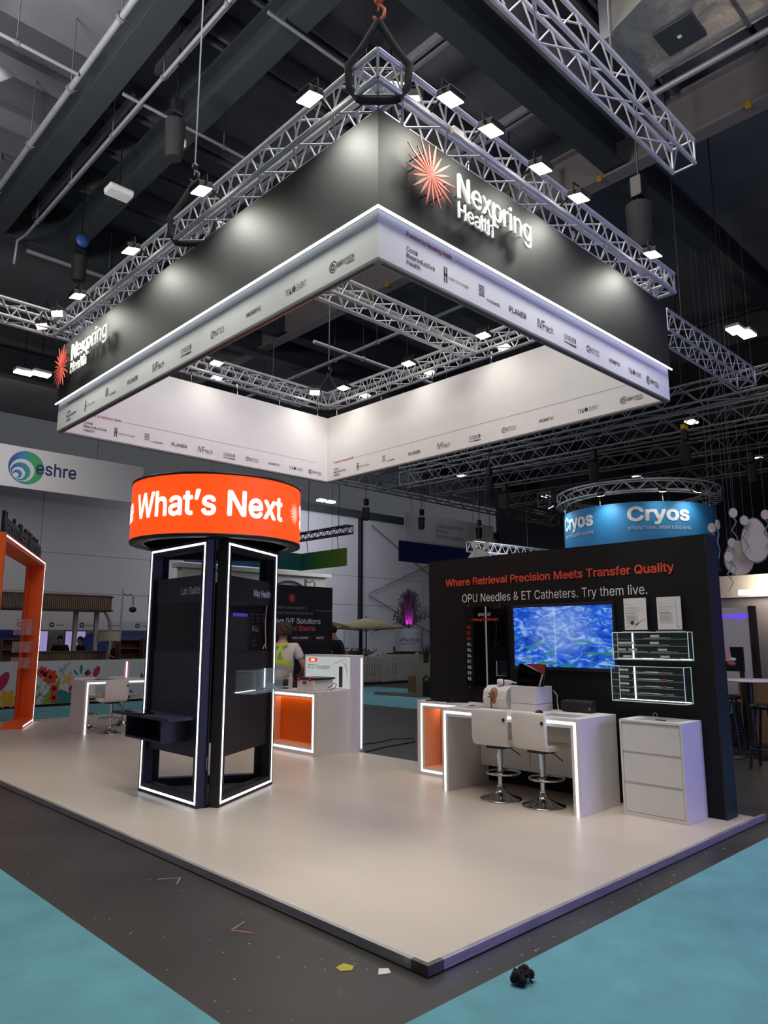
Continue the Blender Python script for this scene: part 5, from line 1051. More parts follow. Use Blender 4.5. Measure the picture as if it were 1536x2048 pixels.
# plain egg-shaped and round cut-outs hanging at the right
EGG = mat('cream_cutout', '#efe4d4', .7, var=.03); EDG = mat('mauve_edge', '#8d7f88', .7)
vdir = Vector((12.9+2.89, 2.8+2.7, 0)).normalized(); vs_ = vdir.cross(Z)
def cutout(c, w, h, label, egg, name, tail=0, ang=.0):
    c = Vector(c); s = (Matrix.Rotation(ang, 3, 'Z') @ vs_); n = s.cross(Z); t = thing(name, label, 'hanging decoration', c, 0, 'hanging cut-outs')
    pts = []
    for k in range(28):
        a = 2*PI*k/28; rx = w*(1-.16*math.sin(a)*egg) ; pts.append(c+s*(rx*math.cos(a))+Z*(h*math.sin(a)))
    m = MB(); m.prism(pts, n*.03); m.build('board', EGG, t)
    m = MB(); m.prism([c+(p-c)*1.06 for p in pts], -n*.012); m.build('board_rim', EDG, t)
    m = MB(); m.tube(c+Z*h, (c.x, c.y, 11.2), .004, 4); m.build('thread', GREY, t)
    if tail:
        m = MB(); m.path([c-Z*h+s*(.05*math.sin(q*1.6))-Z*(tail*q/7) for q in range(8)], [.016-.0012*q for q in range(8)], 5); m.build('wavy_strip', mat('pale_blue_strip', '#93a6b2', .6), t)
cutout((12.9, 2.74, 3.60), .25, .45, 'large plain egg-shaped board hanging at the right edge, front one', 1, 'hanging_board')
cutout((13.2, 3.2, 3.30), .27, .36, 'large plain egg-shaped board hanging behind the front egg board', 1, 'hanging_board', 0, .2)
for k, (x, y, z, a) in enumerate(((12.5, 2.98, 4.15, .2), (12.3, 3.35, 3.86, 0), (12.2, 3.2, 3.9, 1.25), (12.9, 2.5, 4.1, .1), (12.7, 2.85, 4.0, .3), (12.62, 3.1, 3.55, .4), (12.4, 3.1, 3.25, 0), (14.0, 11.0, 4.35, 0), (14.2, 10.7, 4.35, .2))):
    cutout((x, y, z), .08, .1, 'small plain round board with wavy strip, %s' % ('hanging highest right of the wall top', 'right above the wall end', 'seen nearly edge-on', 'hanging at the extreme right edge', 'half behind the front egg board', 'in front of the rear egg board', 'hanging lowest beside the wall end', 'left one above the wall in the middle', 'right one above the wall in the middle')[k], 0, 'hanging_disc', .6, a)
cutout((14.2, 11.0, 3.75), .42, .5, 'large plain egg-shaped board peeking over the black wall in the middle', 1, 'hanging_board')

# ------------------------------------------------------------------ back stand panel, counter, incubator
bp = thing('back_panel', 'tall black panel with a red sunburst and IVF solutions lettering', 'partition wall', (6, 9, 0))
MB().box(4.6, 6.86, 9, 9.12, -.055, 2.65).build('panel', mat('black_print', '#0f0e10', .55, var=.05), bp)
m = MB(); m.star((5.82, 9, 2.4), X, Z, .11, 20, .05, .002, .002, 8); m.build('sunburst_emblem', CORAL, bp)
m = MB(); m.text('You don\'t need more suppliers.', (6.2, 9, 2.19), X, Z, w=1.12, h=.055, align='r'); m.text('You need one you never have to think about.', (6.36, 9, 2.085), X, Z, w=1.62, h=.055, align='r')
m.build('small_lettering', mat('grey_print', '#9a989a', .7), bp)
m = MB(); m.text('Comprehensive IVF Solutions', (6.55, 9, 1.905), X, Z, w=1.95, h=.1, align='r', bold=.012); m.text('CAPITAL EQUIPMENT', (6.05, 9, 1.605), X, Z, w=.4, h=.04, align='c', bold=.02); m.text('SERVICES', (6.54, 9, 1.605), X, Z, w=.2, h=.04, align='c', bold=.02)
bar(m, (6.42, 9, 2.165), X, Z, 0, .43, 0, .006); m.build('white_lettering', LWHITE, bp)
m = MB(); m.text('from a Trusted Source.', (6.43, 9, 1.765), X, Z, w=1.35, h=.1, align='r', bold=.012, shear=.2); m.build('red_lettering', CORAL, bp)
m = MB()
for a, b in ((5.82, 6.29), (6.31, 6.77)):
    for (x0, x1, z0, z1) in ((a, b, 1.575, 1.58), (a, b, 1.66, 1.665), (a, a+.006, 1.575, 1.665), (b-.006, b, 1.575, 1.665)): bar(m, (0, 9, 0), X, Z, x0, x1, z0, z1)
m.build('button_outlines', mat('dull_red_line', '#7a3a34', .7), bp)
ct = niche('product_counter', 'white counter with an orange niche and a lit incubator sign at its back', 'counter', 3.70, 4.29, 5.50, 6.90, .868, 5.64, 6.78, .095, .775, (.022, .05))
m = MB(); m.box(4.29, 4.52, 5.46, 6.58, 0, 1.365); m.build('sign_wall', WHITE, ct, .002)
m = MB(); m.box(4.47, 4.49, 5.456, 5.46, .04, 1.32); m.build('end_light_strip', LED, ct)
MB().box(4.284, 4.29, 5.50, 6.54, .885, 1.335).build('lit_sign', em('lit_sign_face', '#dfe8e8', .5, '#8a9090'), ct)
m = MB(); c = Vector((4.2835, 6.36, 1.285)); r_, u_ = -Y, Z
q = []
for k in range(24):
    a = 2*PI*k/24; sx = .08 if math.cos(a) > 0 else -.08; q.append(c+r_*(sx+.032*math.cos(a))+u_*(.032*math.sin(a)))
m.prism(q, -X*.001); m.build('new_badge', em('red_badge', '#e0452a', .85), ct)
m = MB(); m.text('NEW', c-X*.002+r_*0-u_*.015, r_, u_, w=.09, h=.03, align='c', bold=.03, n=-X); m.build('new_lettering', LB, ct)
m = MB(); m.text('BT37 Incubator', (4.2835, 6.48, 1.155), r_, u_, w=.53, h=.062, n=-X); m.build('sign_lettering', mat('sign_ink', '#34383c', .7), ct)
m = MB(); rn = random.Random(3)
for k in range(9):
    y = 5.62+.04*k; z = 1.27-.03*k*(k % 2)
    m.path([(4.283, 5.9-.03*k, 1.22+.015*k), (4.283, 5.72-.02*k, 1.27+.006*k), (4.283, 5.55, 1.22-.03*k)], .0012, 4)
m.build('sketch_lines', mat('thin_grey_line', '#b5bcbc', .7), ct)
m = MB(); m.box(4.2825, 4.2838, 5.66, 5.74, .9, 1.2); m.build('product_picture', mat('product_grey', '#4a3a3c', .6, var=.3, scale=12, stretch=(1, 1, .5)), ct)
inc = thing('incubator', 'white benchtop incubator with black lid and red knobs on the counter', 'incubator', (3.98, 6.0, .869))
MB().box(3.80, 4.16, 5.72, 6.12, .869, 1.02).build('housing', WHITE, inc, .012)
MB().box(3.79, 4.17, 5.68, 6.13, 1.022, 1.05).build('lid', BLK, inc, .01)
m = MB(); m.tube((3.795, 6.06, 1.02), (3.77, 6.06, 1.02), .022, 12); m.tube((3.795, 5.80, 1.02), (3.77, 5.80, 1.02), .022, 12); m.build('red_knobs', mat('red_plastic', '#d8281e', .4), inc)
MB().box(3.794, 3.8, 5.89, 5.98, .955, 1.0).build('display', GREY, inc)
m = MB(); m.path([(4.05, 5.71, .9), (4.05, 5.64, .93), (4.05, 5.56, .98), (4.06, 5.53, .96), (4.07, 5.58, .9), (4.06, 5.66, .88)], .006, 6); m.build('red_white_lead', mat('red_lead', '#a8504a', .5), inc)
bo = thing('water_bottle', 'clear plastic bottle beside the incubator', 'bottle', (3.8, 6.28, .869)); MB().lathe((3.8, 6.28, .869), [(.03, 0), (.033, .02), (.033, .14), (.014, .19), (.014, .21)], 16).build('body', glass('clear_pet', '#e8eef0', .35, .1), bo); MB().lathe((3.8, 6.28, 1.079), [(.016, 0), (.016, .02)], 12).build('cap', WHITE, bo)
t = thing('tablet', 'black tablet lying on the counter left of the incubator', 'tablet', (3.85, 6.45, .87)); MB().box(3.76, 3.92, 6.36, 6.6, .869, .882).build('body', BLK, t, .003)
t = thing('black_case', 'small black case at the far left of the incubator counter', 'case', (4.1, 6.6, .87)); MB().box(4.05, 4.2, 6.4, 6.66, .869, .96).build('body', mat('black_nylon', '#0e0e10', .7), t, .01)
t = thing('paper', 'white instruction sheet on the counter in front of the lit sign', 'paper', (4.2, 5.62, .87)); MB().box(3.96, 4.2, 5.53, 5.68, .869, .871).build('sheet', PAPER, t)
t = thing('floor_cable', 'thin black cable trailing on the dark floor behind the counter', 'cable', (5.4, 6.3, -.05)); MB().path([(4.7, 6.0, -.045), (5.0, 6.25, -.045), (5.5, 6.2, -.045), (6.0, 6.35, -.045), (6.3, 6.15, -.045), (6.0, 5.85, -.045), (5.2, 5.75, -.045), (4.7, 5.6, -.045)], .008, 6).build('cord', BLK, t)

# ------------------------------------------------------------------ orange portal at the left
po = thing('orange_portal', 'tall orange portal frame edged with an LED strip at the left edge', 'portal', (2.1, 12.2, 0))
A = Vector((2.415, 12.829, 0)); pd = Vector((1.851-2.415, 11.682-12.829, 0)).normalized(); pn_ = Vector((-pd.y, pd.x, 0))
if pn_.dot(Vector((1, -1, 0))) > 0: inn = -pn_
else: inn = pn_
PH, pw, dep = 3.16, .12, .34
m = MB(); m.obox(A, pd*pw, inn*dep, Z*PH); m.obox(A+pd*pw, pd*1.16, inn*dep, Z*.1); m.obox(A+pd*pw+Z*(PH-pw), pd*4.2, inn*dep, Z*pw); m.obox(A+pd*4.32, pd*pw, inn*dep, Z*PH)
m.build('frame', ORANGE, po)
m = MB(); f = -inn*.003
m.obox(A+pd*.03+f, pd*.022, -f*1.3, Z*(PH-.03)); m.obox(A+pd*.03+Z*(PH-.052)+f, pd*4.3, -f*1.3, Z*.022); m.obox(A+pd*.052+Z*.03+f, pd*1.2, -f*1.3, Z*.022)
m.build('light_strip', LED, po)
m = MB(); m.obox(A+pd*pw+inn*(dep*.7), pd*.35, inn*.02, Z*(PH-pw)); m.build('inner_fin', mat('deep_orange', '#d9470f', .45, var=.03), po)
for k, (z, h, a) in enumerate(((1.68, .3, .3), (1.35, .2, .3), (1.05, .2, .3))):
    p = A+pd*pw+inn*.08+Z*z
    t = thing('acrylic_shelf_box', 'clear acrylic box on the inside of the orange portal, %s' % ('top one', 'middle one', 'bottom one')[k], 'display case', p, 0, 'portal display boxes')
    m = MB(); d1, d2, d3 = pd*.5, inn*a, Z*h; tt = .006
    m.obox(p+pd*.001, d1, d2, Z*tt); m.obox(p+Z*h, d1, d2, Z*tt); m.obox(p+d1, pd*tt, d2, d3); m.obox(p+pd*.001, d1, inn*tt, d3); m.obox(p+d2+pd*.001, d1, inn*tt, d3); m.build('box', glass('rose_acrylic', '#f0c8c0', .16), t)
    m = MB()
    for o1 in (pd*.002, d1):
        for o2 in (inn*0, d2): m.obox(p+o1+o2-pd*.003, pd*.007, inn*.007, Z*h)
    for o3 in (Z*0, d3):
        for o2 in (inn*0, d2): m.obox(p+o2+o3, d1, inn*.006, Z*.007)
    m.build('edges', ACRE2, t)
    m = MB(); m.obox(p+pd*.08+inn*.08+Z*.007, pd*.12, inn*.06, Z*h*.55); m.build('product_card', mat('pink_card', '#c78a92', .6, var=.2, scale=10), t)
t = thing('screen_panel', 'narrow crimson and white lit screen seen past the orange portal', 'screen', A+inn*.9, 0)
p = A+inn*.75+pd*.42+Z*1.75; MB().obox(p, pd*.05, inn*.35, Z*.65).build('panel', mat('crimson_panel', '#a81a44', .5), t); MB().obox(p+Z*.34-pd*.004, -pd*.003, inn*.35, Z*.28).build('lit_area', em('pale_pink_screen', '#f2dce2', .9), t)
m = MB(); m.text('Nexpring Health Workshop', A+pd*4.0+inn*.1+Z*(PH+.02), -pd, Z, w=4.0, h=.36, depth=.05, bold=.02, n=inn); 
t = thing('roof_lettering', 'row of black standing letters on top of the orange portal, seen from behind', 'lettering', A+Z*PH, 0); m.build('letters', BLK, t)

# ------------------------------------------------------------------ left meeting table with stools
lt = thing('meeting_table', 'white U-shaped high table with LED edge at the left of the stand', 'table', (3.3, 10.4, 0))
x0, x1, y0, y1, h, t_ = 2.30, 4.30, 10.12, 10.70, .895, .085
m = MB(); m.box(x0, x0+t_, y0, y1, 0, h-t_); m.box(x1-t_, x1, y0, y1, 0, h-t_); m.box(x0, x1, y0, y1, h-t_, h); m.build('table_body', WHITE, lt, .002)
m = MB(); m.box(x0+.035, x0+.057, y0-.003, y0+.001, 0, h-.035); m.box(x0+.057, x1-.057, y0-.003, y0+.001, h-.057, h-.035); m.box(x1-.057, x1-.035, y0-.003, y0+.001, 0, h-.035); m.build('light_strip', LED, lt)
for k, (x, y, rz, lab) in enumerate(((2.72, 9.98, PI/2, 'white bar stool in front of the left meeting table, nearer the table end'), (3.56, 9.98, PI/2+.15, 'white bar stool in front of the left meeting table, half hidden by the tower'), (2.72, 11.0, -PI/2, 'white bar stool behind the left meeting table, nearer the table end'), (3.38, 11.0, -PI/2, 'white bar stool behind the left meeting table, farther from the table end'))):
    dup(st, (x, y, 0), rz, lab, 'bar stools at the left meeting table')
t = thing('glow_tube', 'pink glowing cylinder standing on the left meeting table', 'light', (3.2, 10.5, h)); MB().lathe((3.2, 10.5, h), [(.045, 0), (.045, .31)], 20).build('pink_shell', glass('pink_acrylic', '#d79aa6', .55, .2), t); MB().tube((3.2, 10.5, h+.01), (3.2, 10.5, h+.3), .014, 10).build('light_core', em('white_core', '#fff0f0', 2.5), t)
t = thing('small_box', 'white box on the left meeting table', 'box', (3.62, 10.5, h)); MB().box(3.56, 3.75, 10.42, 10.6, h, h+.13).build('body', WHITE, t, .004)
t = thing('plant_sprig', 'small dark green sprig on the left meeting table', 'plant', (3.5, 10.45, h)); m = MB(); m.lathe((3.48, 10.45, h), [(.03, 0), (.025, .05), (.0, .1)], 8); m.build('leaves', mat('dark_leaf', '#1f5a3c', .6), t)
t = thing('brochure', 'dark brochure lying on the left meeting table', 'brochure', (2.7, 10.3, h)); MB().box(2.55, 2.85, 10.2, 10.4, h, h+.008).build('pages', GREY, t)
# ------------------------------------------------------------------ flower hoarding
fw_ = thing('flower_hoarding', 'low white hoarding printed with colourful flowers at the left', 'hoarding', (5, 16.7, 0))
MB().box(-1, 11.0, 16.7, 16.8, .0, 1.06).build('board', mat('hoarding_white', '#c9cacc', .65, var=.02), fw_)
MB().box(-1, 11.0, 16.72, 16.8, -.055, 0).build('black_skirting', BLK, fw_)
FZ_ = 16.7
def blob(m, x, z, pts, lift): m.add([(x+a, FZ_-lift, z+b) for a, b in pts], [tuple(range(len(pts)))])
def flower(m, x, z, R, n, depth=.22, lift=.003, ph=0): blob(m, x, z, [((R*(1-depth+depth*math.cos(n*t)))*math.cos(t+ph), (R*(1-depth+depth*math.cos(n*t)))*math.sin(t+ph)) for t in [2*PI*k/60 for k in range(60)]], lift)
def ell(m, x, z, a, b, ang, lift=.002): blob(m, x, z, [(a*math.cos(t)*math.cos(ang)-b*math.sin(t)*math.sin(ang), a*math.cos(t)*math.sin(ang)+b*math.sin(t)*math.cos(ang)) for t in [2*PI*k/24 for k in range(24)]], lift)
G1 = mat('print_green', '#7fa51f', .65, var=.03); G2 = mat('print_teal', '#2b7f83', .65, var=.03); G3 = mat('print_blue_grey', '#8fa3ad', .65); RD = mat('print_red', '#d23c26', .65, var=.03); PK = mat('print_magenta', '#b5204f', .65, var=.03); YL = mat('print_yellow', '#e0a91c', .65, var=.03); PE = mat('print_peach', '#d9a766', .65, var=.03)
fk = lambda n, f, mm: (lambda m: (f(m), m.build(n, mm, fw_)))(MB())
fk('printed_red_flower', lambda m: flower(m, 4.07, .66, .2, 7, .12, .005), RD); fk('printed_red_flower', lambda m: flower(m, 3.86, .79, .15, 7, .12, .005), RD); fk('printed_red_flower', lambda m: flower(m, 4.18, .37, .12, 6, .12, .006), RD); fk('printed_red_flower', lambda m: flower(m, 4.19, .15, .13, 6, .12, .006), RD)
for x_, z_ in ((4.07, .66), (3.86, .79), (4.18, .37), (4.19, .15)): fk('printed_flower_centre', lambda m: ell(m, x_, z_, .045, .045, 0, .007), BLK)
fk('printed_peach_flower', lambda m: flower(m, 4.52, .6, .2, 5, .3, .004), PE); fk('printed_yellow_flower', lambda m: flower(m, 5.55, .05, .2, 6, .2, .004), YL); fk('printed_yellow_flower', lambda m: flower(m, 3.1, .18, .24, 6, .2, .004), YL)
fk('printed_magenta_flower', lambda m: [ell(m, 5.24, .76, .15, .08, 1.2), ell(m, 5.02, .72, .08, .06, .6)], PK); fk('printed_magenta_flower', lambda m: [ell(m, 4.54, .2, .12, .06, .2), ell(m, 4.6, .36, .08, .05, 1.2)], PK); fk('printed_magenta_flower', lambda m: [ell(m, 2.95, .58, .26, .12, 1.1), ell(m, 2.7, .5, .25, .12, 2.0)], PK)
fk('printed_teal_leaves', lambda m: [ell(m, 4.83, .83, .12, .04, 1.57), ell(m, 4.7, .75, .09, .03, 2.2), ell(m, 4.98, .76, .09, .03, .9), ell(m, 6.1, .1, .2, .1, .6)], G2)
def hill(m, x, w, h, lift): blob(m, x, .01, [(w*(k/12-.5), h*math.sin(PI*k/12)**.8) for k in range(13)], lift)
fk('printed_green_hill', lambda m: blob(m, 4.2, .01, [(-.3, 0), (-.22, .2), (-.1, .38), (.02, .5), (.12, .66), (.12, .45), (.06, .3), (.1, .0)], .003), G1); fk('printed_teal_hill', lambda m: blob(m, 4.34, .01, [(-.2, 0), (-.13, .25), (0, .34), (.16, .28), (.3, .12), (.36, 0)], .004), G2)
fk('printed_blue_sprigs', lambda m: [ell(m, x, z, .06, .025, a) for x, z, a in ((4.3, .82, 1.2), (4.38, .85, .5), (4.42, .92, 1.2), (4.5, .97, .6), (4.36, .78, 2.6), (4.1, .45, .5), (3.98, .42, 2), (4.0, .22, 1), (3.9, .1, .8))], G3)
fk('printed_green_sprigs', lambda m: [ell(m, x, z, .075, .028, a) for x, z, a in ((3.78, .42, .6), (3.86, .25, 2.4), (3.8, .2, .7), (3.98, .2, .4), (3.75, .08, 1.2), (4.95, .05, 1.2))], G1)
fk('printed_stems', lambda m: [m.path([(a, FZ_-.002, b), ((a+c)/2+.05, FZ_-.002, (b+d)/2), (c, FZ_-.002, d)], .008, 4) for a, b, c, d in ((3.72, .05, 4.0, .55), (3.75, .1, 3.86, .7), (4.3, .7, 4.52, 1.0), (3.9, .0, 4.1, .5))], G3)
# ------------------------------------------------------------------ reception area behind the hoarding
SL = mat('slatted_oak', '#8a7660', .6, var=.1, scale=3); WD = mat('dark_walnut', '#5a3f2c', .55, var=.2, scale=4, stretch=(.4, .4, 3)); OFFW = mat('off_white_paint', '#aeaaa8', .7, var=.03)
cn = thing('slatted_canopy', 'round-ended slatted wood canopy on white posts above the reception desk', 'canopy', (5.5, 21, 2.5))
def stad(x0, x1, y, r, n=14): return [(x0, y-r)]+[(x1+r*math.sin(PI*k/n), y-r*math.cos(PI*k/n)) for k in range(n+1)]+[(x0, y+r)]
out = stad(1.5, 6.75, 21.2, .65)
m = MB(); m.prism([(x, y, 2.54) for x, y in out], (0, 0, .4)); m.build('canopy_core', mat('oak_shadow', '#5d4e40', .7), cn)
m = MB()
L = 0
for a, b in zip(out[:-1], out[1:]):
    a, b = Vector(a), Vector(b); d = (b-a); n = max(1, int(d.length/.06))
    for k in range(n):
        p = a+d*(k+.5)/n; tn = d.normalized(); nn = Vector((tn.y, -tn.x)); m.obox((p.x-tn.x*.018, p.y-tn.y*.018, 2.54), (tn.x*.036, tn.y*.036, 0), (nn.x*.03, nn.y*.03, 0), (0, 0, .4))
m.build('slats', SL, cn)
m = MB(); o2 = stad(1.5, 6.78, 21.2, .7); m.prism([(x, y, 2.94) for x, y in o2], (0, 0, .04)); m.prism([(x, y, 2.49) for x, y in o2], (0, 0, .05)); m.build('canopy_rims', WD, cn)
for x in (6.28, 6.95): MB().box(x-.06, x+.06, 21.0, 21.12, -.055, 2.49).build('post', OFFW, cn)
rd = thing('reception_desk', 'curved slatted wooden reception desk behind the flower hoarding', 'desk', (6, 20, 0)); m = MB()
out = stad(4.6, 6.6, 20.4, .4); m.prism([(x, y, 0) for x, y in out], (0, 0, 1.2)); m.build('core', mat('oak_shadow', '#5d4e40', .7), rd); m = MB()
for a, b in zip(out[:-1], out[1:]):
    a, b = Vector(a), Vector(b); d = (b-a); n = max(1, int(d.length/.06))
    for k in range(n):
        p = a+d*(k+.5)/n; tn = d.normalized(); nn = Vector((tn.y, -tn.x)); m.obox((p.x-tn.x*.018, p.y-tn.y*.018, .0), (tn.x*.036, tn.y*.036, 0), (nn.x*.03, nn.y*.03, 0), (0, 0, 1.2))
m.build('slats', SL, rd); m = MB(); m.prism([(x, y, 1.2) for x, y in stad(4.6, 6.62, 20.4, .45)], (0, 0, .04)); m.build('counter_top', WD, rd)
def shelfunit(x0, x1, y, h, label):
    t = thing('wooden_shelf_unit', label, 'shelf unit', ((x0+x1)/2, y, 0)); m = MB()
    m.box(x0, x0+.04, y, y+.35, 0, h); m.box(x1-.04, x1, y, y+.35, 0, h); m.box(x0, x1, y+.33, y+.35, 0, h); m.build('case', WD, t)
    for z in (.3, .65, 1.0, 1.3, h-.04): MB().box(x0+.04, x1-.04, y, y+.33, z, z+.04).build('shelf', WD, t)
shelfunit(3.6, 4.58, 19.2, 1.62, 'dark wooden shelf unit left of the slatted reception desk')
shelfunit(6.95, 7.65, 19.2, 1.6, 'dark wooden shelf unit right of the standing lamp'); shelfunit(7.66, 8.6, 19.1, 1.62, 'dark wooden shelf unit beside the tower edge, rightmost of the two')
fl = thing('standing_lamp', 'standing lamp with a wide cream drum shade behind the hoarding', 'lamp', (6.28, 18.5, 0)); MB().lathe((6.28, 18.5, 1.56), [(.335, 0), (.31, .265)], 32).build('shade', mat('cream_shade', '#b9b199', .8, var=.03), fl); MB().tube((6.28, 18.5, -.05), (6.28, 18.5, 1.6), .025, 10).build('pole', mat('pole_grey', '#9b968c', .5), fl); MB().lathe((6.28, 18.5, -.055), [(.2, 0), (.2, .03), (.03, .05)], 20).build('base', GREY, fl)
m = MB()
for k in range(20): a = 2*PI*k/20; m.sphere((6.28+.32*math.cos(a), 18.5+.32*math.sin(a), 1.545), .022, nu=6, nv=4)
m.build('bead_fringe', WHITE, fl)
ar = thing('arched_frame', 'pale arched frame rising behind the standing lamp', 'arch', (7.4, 22, 0)); m = MB(); m.path([(6.9, 22, 2.8)]+[(6.9+.95*math.sin(PI/2*k/8), 22, 1.9+.95*math.cos(PI/2*k/8)) for k in range(9)]+[(7.85, 22, 0)], .06, 8); m.build('arch', OFFW, ar)
fs = thing('stand_fascia', 'row of pale fascia boards with small logos behind the reception', 'fascia', (8, 24, 2)); MB().box(3, 11.2, 24, 24.1, 1.93, 2.26).build('fascia_board', mat('fascia_grey', '#b9b9bd', .7), fs)
m = MB()
for k in range(7): x = 3.6+1.05*k; m.text(('eshre', 'care', 'programme', 'eshre')[k % 4], (x, 24, 2.06), X, Z, h=.07); circ(m, (x-.15, 24, 2.1), X, Z, .09, .05)
m.build('small_lettering', mat('navy_ink', '#1c2a5c', .7), fs)
MB().box(3, 11.2, 24.5, 24.6, -.05, 1.93).build('back_wall', mat('fascia_wall', '#77767c', .7), fs)
for k, (x0, x1, c, lab) in enumerate(((4.4, 6.3, '#1b2f7a', 'dark blue poster behind the reception, left one'), (8.3, 9.2, '#12162e', 'near-black poster behind the reception near the tower'), (9.2, 10.2, '#5a6ba0', 'slate blue poster behind the reception near the tower'))):
    t = thing('poster', lab, 'poster', (x0, 24.4, 1), 0, 'posters behind the reception'); MB().box(x0, x1, 24.38, 24.42, .6, 1.9).build('print', mat('poster%d' % k, c, .6, var=.1), t)
for k, (x0, x1, lab) in enumerate(((6.32, 6.62, 'narrow lit lilac screen behind the left receptionist'), (7.2, 7.95, 'lit lilac and pink screen between the white canopy posts'))):
    t = thing('lit_screen', lab, 'screen', (x0, 24.3, 1)); MB().box(x0, x1, 24.32, 24.37, 1.05, 1.9).build('housing', BLK, t); MB().box(x0+.02, x1-.02, 24.31, 24.32, 1.07, 1.88).build('display', grad('lilac_screen%d' % k, ['#b05a8c', '#a79ae0', '#b9a9ee'], 'Z', -.0, .9), t)
    bpy.data.materials['lilac_screen%d' % k].node_tree.nodes['Principled BSDF'].inputs['Emission Strength'].default_value = .5; bpy.data.materials['lilac_screen%d' % k].node_tree.nodes['Principled BSDF'].inputs['Emission Color'].default_value = (.5, .4, .8, 1)
t = thing('blue_arch_panel', 'round-topped blue panel behind the right canopy post', 'panel', (8.4, 24.2, 0)); m = MB(); m.prism([(8.35+.75*math.cos(PI*k/16), 24.2, 1.1+.75*math.sin(PI*k/16)) for k in range(17)]+[(7.6, 24.2, 0), (9.1, 24.2, 0)], (0, .05, 0)); m.build('panel', mat('royal_blue', '#1d3f8e', .6), t)
m = MB(); t = thing('hanging_basket', 'dark hanging flower basket on a scroll bracket, left of the display tower', 'basket', (8.6, 22, 2.7)); m.sphere((8.6, 22, 2.62), .13, .13, .1, 10, 8); m.build('foliage', mat('dark_foliage', '#2a1f1c', .9, var=.4, bump=.8, bscale=30), t); m = MB(); m.path([(8.6, 22, 2.75), (8.6, 22, 3.05), (8.5, 22, 3.15), (8.35, 22, 3.1), (8.2, 22, 3.18)], .015, 5); m.build('bracket', BLK, t); MB().tube((8.2, 22, -.05), (8.2, 22, 3.3), .04, 8).build('post', OFFW, t)
t = thing('hanging_basket', 'dark hanging flower basket behind the right edge of the black back panel', 'basket', (10.9, 14.5, 3.0)); m = MB(); m.sphere((10.75, 14.5, 2.83), .14, .14, .17, 10, 8); m.build('foliage', mat('dark_foliage', '#2a1f1c', .9), t); m = MB(); m.path([(10.75, 14.5, 3.0), (10.75, 14.5, 3.25), (10.65, 14.5, 3.32), (10.55, 14.5, 3.25), (10.4, 14.5, 3.3)], .015, 5); m.build('bracket', BLK, t); MB().tube((10.4, 14.5, -.05), (10.4, 14.5, 3.35), .04, 8).build('post', OFFW, t)
pg = thing('cafe_front', 'off-white cafe frontage with an arch behind the black back panel', 'building front', (16, 24, 2)); m = MB(); m.box(11.5, 18.9, 24, 24.4, -.05, 4.45); m.build('front_wall', mat('cafe_white', '#b7b4ac', .7, var=.03), pg); m = MB(); m.box(11.3, 19.2, 23.9, 24.5, 4.45, 4.62); m.build('cornice', mat('cafe_white', '#b7b4ac', .7), pg)
m = MB(); m.path([(16.8+1.2*math.cos(PI*k/16), 23.97, 3.2+1.0*math.sin(PI*k/16)) for k in range(17)], .06, 6); m.build('arch_moulding', GREY, pg)
# ------------------------------------------------------------------ cafe terrace
def parasol(x, y, zt, R, label):
    t = thing('parasol', label, 'parasol', (x, y, 0)); n = 8; m = MB(); vs = [(x, y, zt)]+[(x+R*math.cos(2*PI*k/n+.2), y+R*math.sin(2*PI*k/n+.2), zt-.42) for k in range(n)]+[(x+R*math.cos(2*PI*k/n+.2), y+R*math.sin(2*PI*k/n+.2), zt-.5) for k in range(n)]
    m.add(vs, [(0, 1+k, 1+(k+1) % n) for k in range(n)]+[(1+k, 9+k, 9+(k+1) % n, 1+(k+1) % n) for k in range(n)]+[(0, 1+(k+1) % n, 1+k) for k in range(n)]); m.build('canopy', mat('beige_canvas', '#b8a786', .8, var=.04), t)
    MB().tube((x, y, -.05), (x, y, zt+.06), .03, 8).build('pole', BLK, t); MB().lathe((x, y, -.055), [(.3, 0), (.3, .06), (.04, .1)], 16).build('base', BLK, t)
    m = MB()
    for k in range(n): m.tube((x, y, zt-.6), (x+R*.97*math.cos(2*PI*k/n+.2), y+R*.97*math.sin(2*PI*k/n+.2), zt-.44), .012, 5)
    m.build('ribs', GREY, t)
parasol(19.7, 22, 2.55, 1.75, 'beige cafe parasol left of the purple-lit tree'); parasol(15.95, 21.4, 2.55, 1.7, 'beige cafe parasol half behind the black back panel')
pf_ = thing('picket_fence', 'white picket fence around the cafe terrace', 'fence', (18, 17.9, 0)); FWH = mat('fence_white', '#bdb9b2', .6, var=.03)
k = 0
for i in range(46):
    x = 13.6+.135*i
    if i % 14 == 10: m = MB(); m.box(x-.06, x+.06, 17.82, 17.94, -.055, 1.08); m.build('post', FWH, pf_); continue
    m = MB(); m.prism([(x-.042, 17.85, .02), (x+.042, 17.85, .02), (x+.042, 17.85, .92), (x+.025, 17.85, .965), (x, 17.85, .98), (x-.025, 17.85, .965), (x-.042, 17.85, .92)], (0, .025, 0)); m.build('picket', FWH, pf_)
for z in (.12, .68): MB().box(13.5, 19.9, 17.876, 17.92, z, z+.1).build('rail', FWH, pf_)
MB().box(13.5, 19.9, 17.6, 17.84, -.055, .0).build('dark_kerb', BLK, pf_)
pl = thing('wooden_planter', 'pale wooden planter box at the left end of the black wall', 'planter', (13.6, 12.3, 0)); MB().box(13.3, 13.75, 11.6, 12.78, -.055, .89).build('box', mat('pale_oak', '#8d8172', .6, var=.14, scale=3, stretch=(1, .4, 5)), pl)
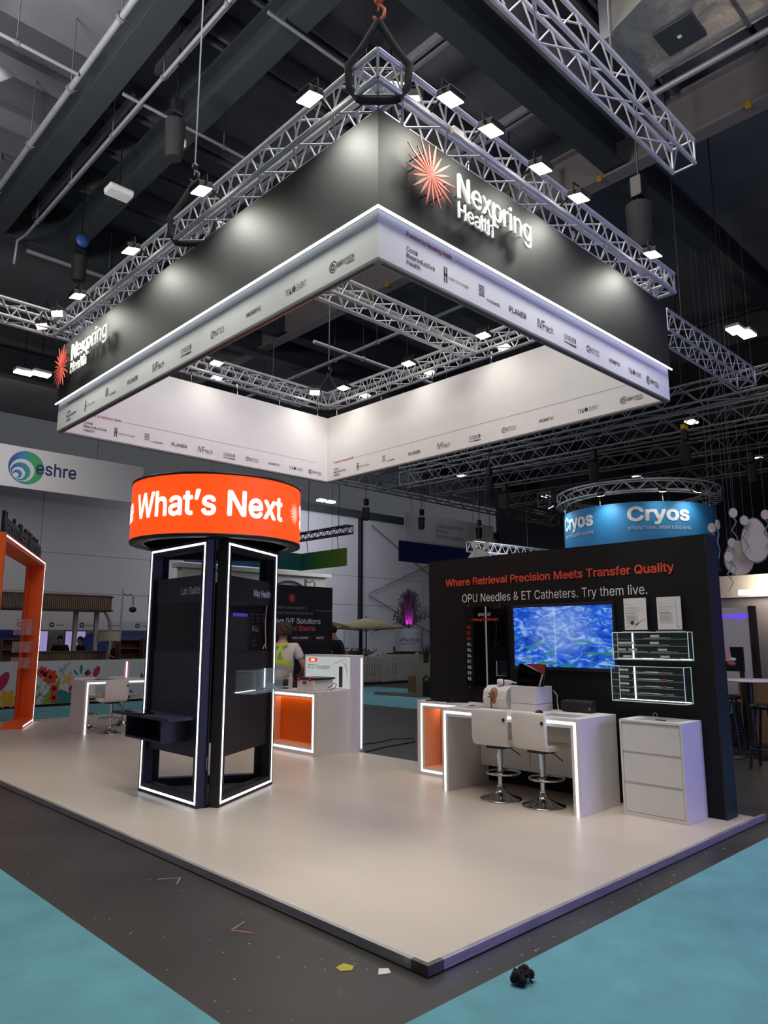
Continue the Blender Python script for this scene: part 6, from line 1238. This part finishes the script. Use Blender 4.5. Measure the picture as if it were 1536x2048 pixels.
for j, (yy_, lab) in enumerate(((12.58, 'left tuft of tall green grass in the wooden planter'), (12.28, 'right tuft of tall green grass in the wooden planter'))):
    t = thing('ornamental_grass', lab, 'plant', (13.5, yy_, .85)); rn = random.Random(j); m = MB()
    for q in range(38):
        a = rn.random()*2*PI; rr = .12*rn.random(); h_ = .45+.25*rn.random(); x_, y_ = 13.52+rr*math.cos(a)*.6, yy_+rr*math.sin(a)*.7
        m.path([(x_, y_, .85), (x_+.03*math.cos(a), y_+.03*math.sin(a), .85+h_*.6), (x_+.08*math.cos(a), y_+.08*math.sin(a), .85+h_)], [.008, .006, .001], 4)
    m.build('blades', mat('grass_green', '#2c4024', .6, var=.3), t)
cbx = thing('cardboard_box', 'brown cardboard box beside the wooden planter', 'box', (13.9, 13.45, 0)); MB().box(13.85, 14.3, 13.2, 13.65, -.055, .47).build('carton', mat('cardboard', '#7a5c3c', .8, var=.06), cbx)
bgp = thing('shoulder_bag', 'black shoulder bag with looped strap at the wooden planter', 'bag', (13.1, 12.0, 0)); m = MB(); m.box(12.95, 13.2, 11.75, 12.2, -.055, .42); m.build('bag_body', mat('black_nylon', '#0e0e10', .7), bgp, .04, 3); m = MB(); m.path([(13.05, 12.12+.12*math.cos(a), .42+.12*math.sin(a)) for a in [2*PI*i/14 for i in range(14)]], .028, 6, True); m.build('strap', mat('black_nylon', '#0e0e10', .7), bgp)
t = thing('floor_board', 'brown board lying on the teal carpet in front of the planter', 'board', (12.8, 13, -.05)); m = MB(); m.prism([(12.6, 13.9, -.048), (13.3, 14.6, -.048), (13.8, 12.0, -.048), (12.7, 12.0, -.048)], (0, 0, .02)); m.build('board', mat('brown_board', '#5a4f46', .8), t)
# purple-lit cut-out tree on a printed drum
tr = thing('illuminated_tree', 'cut-out leafy tree lit magenta standing on a printed white drum', 'display', (19.4, 19, 0)); rn = random.Random(11); MB().lathe((19.4, 19, -.05), [(.5, 0), (.5, 1.05)], 28).build('plinth', OFFW, tr)
MB().lathe((19.4, 19, 1.1), [(.58, 0), (.58, .93)], 40).build('drum', mat('drum_white', '#b9bfca', .6, var=.02), tr)
fa2 = math.atan2(-2.7-19, -2.89-19.4); m = MB(); m.text('effective', (0, 1.5, 0), X, Y, w=.9, h=.15, lift=0); m.text('support in ART', (0, 1.38, 0), X, Y, w=.7, h=.06, lift=0)
for q in range(4): bar(m, (0, 1.3-.05*q, 0), X, Y, 0, .55, 0, .015, 0)
rr = .586; m.v = [(19.4+rr*math.cos(fa2-.75+v[0]/rr), 19+rr*math.sin(fa2-.75+v[0]/rr), v[1]) for v in m.v]; m.build('drum_lettering', mat('navy_ink', '#1c2a5c', .7), tr)
TW = mat('tree_ply', '#57525c', .6, var=.05)
for j, ang in enumerate((fa2+PI/2, fa2+PI/2+1.05, fa2+PI/2-1.05)):
    d = Vector((math.cos(ang), math.sin(ang), 0)); m = MB(); c = Vector((19.4, 19, 2.03)); nrm = d.cross(Z)
    m.prism([c-d*.05, c+d*.05, c+d*.02+Z*1.2, c-d*.02+Z*1.2], nrm*.02)
    for b in range(34):
        sgn = 1 if b % 2 else -1; z0 = .02+.036*b; L = (1.25-.55*(z0/1.25))*(.55+.45*rn.random()); el_ = .35+.8*rn.random()+.5*z0
        p = c+Z*z0; e = p+d*sgn*L*math.cos(el_)+Z*L*math.sin(el_)*.62
        m.path([p, (p+e)/2+Z*.05, e], [.014, .01, .005], 4)
        for q in range(8):
            s = .25+.105*q; lp = p+(e-p)*s; a2 = el_+(.8 if q % 2 else -.8); ld = d*sgn*math.cos(a2)+Z*math.sin(a2); lw = ld.cross(nrm).normalized()
            m.prism([lp, lp+ld*.075+lw*.034, lp+ld*.16, lp+ld*.075-lw*.034], nrm*.012)
    m.build('tree_cutout', TW, tr)
q_ = Vector((19.4, 19, 2.06))+Vector((math.cos(fa2), math.sin(fa2), 0))*.3
lamp('magenta_uplight', 'SPOT', q_, 60, (1, .05, .85), .03, (19.4, 19, 2.8), 1.3, tr, .6)
t = thing('terrace_table', 'dark cafe table loaded with boxes behind the picket fence', 'table', (21.5, 21, 0)); MB().box(20.6, 22.6, 20.8, 21.6, .92, .98).build('top', WD, t); MB().tube((21.6, 21.2, -.05), (21.6, 21.2, .92), .05, 8).build('leg', BLK, t)
for k, (x, c, lab) in enumerate(((20.9, '#8a7a3a', 'yellowish box on the cafe table'), (21.5, '#6a5640', 'brown wrapped bundle on the cafe table'), (22.0, '#3c3630', 'dark bag on the cafe table'))):
    solo(MB().box(x-.22, x+.22, 20.9, 21.3, .98, 1.28+.06*k), ('carton', 'wrapped_bundle', 'dark_bag')[k], mat('terrace_goods%d' % k, c, .8, var=.2, scale=8), lab, ('box', 'bundle', 'bag')[k], None, .06)
t = thing('terrace_counter', 'grey stone bench behind the picket fence', 'bench', (20.8, 20, 0)); MB().box(19.6, 22.2, 19.9, 20.3, -.055, .86).build('block', mat('stone_grey', '#77716a', .8, var=.1), t)
t = thing('terrace_hedge', 'low leafy plants behind the right person', 'plant', (16.5, 19, 0)); rn = random.Random(2); m = MB()
for q in range(260):
    x, y, z = 15.6+1.8*rn.random(), 18.8+.5*rn.random(), .8+.45*rn.random(); a = rn.random()*6.3; m.add([(x, y, z), (x+.05*math.cos(a), y+.05*math.sin(a), z+.04), (x+.12*math.cos(a), y+.12*math.sin(a), z+.02), (x+.06*math.cos(a+.5), y+.06*math.sin(a+.5), z)], [(0, 1, 2, 3)])
m.build('leaves', mat('hedge_green', '#33442c', .7, var=.3), t); MB().box(15.5, 17.5, 18.75, 19.35, -.055, .82).build('trough', mat('stone_grey', '#77716a', .8), t)
t = thing('wall_meter_box', 'grey service box on the pale back wall right of the black panel', 'box', (27.0, 29.9, 1)); MB().box(25.2, 26.1, 29.6, 29.9, .9, 2.4).build('cabinet', mat('meter_grey', '#8f9096', .6), t, .02)
# ------------------------------------------------------------------ neighbouring stand at the right edge
nb = thing('white_stand_wall', 'white neighbouring stand wall with purple lettering at the right edge', 'partition wall', (10.6, 2.8, 0)); MB().box(10.6, 10.72, 2.17, 4.6, -.05, 2.15).build('panel', mat('stand_white', '#b9b6b6', .6, var=.02), nb); MB().box(10.58, 10.74, 2.08, 2.16, -.05, 2.17).build('black_post', BLK, nb)
m = MB(); m.text('lexogen', (10.6, 2.66, 1.965), -Y, Z, w=.5, h=.085, bold=.02, n=-X); m.build('purple_lettering', em('purple_neon', '#5a28ff', 1.6), nb)
nf = thing('stand_back_wall', 'grey neighbouring back wall with a bright fascia at the right edge', 'partition wall', (14, 2, 0)); MB().box(14, 14.15, -2, 5.2, -.047, 2.5).build('lower_wall', mat('mauve_grey', '#6d686e', .7, var=.04), nf); MB().box(13.85, 13.99, -2, 5.2, 2.5, 2.98).build('fascia', mat('stand_cream', '#b8b2ab', .7, var=.03), nf)
MB().box(13.3, 13.36, 2.95, 3.3, 2.52, 2.62).build('spot_head', FLOOD, nf); lamp('stand_spot', 'AREA', (13.3, 2.6, 2.75), 40, (1, .82, .6), .3, (13.9, 2.4, 2.75))
ht = thing('high_table', 'black high table with white round top at the right edge', 'table', (8.33, 1.42, 0)); MB().lathe((8.33, 1.42, 1.0), [(.0, 0), (.36, 0), (.37, .012), (.36, .03), (0, .03)], 40).build('top', WHITE, ht); MB().tube((8.33, 1.42, 0), (8.33, 1.42, 1.0), .05, 14).build('column', BLK, ht); MB().lathe((8.33, 1.42, -.055), [(.34, 0), (.34, .015), (.05, .05)], 32).build('base', BLK, ht)
def ystool(x, y, label):
    t = thing('black_stool', label, 'stool', (x, y, 0)); m = MB(); m.lathe((x, y, .70), [(.0, 0), (.16, 0), (.18, .03), (.16, .06), (0, .065)], 24); m.build('seat', BLK, t)
    for k in range(4): a = PI/4+PI/2*k; MB().tube((x+.1*math.cos(a), y+.1*math.sin(a), .70), (x+.24*math.cos(a), y+.24*math.sin(a), -.05), .018, 8).build('leg', BLK, t)
    m = MB(); m.path([(x+.2*math.cos(2*PI*k/20), y+.2*math.sin(2*PI*k/20), .2) for k in range(20)], .012, 6, True); m.build('foot_ring', BLK, t)
ystool(8.85, 1.92, 'black stool left of the high table at the right edge'); ystool(7.5, .95, 'black stool at the extreme right edge in front of the high table')
sc_ = thing('dark_monitor', 'dark monitor on a stand left of the high table', 'screen', (9.6, 2.1, 0)); MB().box(9.7, 9.75, 1.98, 2.6, 1.08, 1.47).build('display', GLOSS, sc_); MB().box(9.72, 9.77, 2.0, 2.06, -.05, 1.08).build('leg', BLK, sc_)
MB().sphere((9.69, 2.16, 1.2), .06, .07, .05).build('orange_graphic', mat('hand_tone', '#a0604a', .6), sc_); MB().sphere((9.66, 2.13, 1.27), .03, .06, .03).build('white_graphic', WHITE, sc_)
t = thing('cardboard_carton', 'tall brown cardboard cartons behind the high table', 'box', (10.3, 1.9, 0)); MB().box(10.0, 10.5, 1.2, 2.2, -.055, .9).build('carton', mat('cardboard', '#7a5c3c', .8, var=.06), t)
t = thing('black_tote', 'black bag with a green strap under the stool at the right edge', 'bag', (9.6, 2.2, 0)); MB().box(9.3, 9.6, 2.02, 2.6, -.055, .62).build('bag_body', mat('black_nylon', '#0e0e10', .7), t, .04); m = MB(); m.path([(9.29, 2.2, .55), (9.27, 2.2, .45), (9.27, 2.12, .42), (9.27, 2.06, .46), (9.29, 2.05, .6)], .02, 6); m.build('green_strap', mat('jade_green', '#2f8a6c', .5), t)
# ------------------------------------------------------------------ floor litter and marks
def scrap(n, pts, mm, lab, cat, h=.002): m = MB(); m.prism([(x, y, -.0545) for x, y in pts], (0, 0, h)); solo(m, n, mm, lab, cat)
scrap('yellow_scrap', [(-.25, .41), (-.19, .42), (-.17, .36), (-.21, .33), (-.26, .36)], mat('yellow_paper', '#b5a832', .7), 'yellow scrap of paper on the dark floor', 'litter')
scrap('white_scrap', [(-.15, .2), (-.1, .25), (-.06, .22), (-.09, .17)], PAPER, 'torn white scrap on the dark floor near the platform corner', 'litter')
m = MB(); rn = random.Random(4)
for q in range(16): m.sphere((.287+.05*rn.uniform(-1, 1), -.35+.035*rn.uniform(-1, 1), -.03+.03*rn.random()), .014+.012*rn.random(), nu=7, nv=5)
for q in range(6): a = rn.random()*6.3; m.path([(.287, -.35, -.025), (.287+.04*math.cos(a), -.35+.04*math.sin(a), 0.0), (.287+.07*math.cos(a), -.35+.06*math.sin(a), -.035)], .006, 5)
solo(m, 'black_scrap', mat('black_fluff', '#0c0c0d', .9), 'crumpled black scrap on the teal carpet in the right foreground', 'litter')
def tape(pts, w, mm, lab): 
    m = MB(); a, b, c = [Vector((x, y, -.0545)) for x, y in pts]
    for p, q in ((a, b), (b, c)): d = (q-p); s = d.cross(Z).normalized()*w; m.obox(p-s/2, d, s, Z*.0012)
    solo(m, 'floor_tape_mark', mm, lab, 'tape mark')
tape([(-.30, 1.08), (-.37, 1.2), (-.24, 1.26)], .012, mat('orange_tape', '#a0694e', .7), 'orange L-shaped tape mark on the dark floor')
tape([(-.25, 2.34), (-.12, 2.26), (-.2, 2.16)], .008, mat('grey_tape', '#9a9a98', .7), 'pale L-shaped tape mark on the dark floor near the platform')
m = MB(); rn = random.Random(9)
for q in range(90):
    x = -.9+.85*rn.random(); y = .1+5*rn.random()
    if q > 60: x = .1+3.4*rn.random(); y = -.2+.17*rn.random()
    m.box(x, x+.004+.01*rn.random(), y, y+.004+.008*rn.random(), -.055, -.0535)
solo(m, 'floor_specks', mat('pale_specks', '#a09c96', .8), 'pale specks scattered over the dark floor around the platform', 'litter', kind='stuff')
t = thing('white_sheeting', 'crumpled white sheeting hanging at the upper left edge', 'sheeting', (-.4, 8, 10)); m = MB(); vs = []
for j in range(6):
    for i in range(8): vs.append((-1.3+1.1*i/7*(1-.12*j), 8.0+.05*math.sin(i*2.1+j), 9.9-.14*j*(1+.3*math.sin(i))+.02*math.cos(i*3)))
m.add(vs, [(j*8+i, j*8+i+1, j*8+i+9, j*8+i+8) for j in range(5) for i in range(7)], True); o = m.build('sheet', mat('plastic_sheet', '#a9a9aa', .5, var=.1), t); s_ = o.modifiers.new('thickness', 'SOLIDIFY'); s_.thickness = .01
# ------------------------------------------------------------------ people
def skin_part(name, V, E_, Rr, root, m, parent, sub=2):
    me = bpy.data.meshes.new(name); me.from_pydata(V, E_, []); o = bpy.data.objects.new(name, me); COL.objects.link(o)
    s = o.modifiers.new('skin', 'SKIN'); s.use_smooth_shade = True
    for i, sv in enumerate(me.skin_vertices[0].data):
        r = Rr[i]; sv.radius = r if isinstance(r, tuple) else (r, r); sv.use_root = (i == root)
    d = o.modifiers.new('round', 'SUBSURF'); d.levels = sub; d.render_levels = sub
    n = bpy.data.meshes.new_from_object(o.evaluated_get(bpy.context.evaluated_depsgraph_get()))
    bpy.data.objects.remove(o); n.name = name; n.materials.clear(); n.materials.append(m)
    n.polygons.foreach_set('use_smooth', [True]*len(n.polygons))
    r = bpy.data.objects.new(name, n); COL.objects.link(r); r.parent = parent
    return r
def person(label, loc, rz, H, arms, shirt, trousers, hair, curly=False, lean=0.0, headturn=(0, 0), group=None):
    """local frame: facing +Y, right hand at +X; arms: ((elbow, wrist) right, (elbow, wrist) left) in units of body height"""
    t = thing('person', label, 'person', loc, rz, group, world=False)
    k = H/1.75
    def L(x, y, z): # lean forward above the pelvis
        if z > .95: dz = z-.95; return Vector((x, y+math.sin(lean)*dz, .95+math.cos(lean)*dz))*k
        return Vector((x, y, z))*k
    V, E_, Rr = [], [], []
    def add(p, r, par=None, raw=False):
        V.append(tuple(p)); Rr.append((r[0]*k, r[1]*k) if isinstance(r, tuple) else r*k)
        if par is not None: E_.append((par, len(V)-1))
        return len(V)-1
    pel = add(L(0, 0, .95), (.15, .11)); sp = add(L(0, 0, 1.14), (.14, .10), pel); ch = add(L(0, 0, 1.32), (.165, .115), sp); nb = add(L(0, -.005, 1.47), (.085, .07), ch)
    nk = add(L(0, .01, 1.53), .058, nb); hx, hy = headturn
    jw = add(L(hx*.3, .03+hy*.3, 1.585), (.062, .07), nk); hd = add(L(hx, .025+hy, 1.66), (.078, .095), jw); ht = add(L(hx, .01+hy, 1.735), (.05, .06), hd)
    tips = []
    for s, (el, wr) in ((1, arms[0]), (-1, arms[1])):
        sh = add(L(s*.175, 0, 1.42), .065, ch); ua = add((L(s*.195, 0, 1.40)+Vector(el)*k*.15)/1.0*1.0 if False else L(s*.2, 0, 1.36), .052, sh)
        e = add(Vector(el)*k, .041, ua); w = add(Vector(wr)*k, .029, e); d = (Vector(wr)-Vector(el)).normalized()
        side = d.cross(Vector((0, 0, 1))); side = side.normalized() if side.length > .1 else Vector((0, 1, 0)); dn = d.cross(side)
        pm = add((Vector(wr)+d*.05)*k, (.034, .022), w); base = Vector(wr)+d*.085
        for q, (off, ln) in enumerate(((-.03, .062), (-.01, .074), (.01, .07), (.03, .052))):
            f1 = add((base+side*off)*k, .0105, pm); f2 = add((base+side*off*1.15+d*ln*.55-dn*.012)*k, .0095, f1); add((base+side*off*1.15+d*ln-dn*.035)*k, .008, f2)
        t1 = add((Vector(wr)+d*.035-side*.04)*k, .013, w); t2 = add((Vector(wr)+d*.07-side*.06-dn*.012)*k, .0105, t1); add((Vector(wr)+d*.098-side*.058-dn*.024)*k, .009, t2)
    for s in (1, -1):
        h = add(L(s*.09, 0, .9), .1, pel); kn = add(L(s*.1, .015, .5), .062, h); an = add(L(s*.1, -.02, .09), .042, kn); add(L(s*.115, .12, .03), .034, an)
    skin_part('body', V, E_, Rr, pel, SKIN, t)
    # shirt with short sleeves
    V, E_, Rr = [], [], []
    a = add(L(0, 0, .90), (.178, .135)); b = add(L(0, 0, 1.12), (.172, .132), a); c = add(L(0, 0, 1.32), (.19, .138), b); add(L(0, -.005, 1.475), (.105, .085), c)
    for s, (el, wr) in ((1, arms[0]), (-1, arms[1])):
        q = add(L(s*.178, 0, 1.415), .085, c); u = L(s*.2, 0, 1.36); e = Vector(el)*k; w = add(u, .077, q); add(u+(e-u)*.55, .066, w)
    skin_part('t_shirt', V, E_, Rr, a, shirt, t)
    V, E_, Rr = [], [], []
    p0 = add(L(0, 0, .98), (.168, .128)); p1 = add(L(0, 0, .9), (.175, .135), p0)
    for s in (1, -1): h = add(L(s*.095, 0, .82), .112, p1); kn = add(L(s*.1, .01, .5), .083, h); add(L(s*.1, -.01, .1), .068, kn)
    skin_part('trousers', V, E_, Rr, p0, trousers, t)
    for s in (1, -1):
        m = MB(); m.sphere((s*.112*k, .06*k, .035*k), .05*k, .14*k, .045*k, 14, 8); m.v = [(x, y, max(z, 0.001)) for x, y, z in m.v]; m.build('shoe', BLK, t)
    # hair and face
    hc = L(hx, .005+hy, 1.68); m = MB(); rn = random.Random(3)
    if curly:
        for q in range(150):
            u, v = rn.random()*2*PI, math.acos(1-1.55*rn.random()); n = Vector((math.sin(v)*math.cos(u), math.sin(v)*math.sin(u), math.cos(v)))
            if n.y > .55 and n.z < .35: continue
            p = hc+Vector((n.x*.108, n.y*.118-.005, n.z*.108))*k; m.sphere(p, (.028+.014*rn.random())*k, nu=7, nv=5)
        m.sphere(hc+Vector((0, -.012, .0)), .098*k, .108*k, .1*k, 14, 10)
    else:
        m.sphere(hc+Vector((0, -.014*k, .012*k)), .088*k, .1*k, .088*k, 16, 10)
    m.build('hair', hair, t)
    fc = L(hx, .112+hy, 1.64); m = MB(); m.lathe(fc+Vector((0, -.012, .02))*k, [(.006*k, 0), (.011*k, -.022*k), (.014*k, -.04*k), (0, -.044*k)], 8)
    for s in (1, -1): m.sphere(L(hx+s*.084, .015+hy, 1.645), .012*k, .024*k, .032*k, 8, 6)
    m.build('nose_and_ears', SKIN, t)
    m = MB()
    for s in (1, -1): m.sphere(L(hx+s*.032, .098+hy, 1.662), .013*k, .01*k, .008*k, 8, 6)
    m.build('eyes', mat('eye_dark', '#2c2420', .3), t)
    MB().sphere(L(hx, .103+hy, 1.598), .026*k, .008*k, .007*k, 10, 6).build('mouth', mat('lip', '#8c5548', .5), t)
    return t
TEE = mat('pale_grey_tee', '#cfc7c0', .85, var=.05, bump=.25, bscale=9); BTEE = mat('black_tee', '#121214', .85, var=.1); DENIM = mat('dark_trousers', '#2a2a30', .85, var=.08); HBR = mat('brown_hair', '#3b2a20', .75, var=.35, scale=30); HDK = mat('dark_hair', '#1a1513', .75, var=.2)
p1 = person('person in pale t-shirt with a neon yellow harness seen from behind, beyond the incubator counter', (4.42, 7.36, -.055), math.atan2(.72, .69)-PI/2-.05, 1.88,
   (((.30, .03, 1.12), (.24, .24, 1.0)), ((-.29, .04, 1.12), (-.2, .26, 1.02))), TEE, DENIM, HBR, True, .03, (0, .02))
NEON = mat('neon_yellow_strap', '#b4e01a', .6, var=.03)
p1.scale = (1.14, 1.05, 1.0); kk = 1.88/1.75; m = MB()
def strap(pts, w): 
    for a, b in zip(pts[:-1], pts[1:]):
        a, b = Vector(a)*kk, Vector(b)*kk; d = b-a; s = d.cross(Vector((0, 1, 0))).normalized()*w; m.obox(a-s/2-Vector((0, .008, 0)), d*1.04, s, Vector((0, .012, 0)))
strap([(-.20, -.145, 1.17), (-.1, -.165, 1.195), (0, -.172, 1.2), (.1, -.165, 1.19), (.17, -.135, 1.15)], .05)
strap([(-.06, -.168, 1.2), (-.03, -.155, 1.32), (0.0, -.12, 1.43)], .03); strap([(.06, -.168, 1.2), (.03, -.155, 1.32), (0.0, -.12, 1.43)], .03); strap([(-.09, -.09, 1.47), (0, -.118, 1.435), (.09, -.09, 1.47)], .035)
m.build('harness', NEON, p1)
p2 = person('person in black t-shirt half hidden by the black back panel, arm reaching down', (7.66, 9.62, -.055), .6, 1.95, (((.33, -.02, 1.18), (.38, .12, .98)), ((-.26, .2, 1.15), (-.2, .42, 1.1))), BTEE, DENIM, HDK, False, .25, (0, .03))
person('person in black shirt leaning over the reception desk, left of the two dark heads', (6.0, 21.35, -.055), PI-.6, 1.76, (((.26, .12, 1.12), (.14, .34, 1.08)), ((-.26, .12, 1.12), (-.14, .34, 1.08))), BTEE, DENIM, HDK, False, .2, (0, .04))
person('person in dark shirt facing left behind the reception desk, between the canopy posts', (6.68, 21.6, -.055), PI/2+.3, 1.72, (((.25, .0, 1.12), (.22, .14, .95)), ((-.25, .0, 1.12), (-.22, .14, .95))), BTEE, DENIM, HDK)
person('person in dark clothes behind the standing lamp', (7.5, 20.75, -.055), PI/2, 1.62, (((.25, .06, 1.12), (.2, .22, 1.2)), ((-.25, .06, 1.12), (-.2, .22, 1.2))), BTEE, DENIM, HDK)
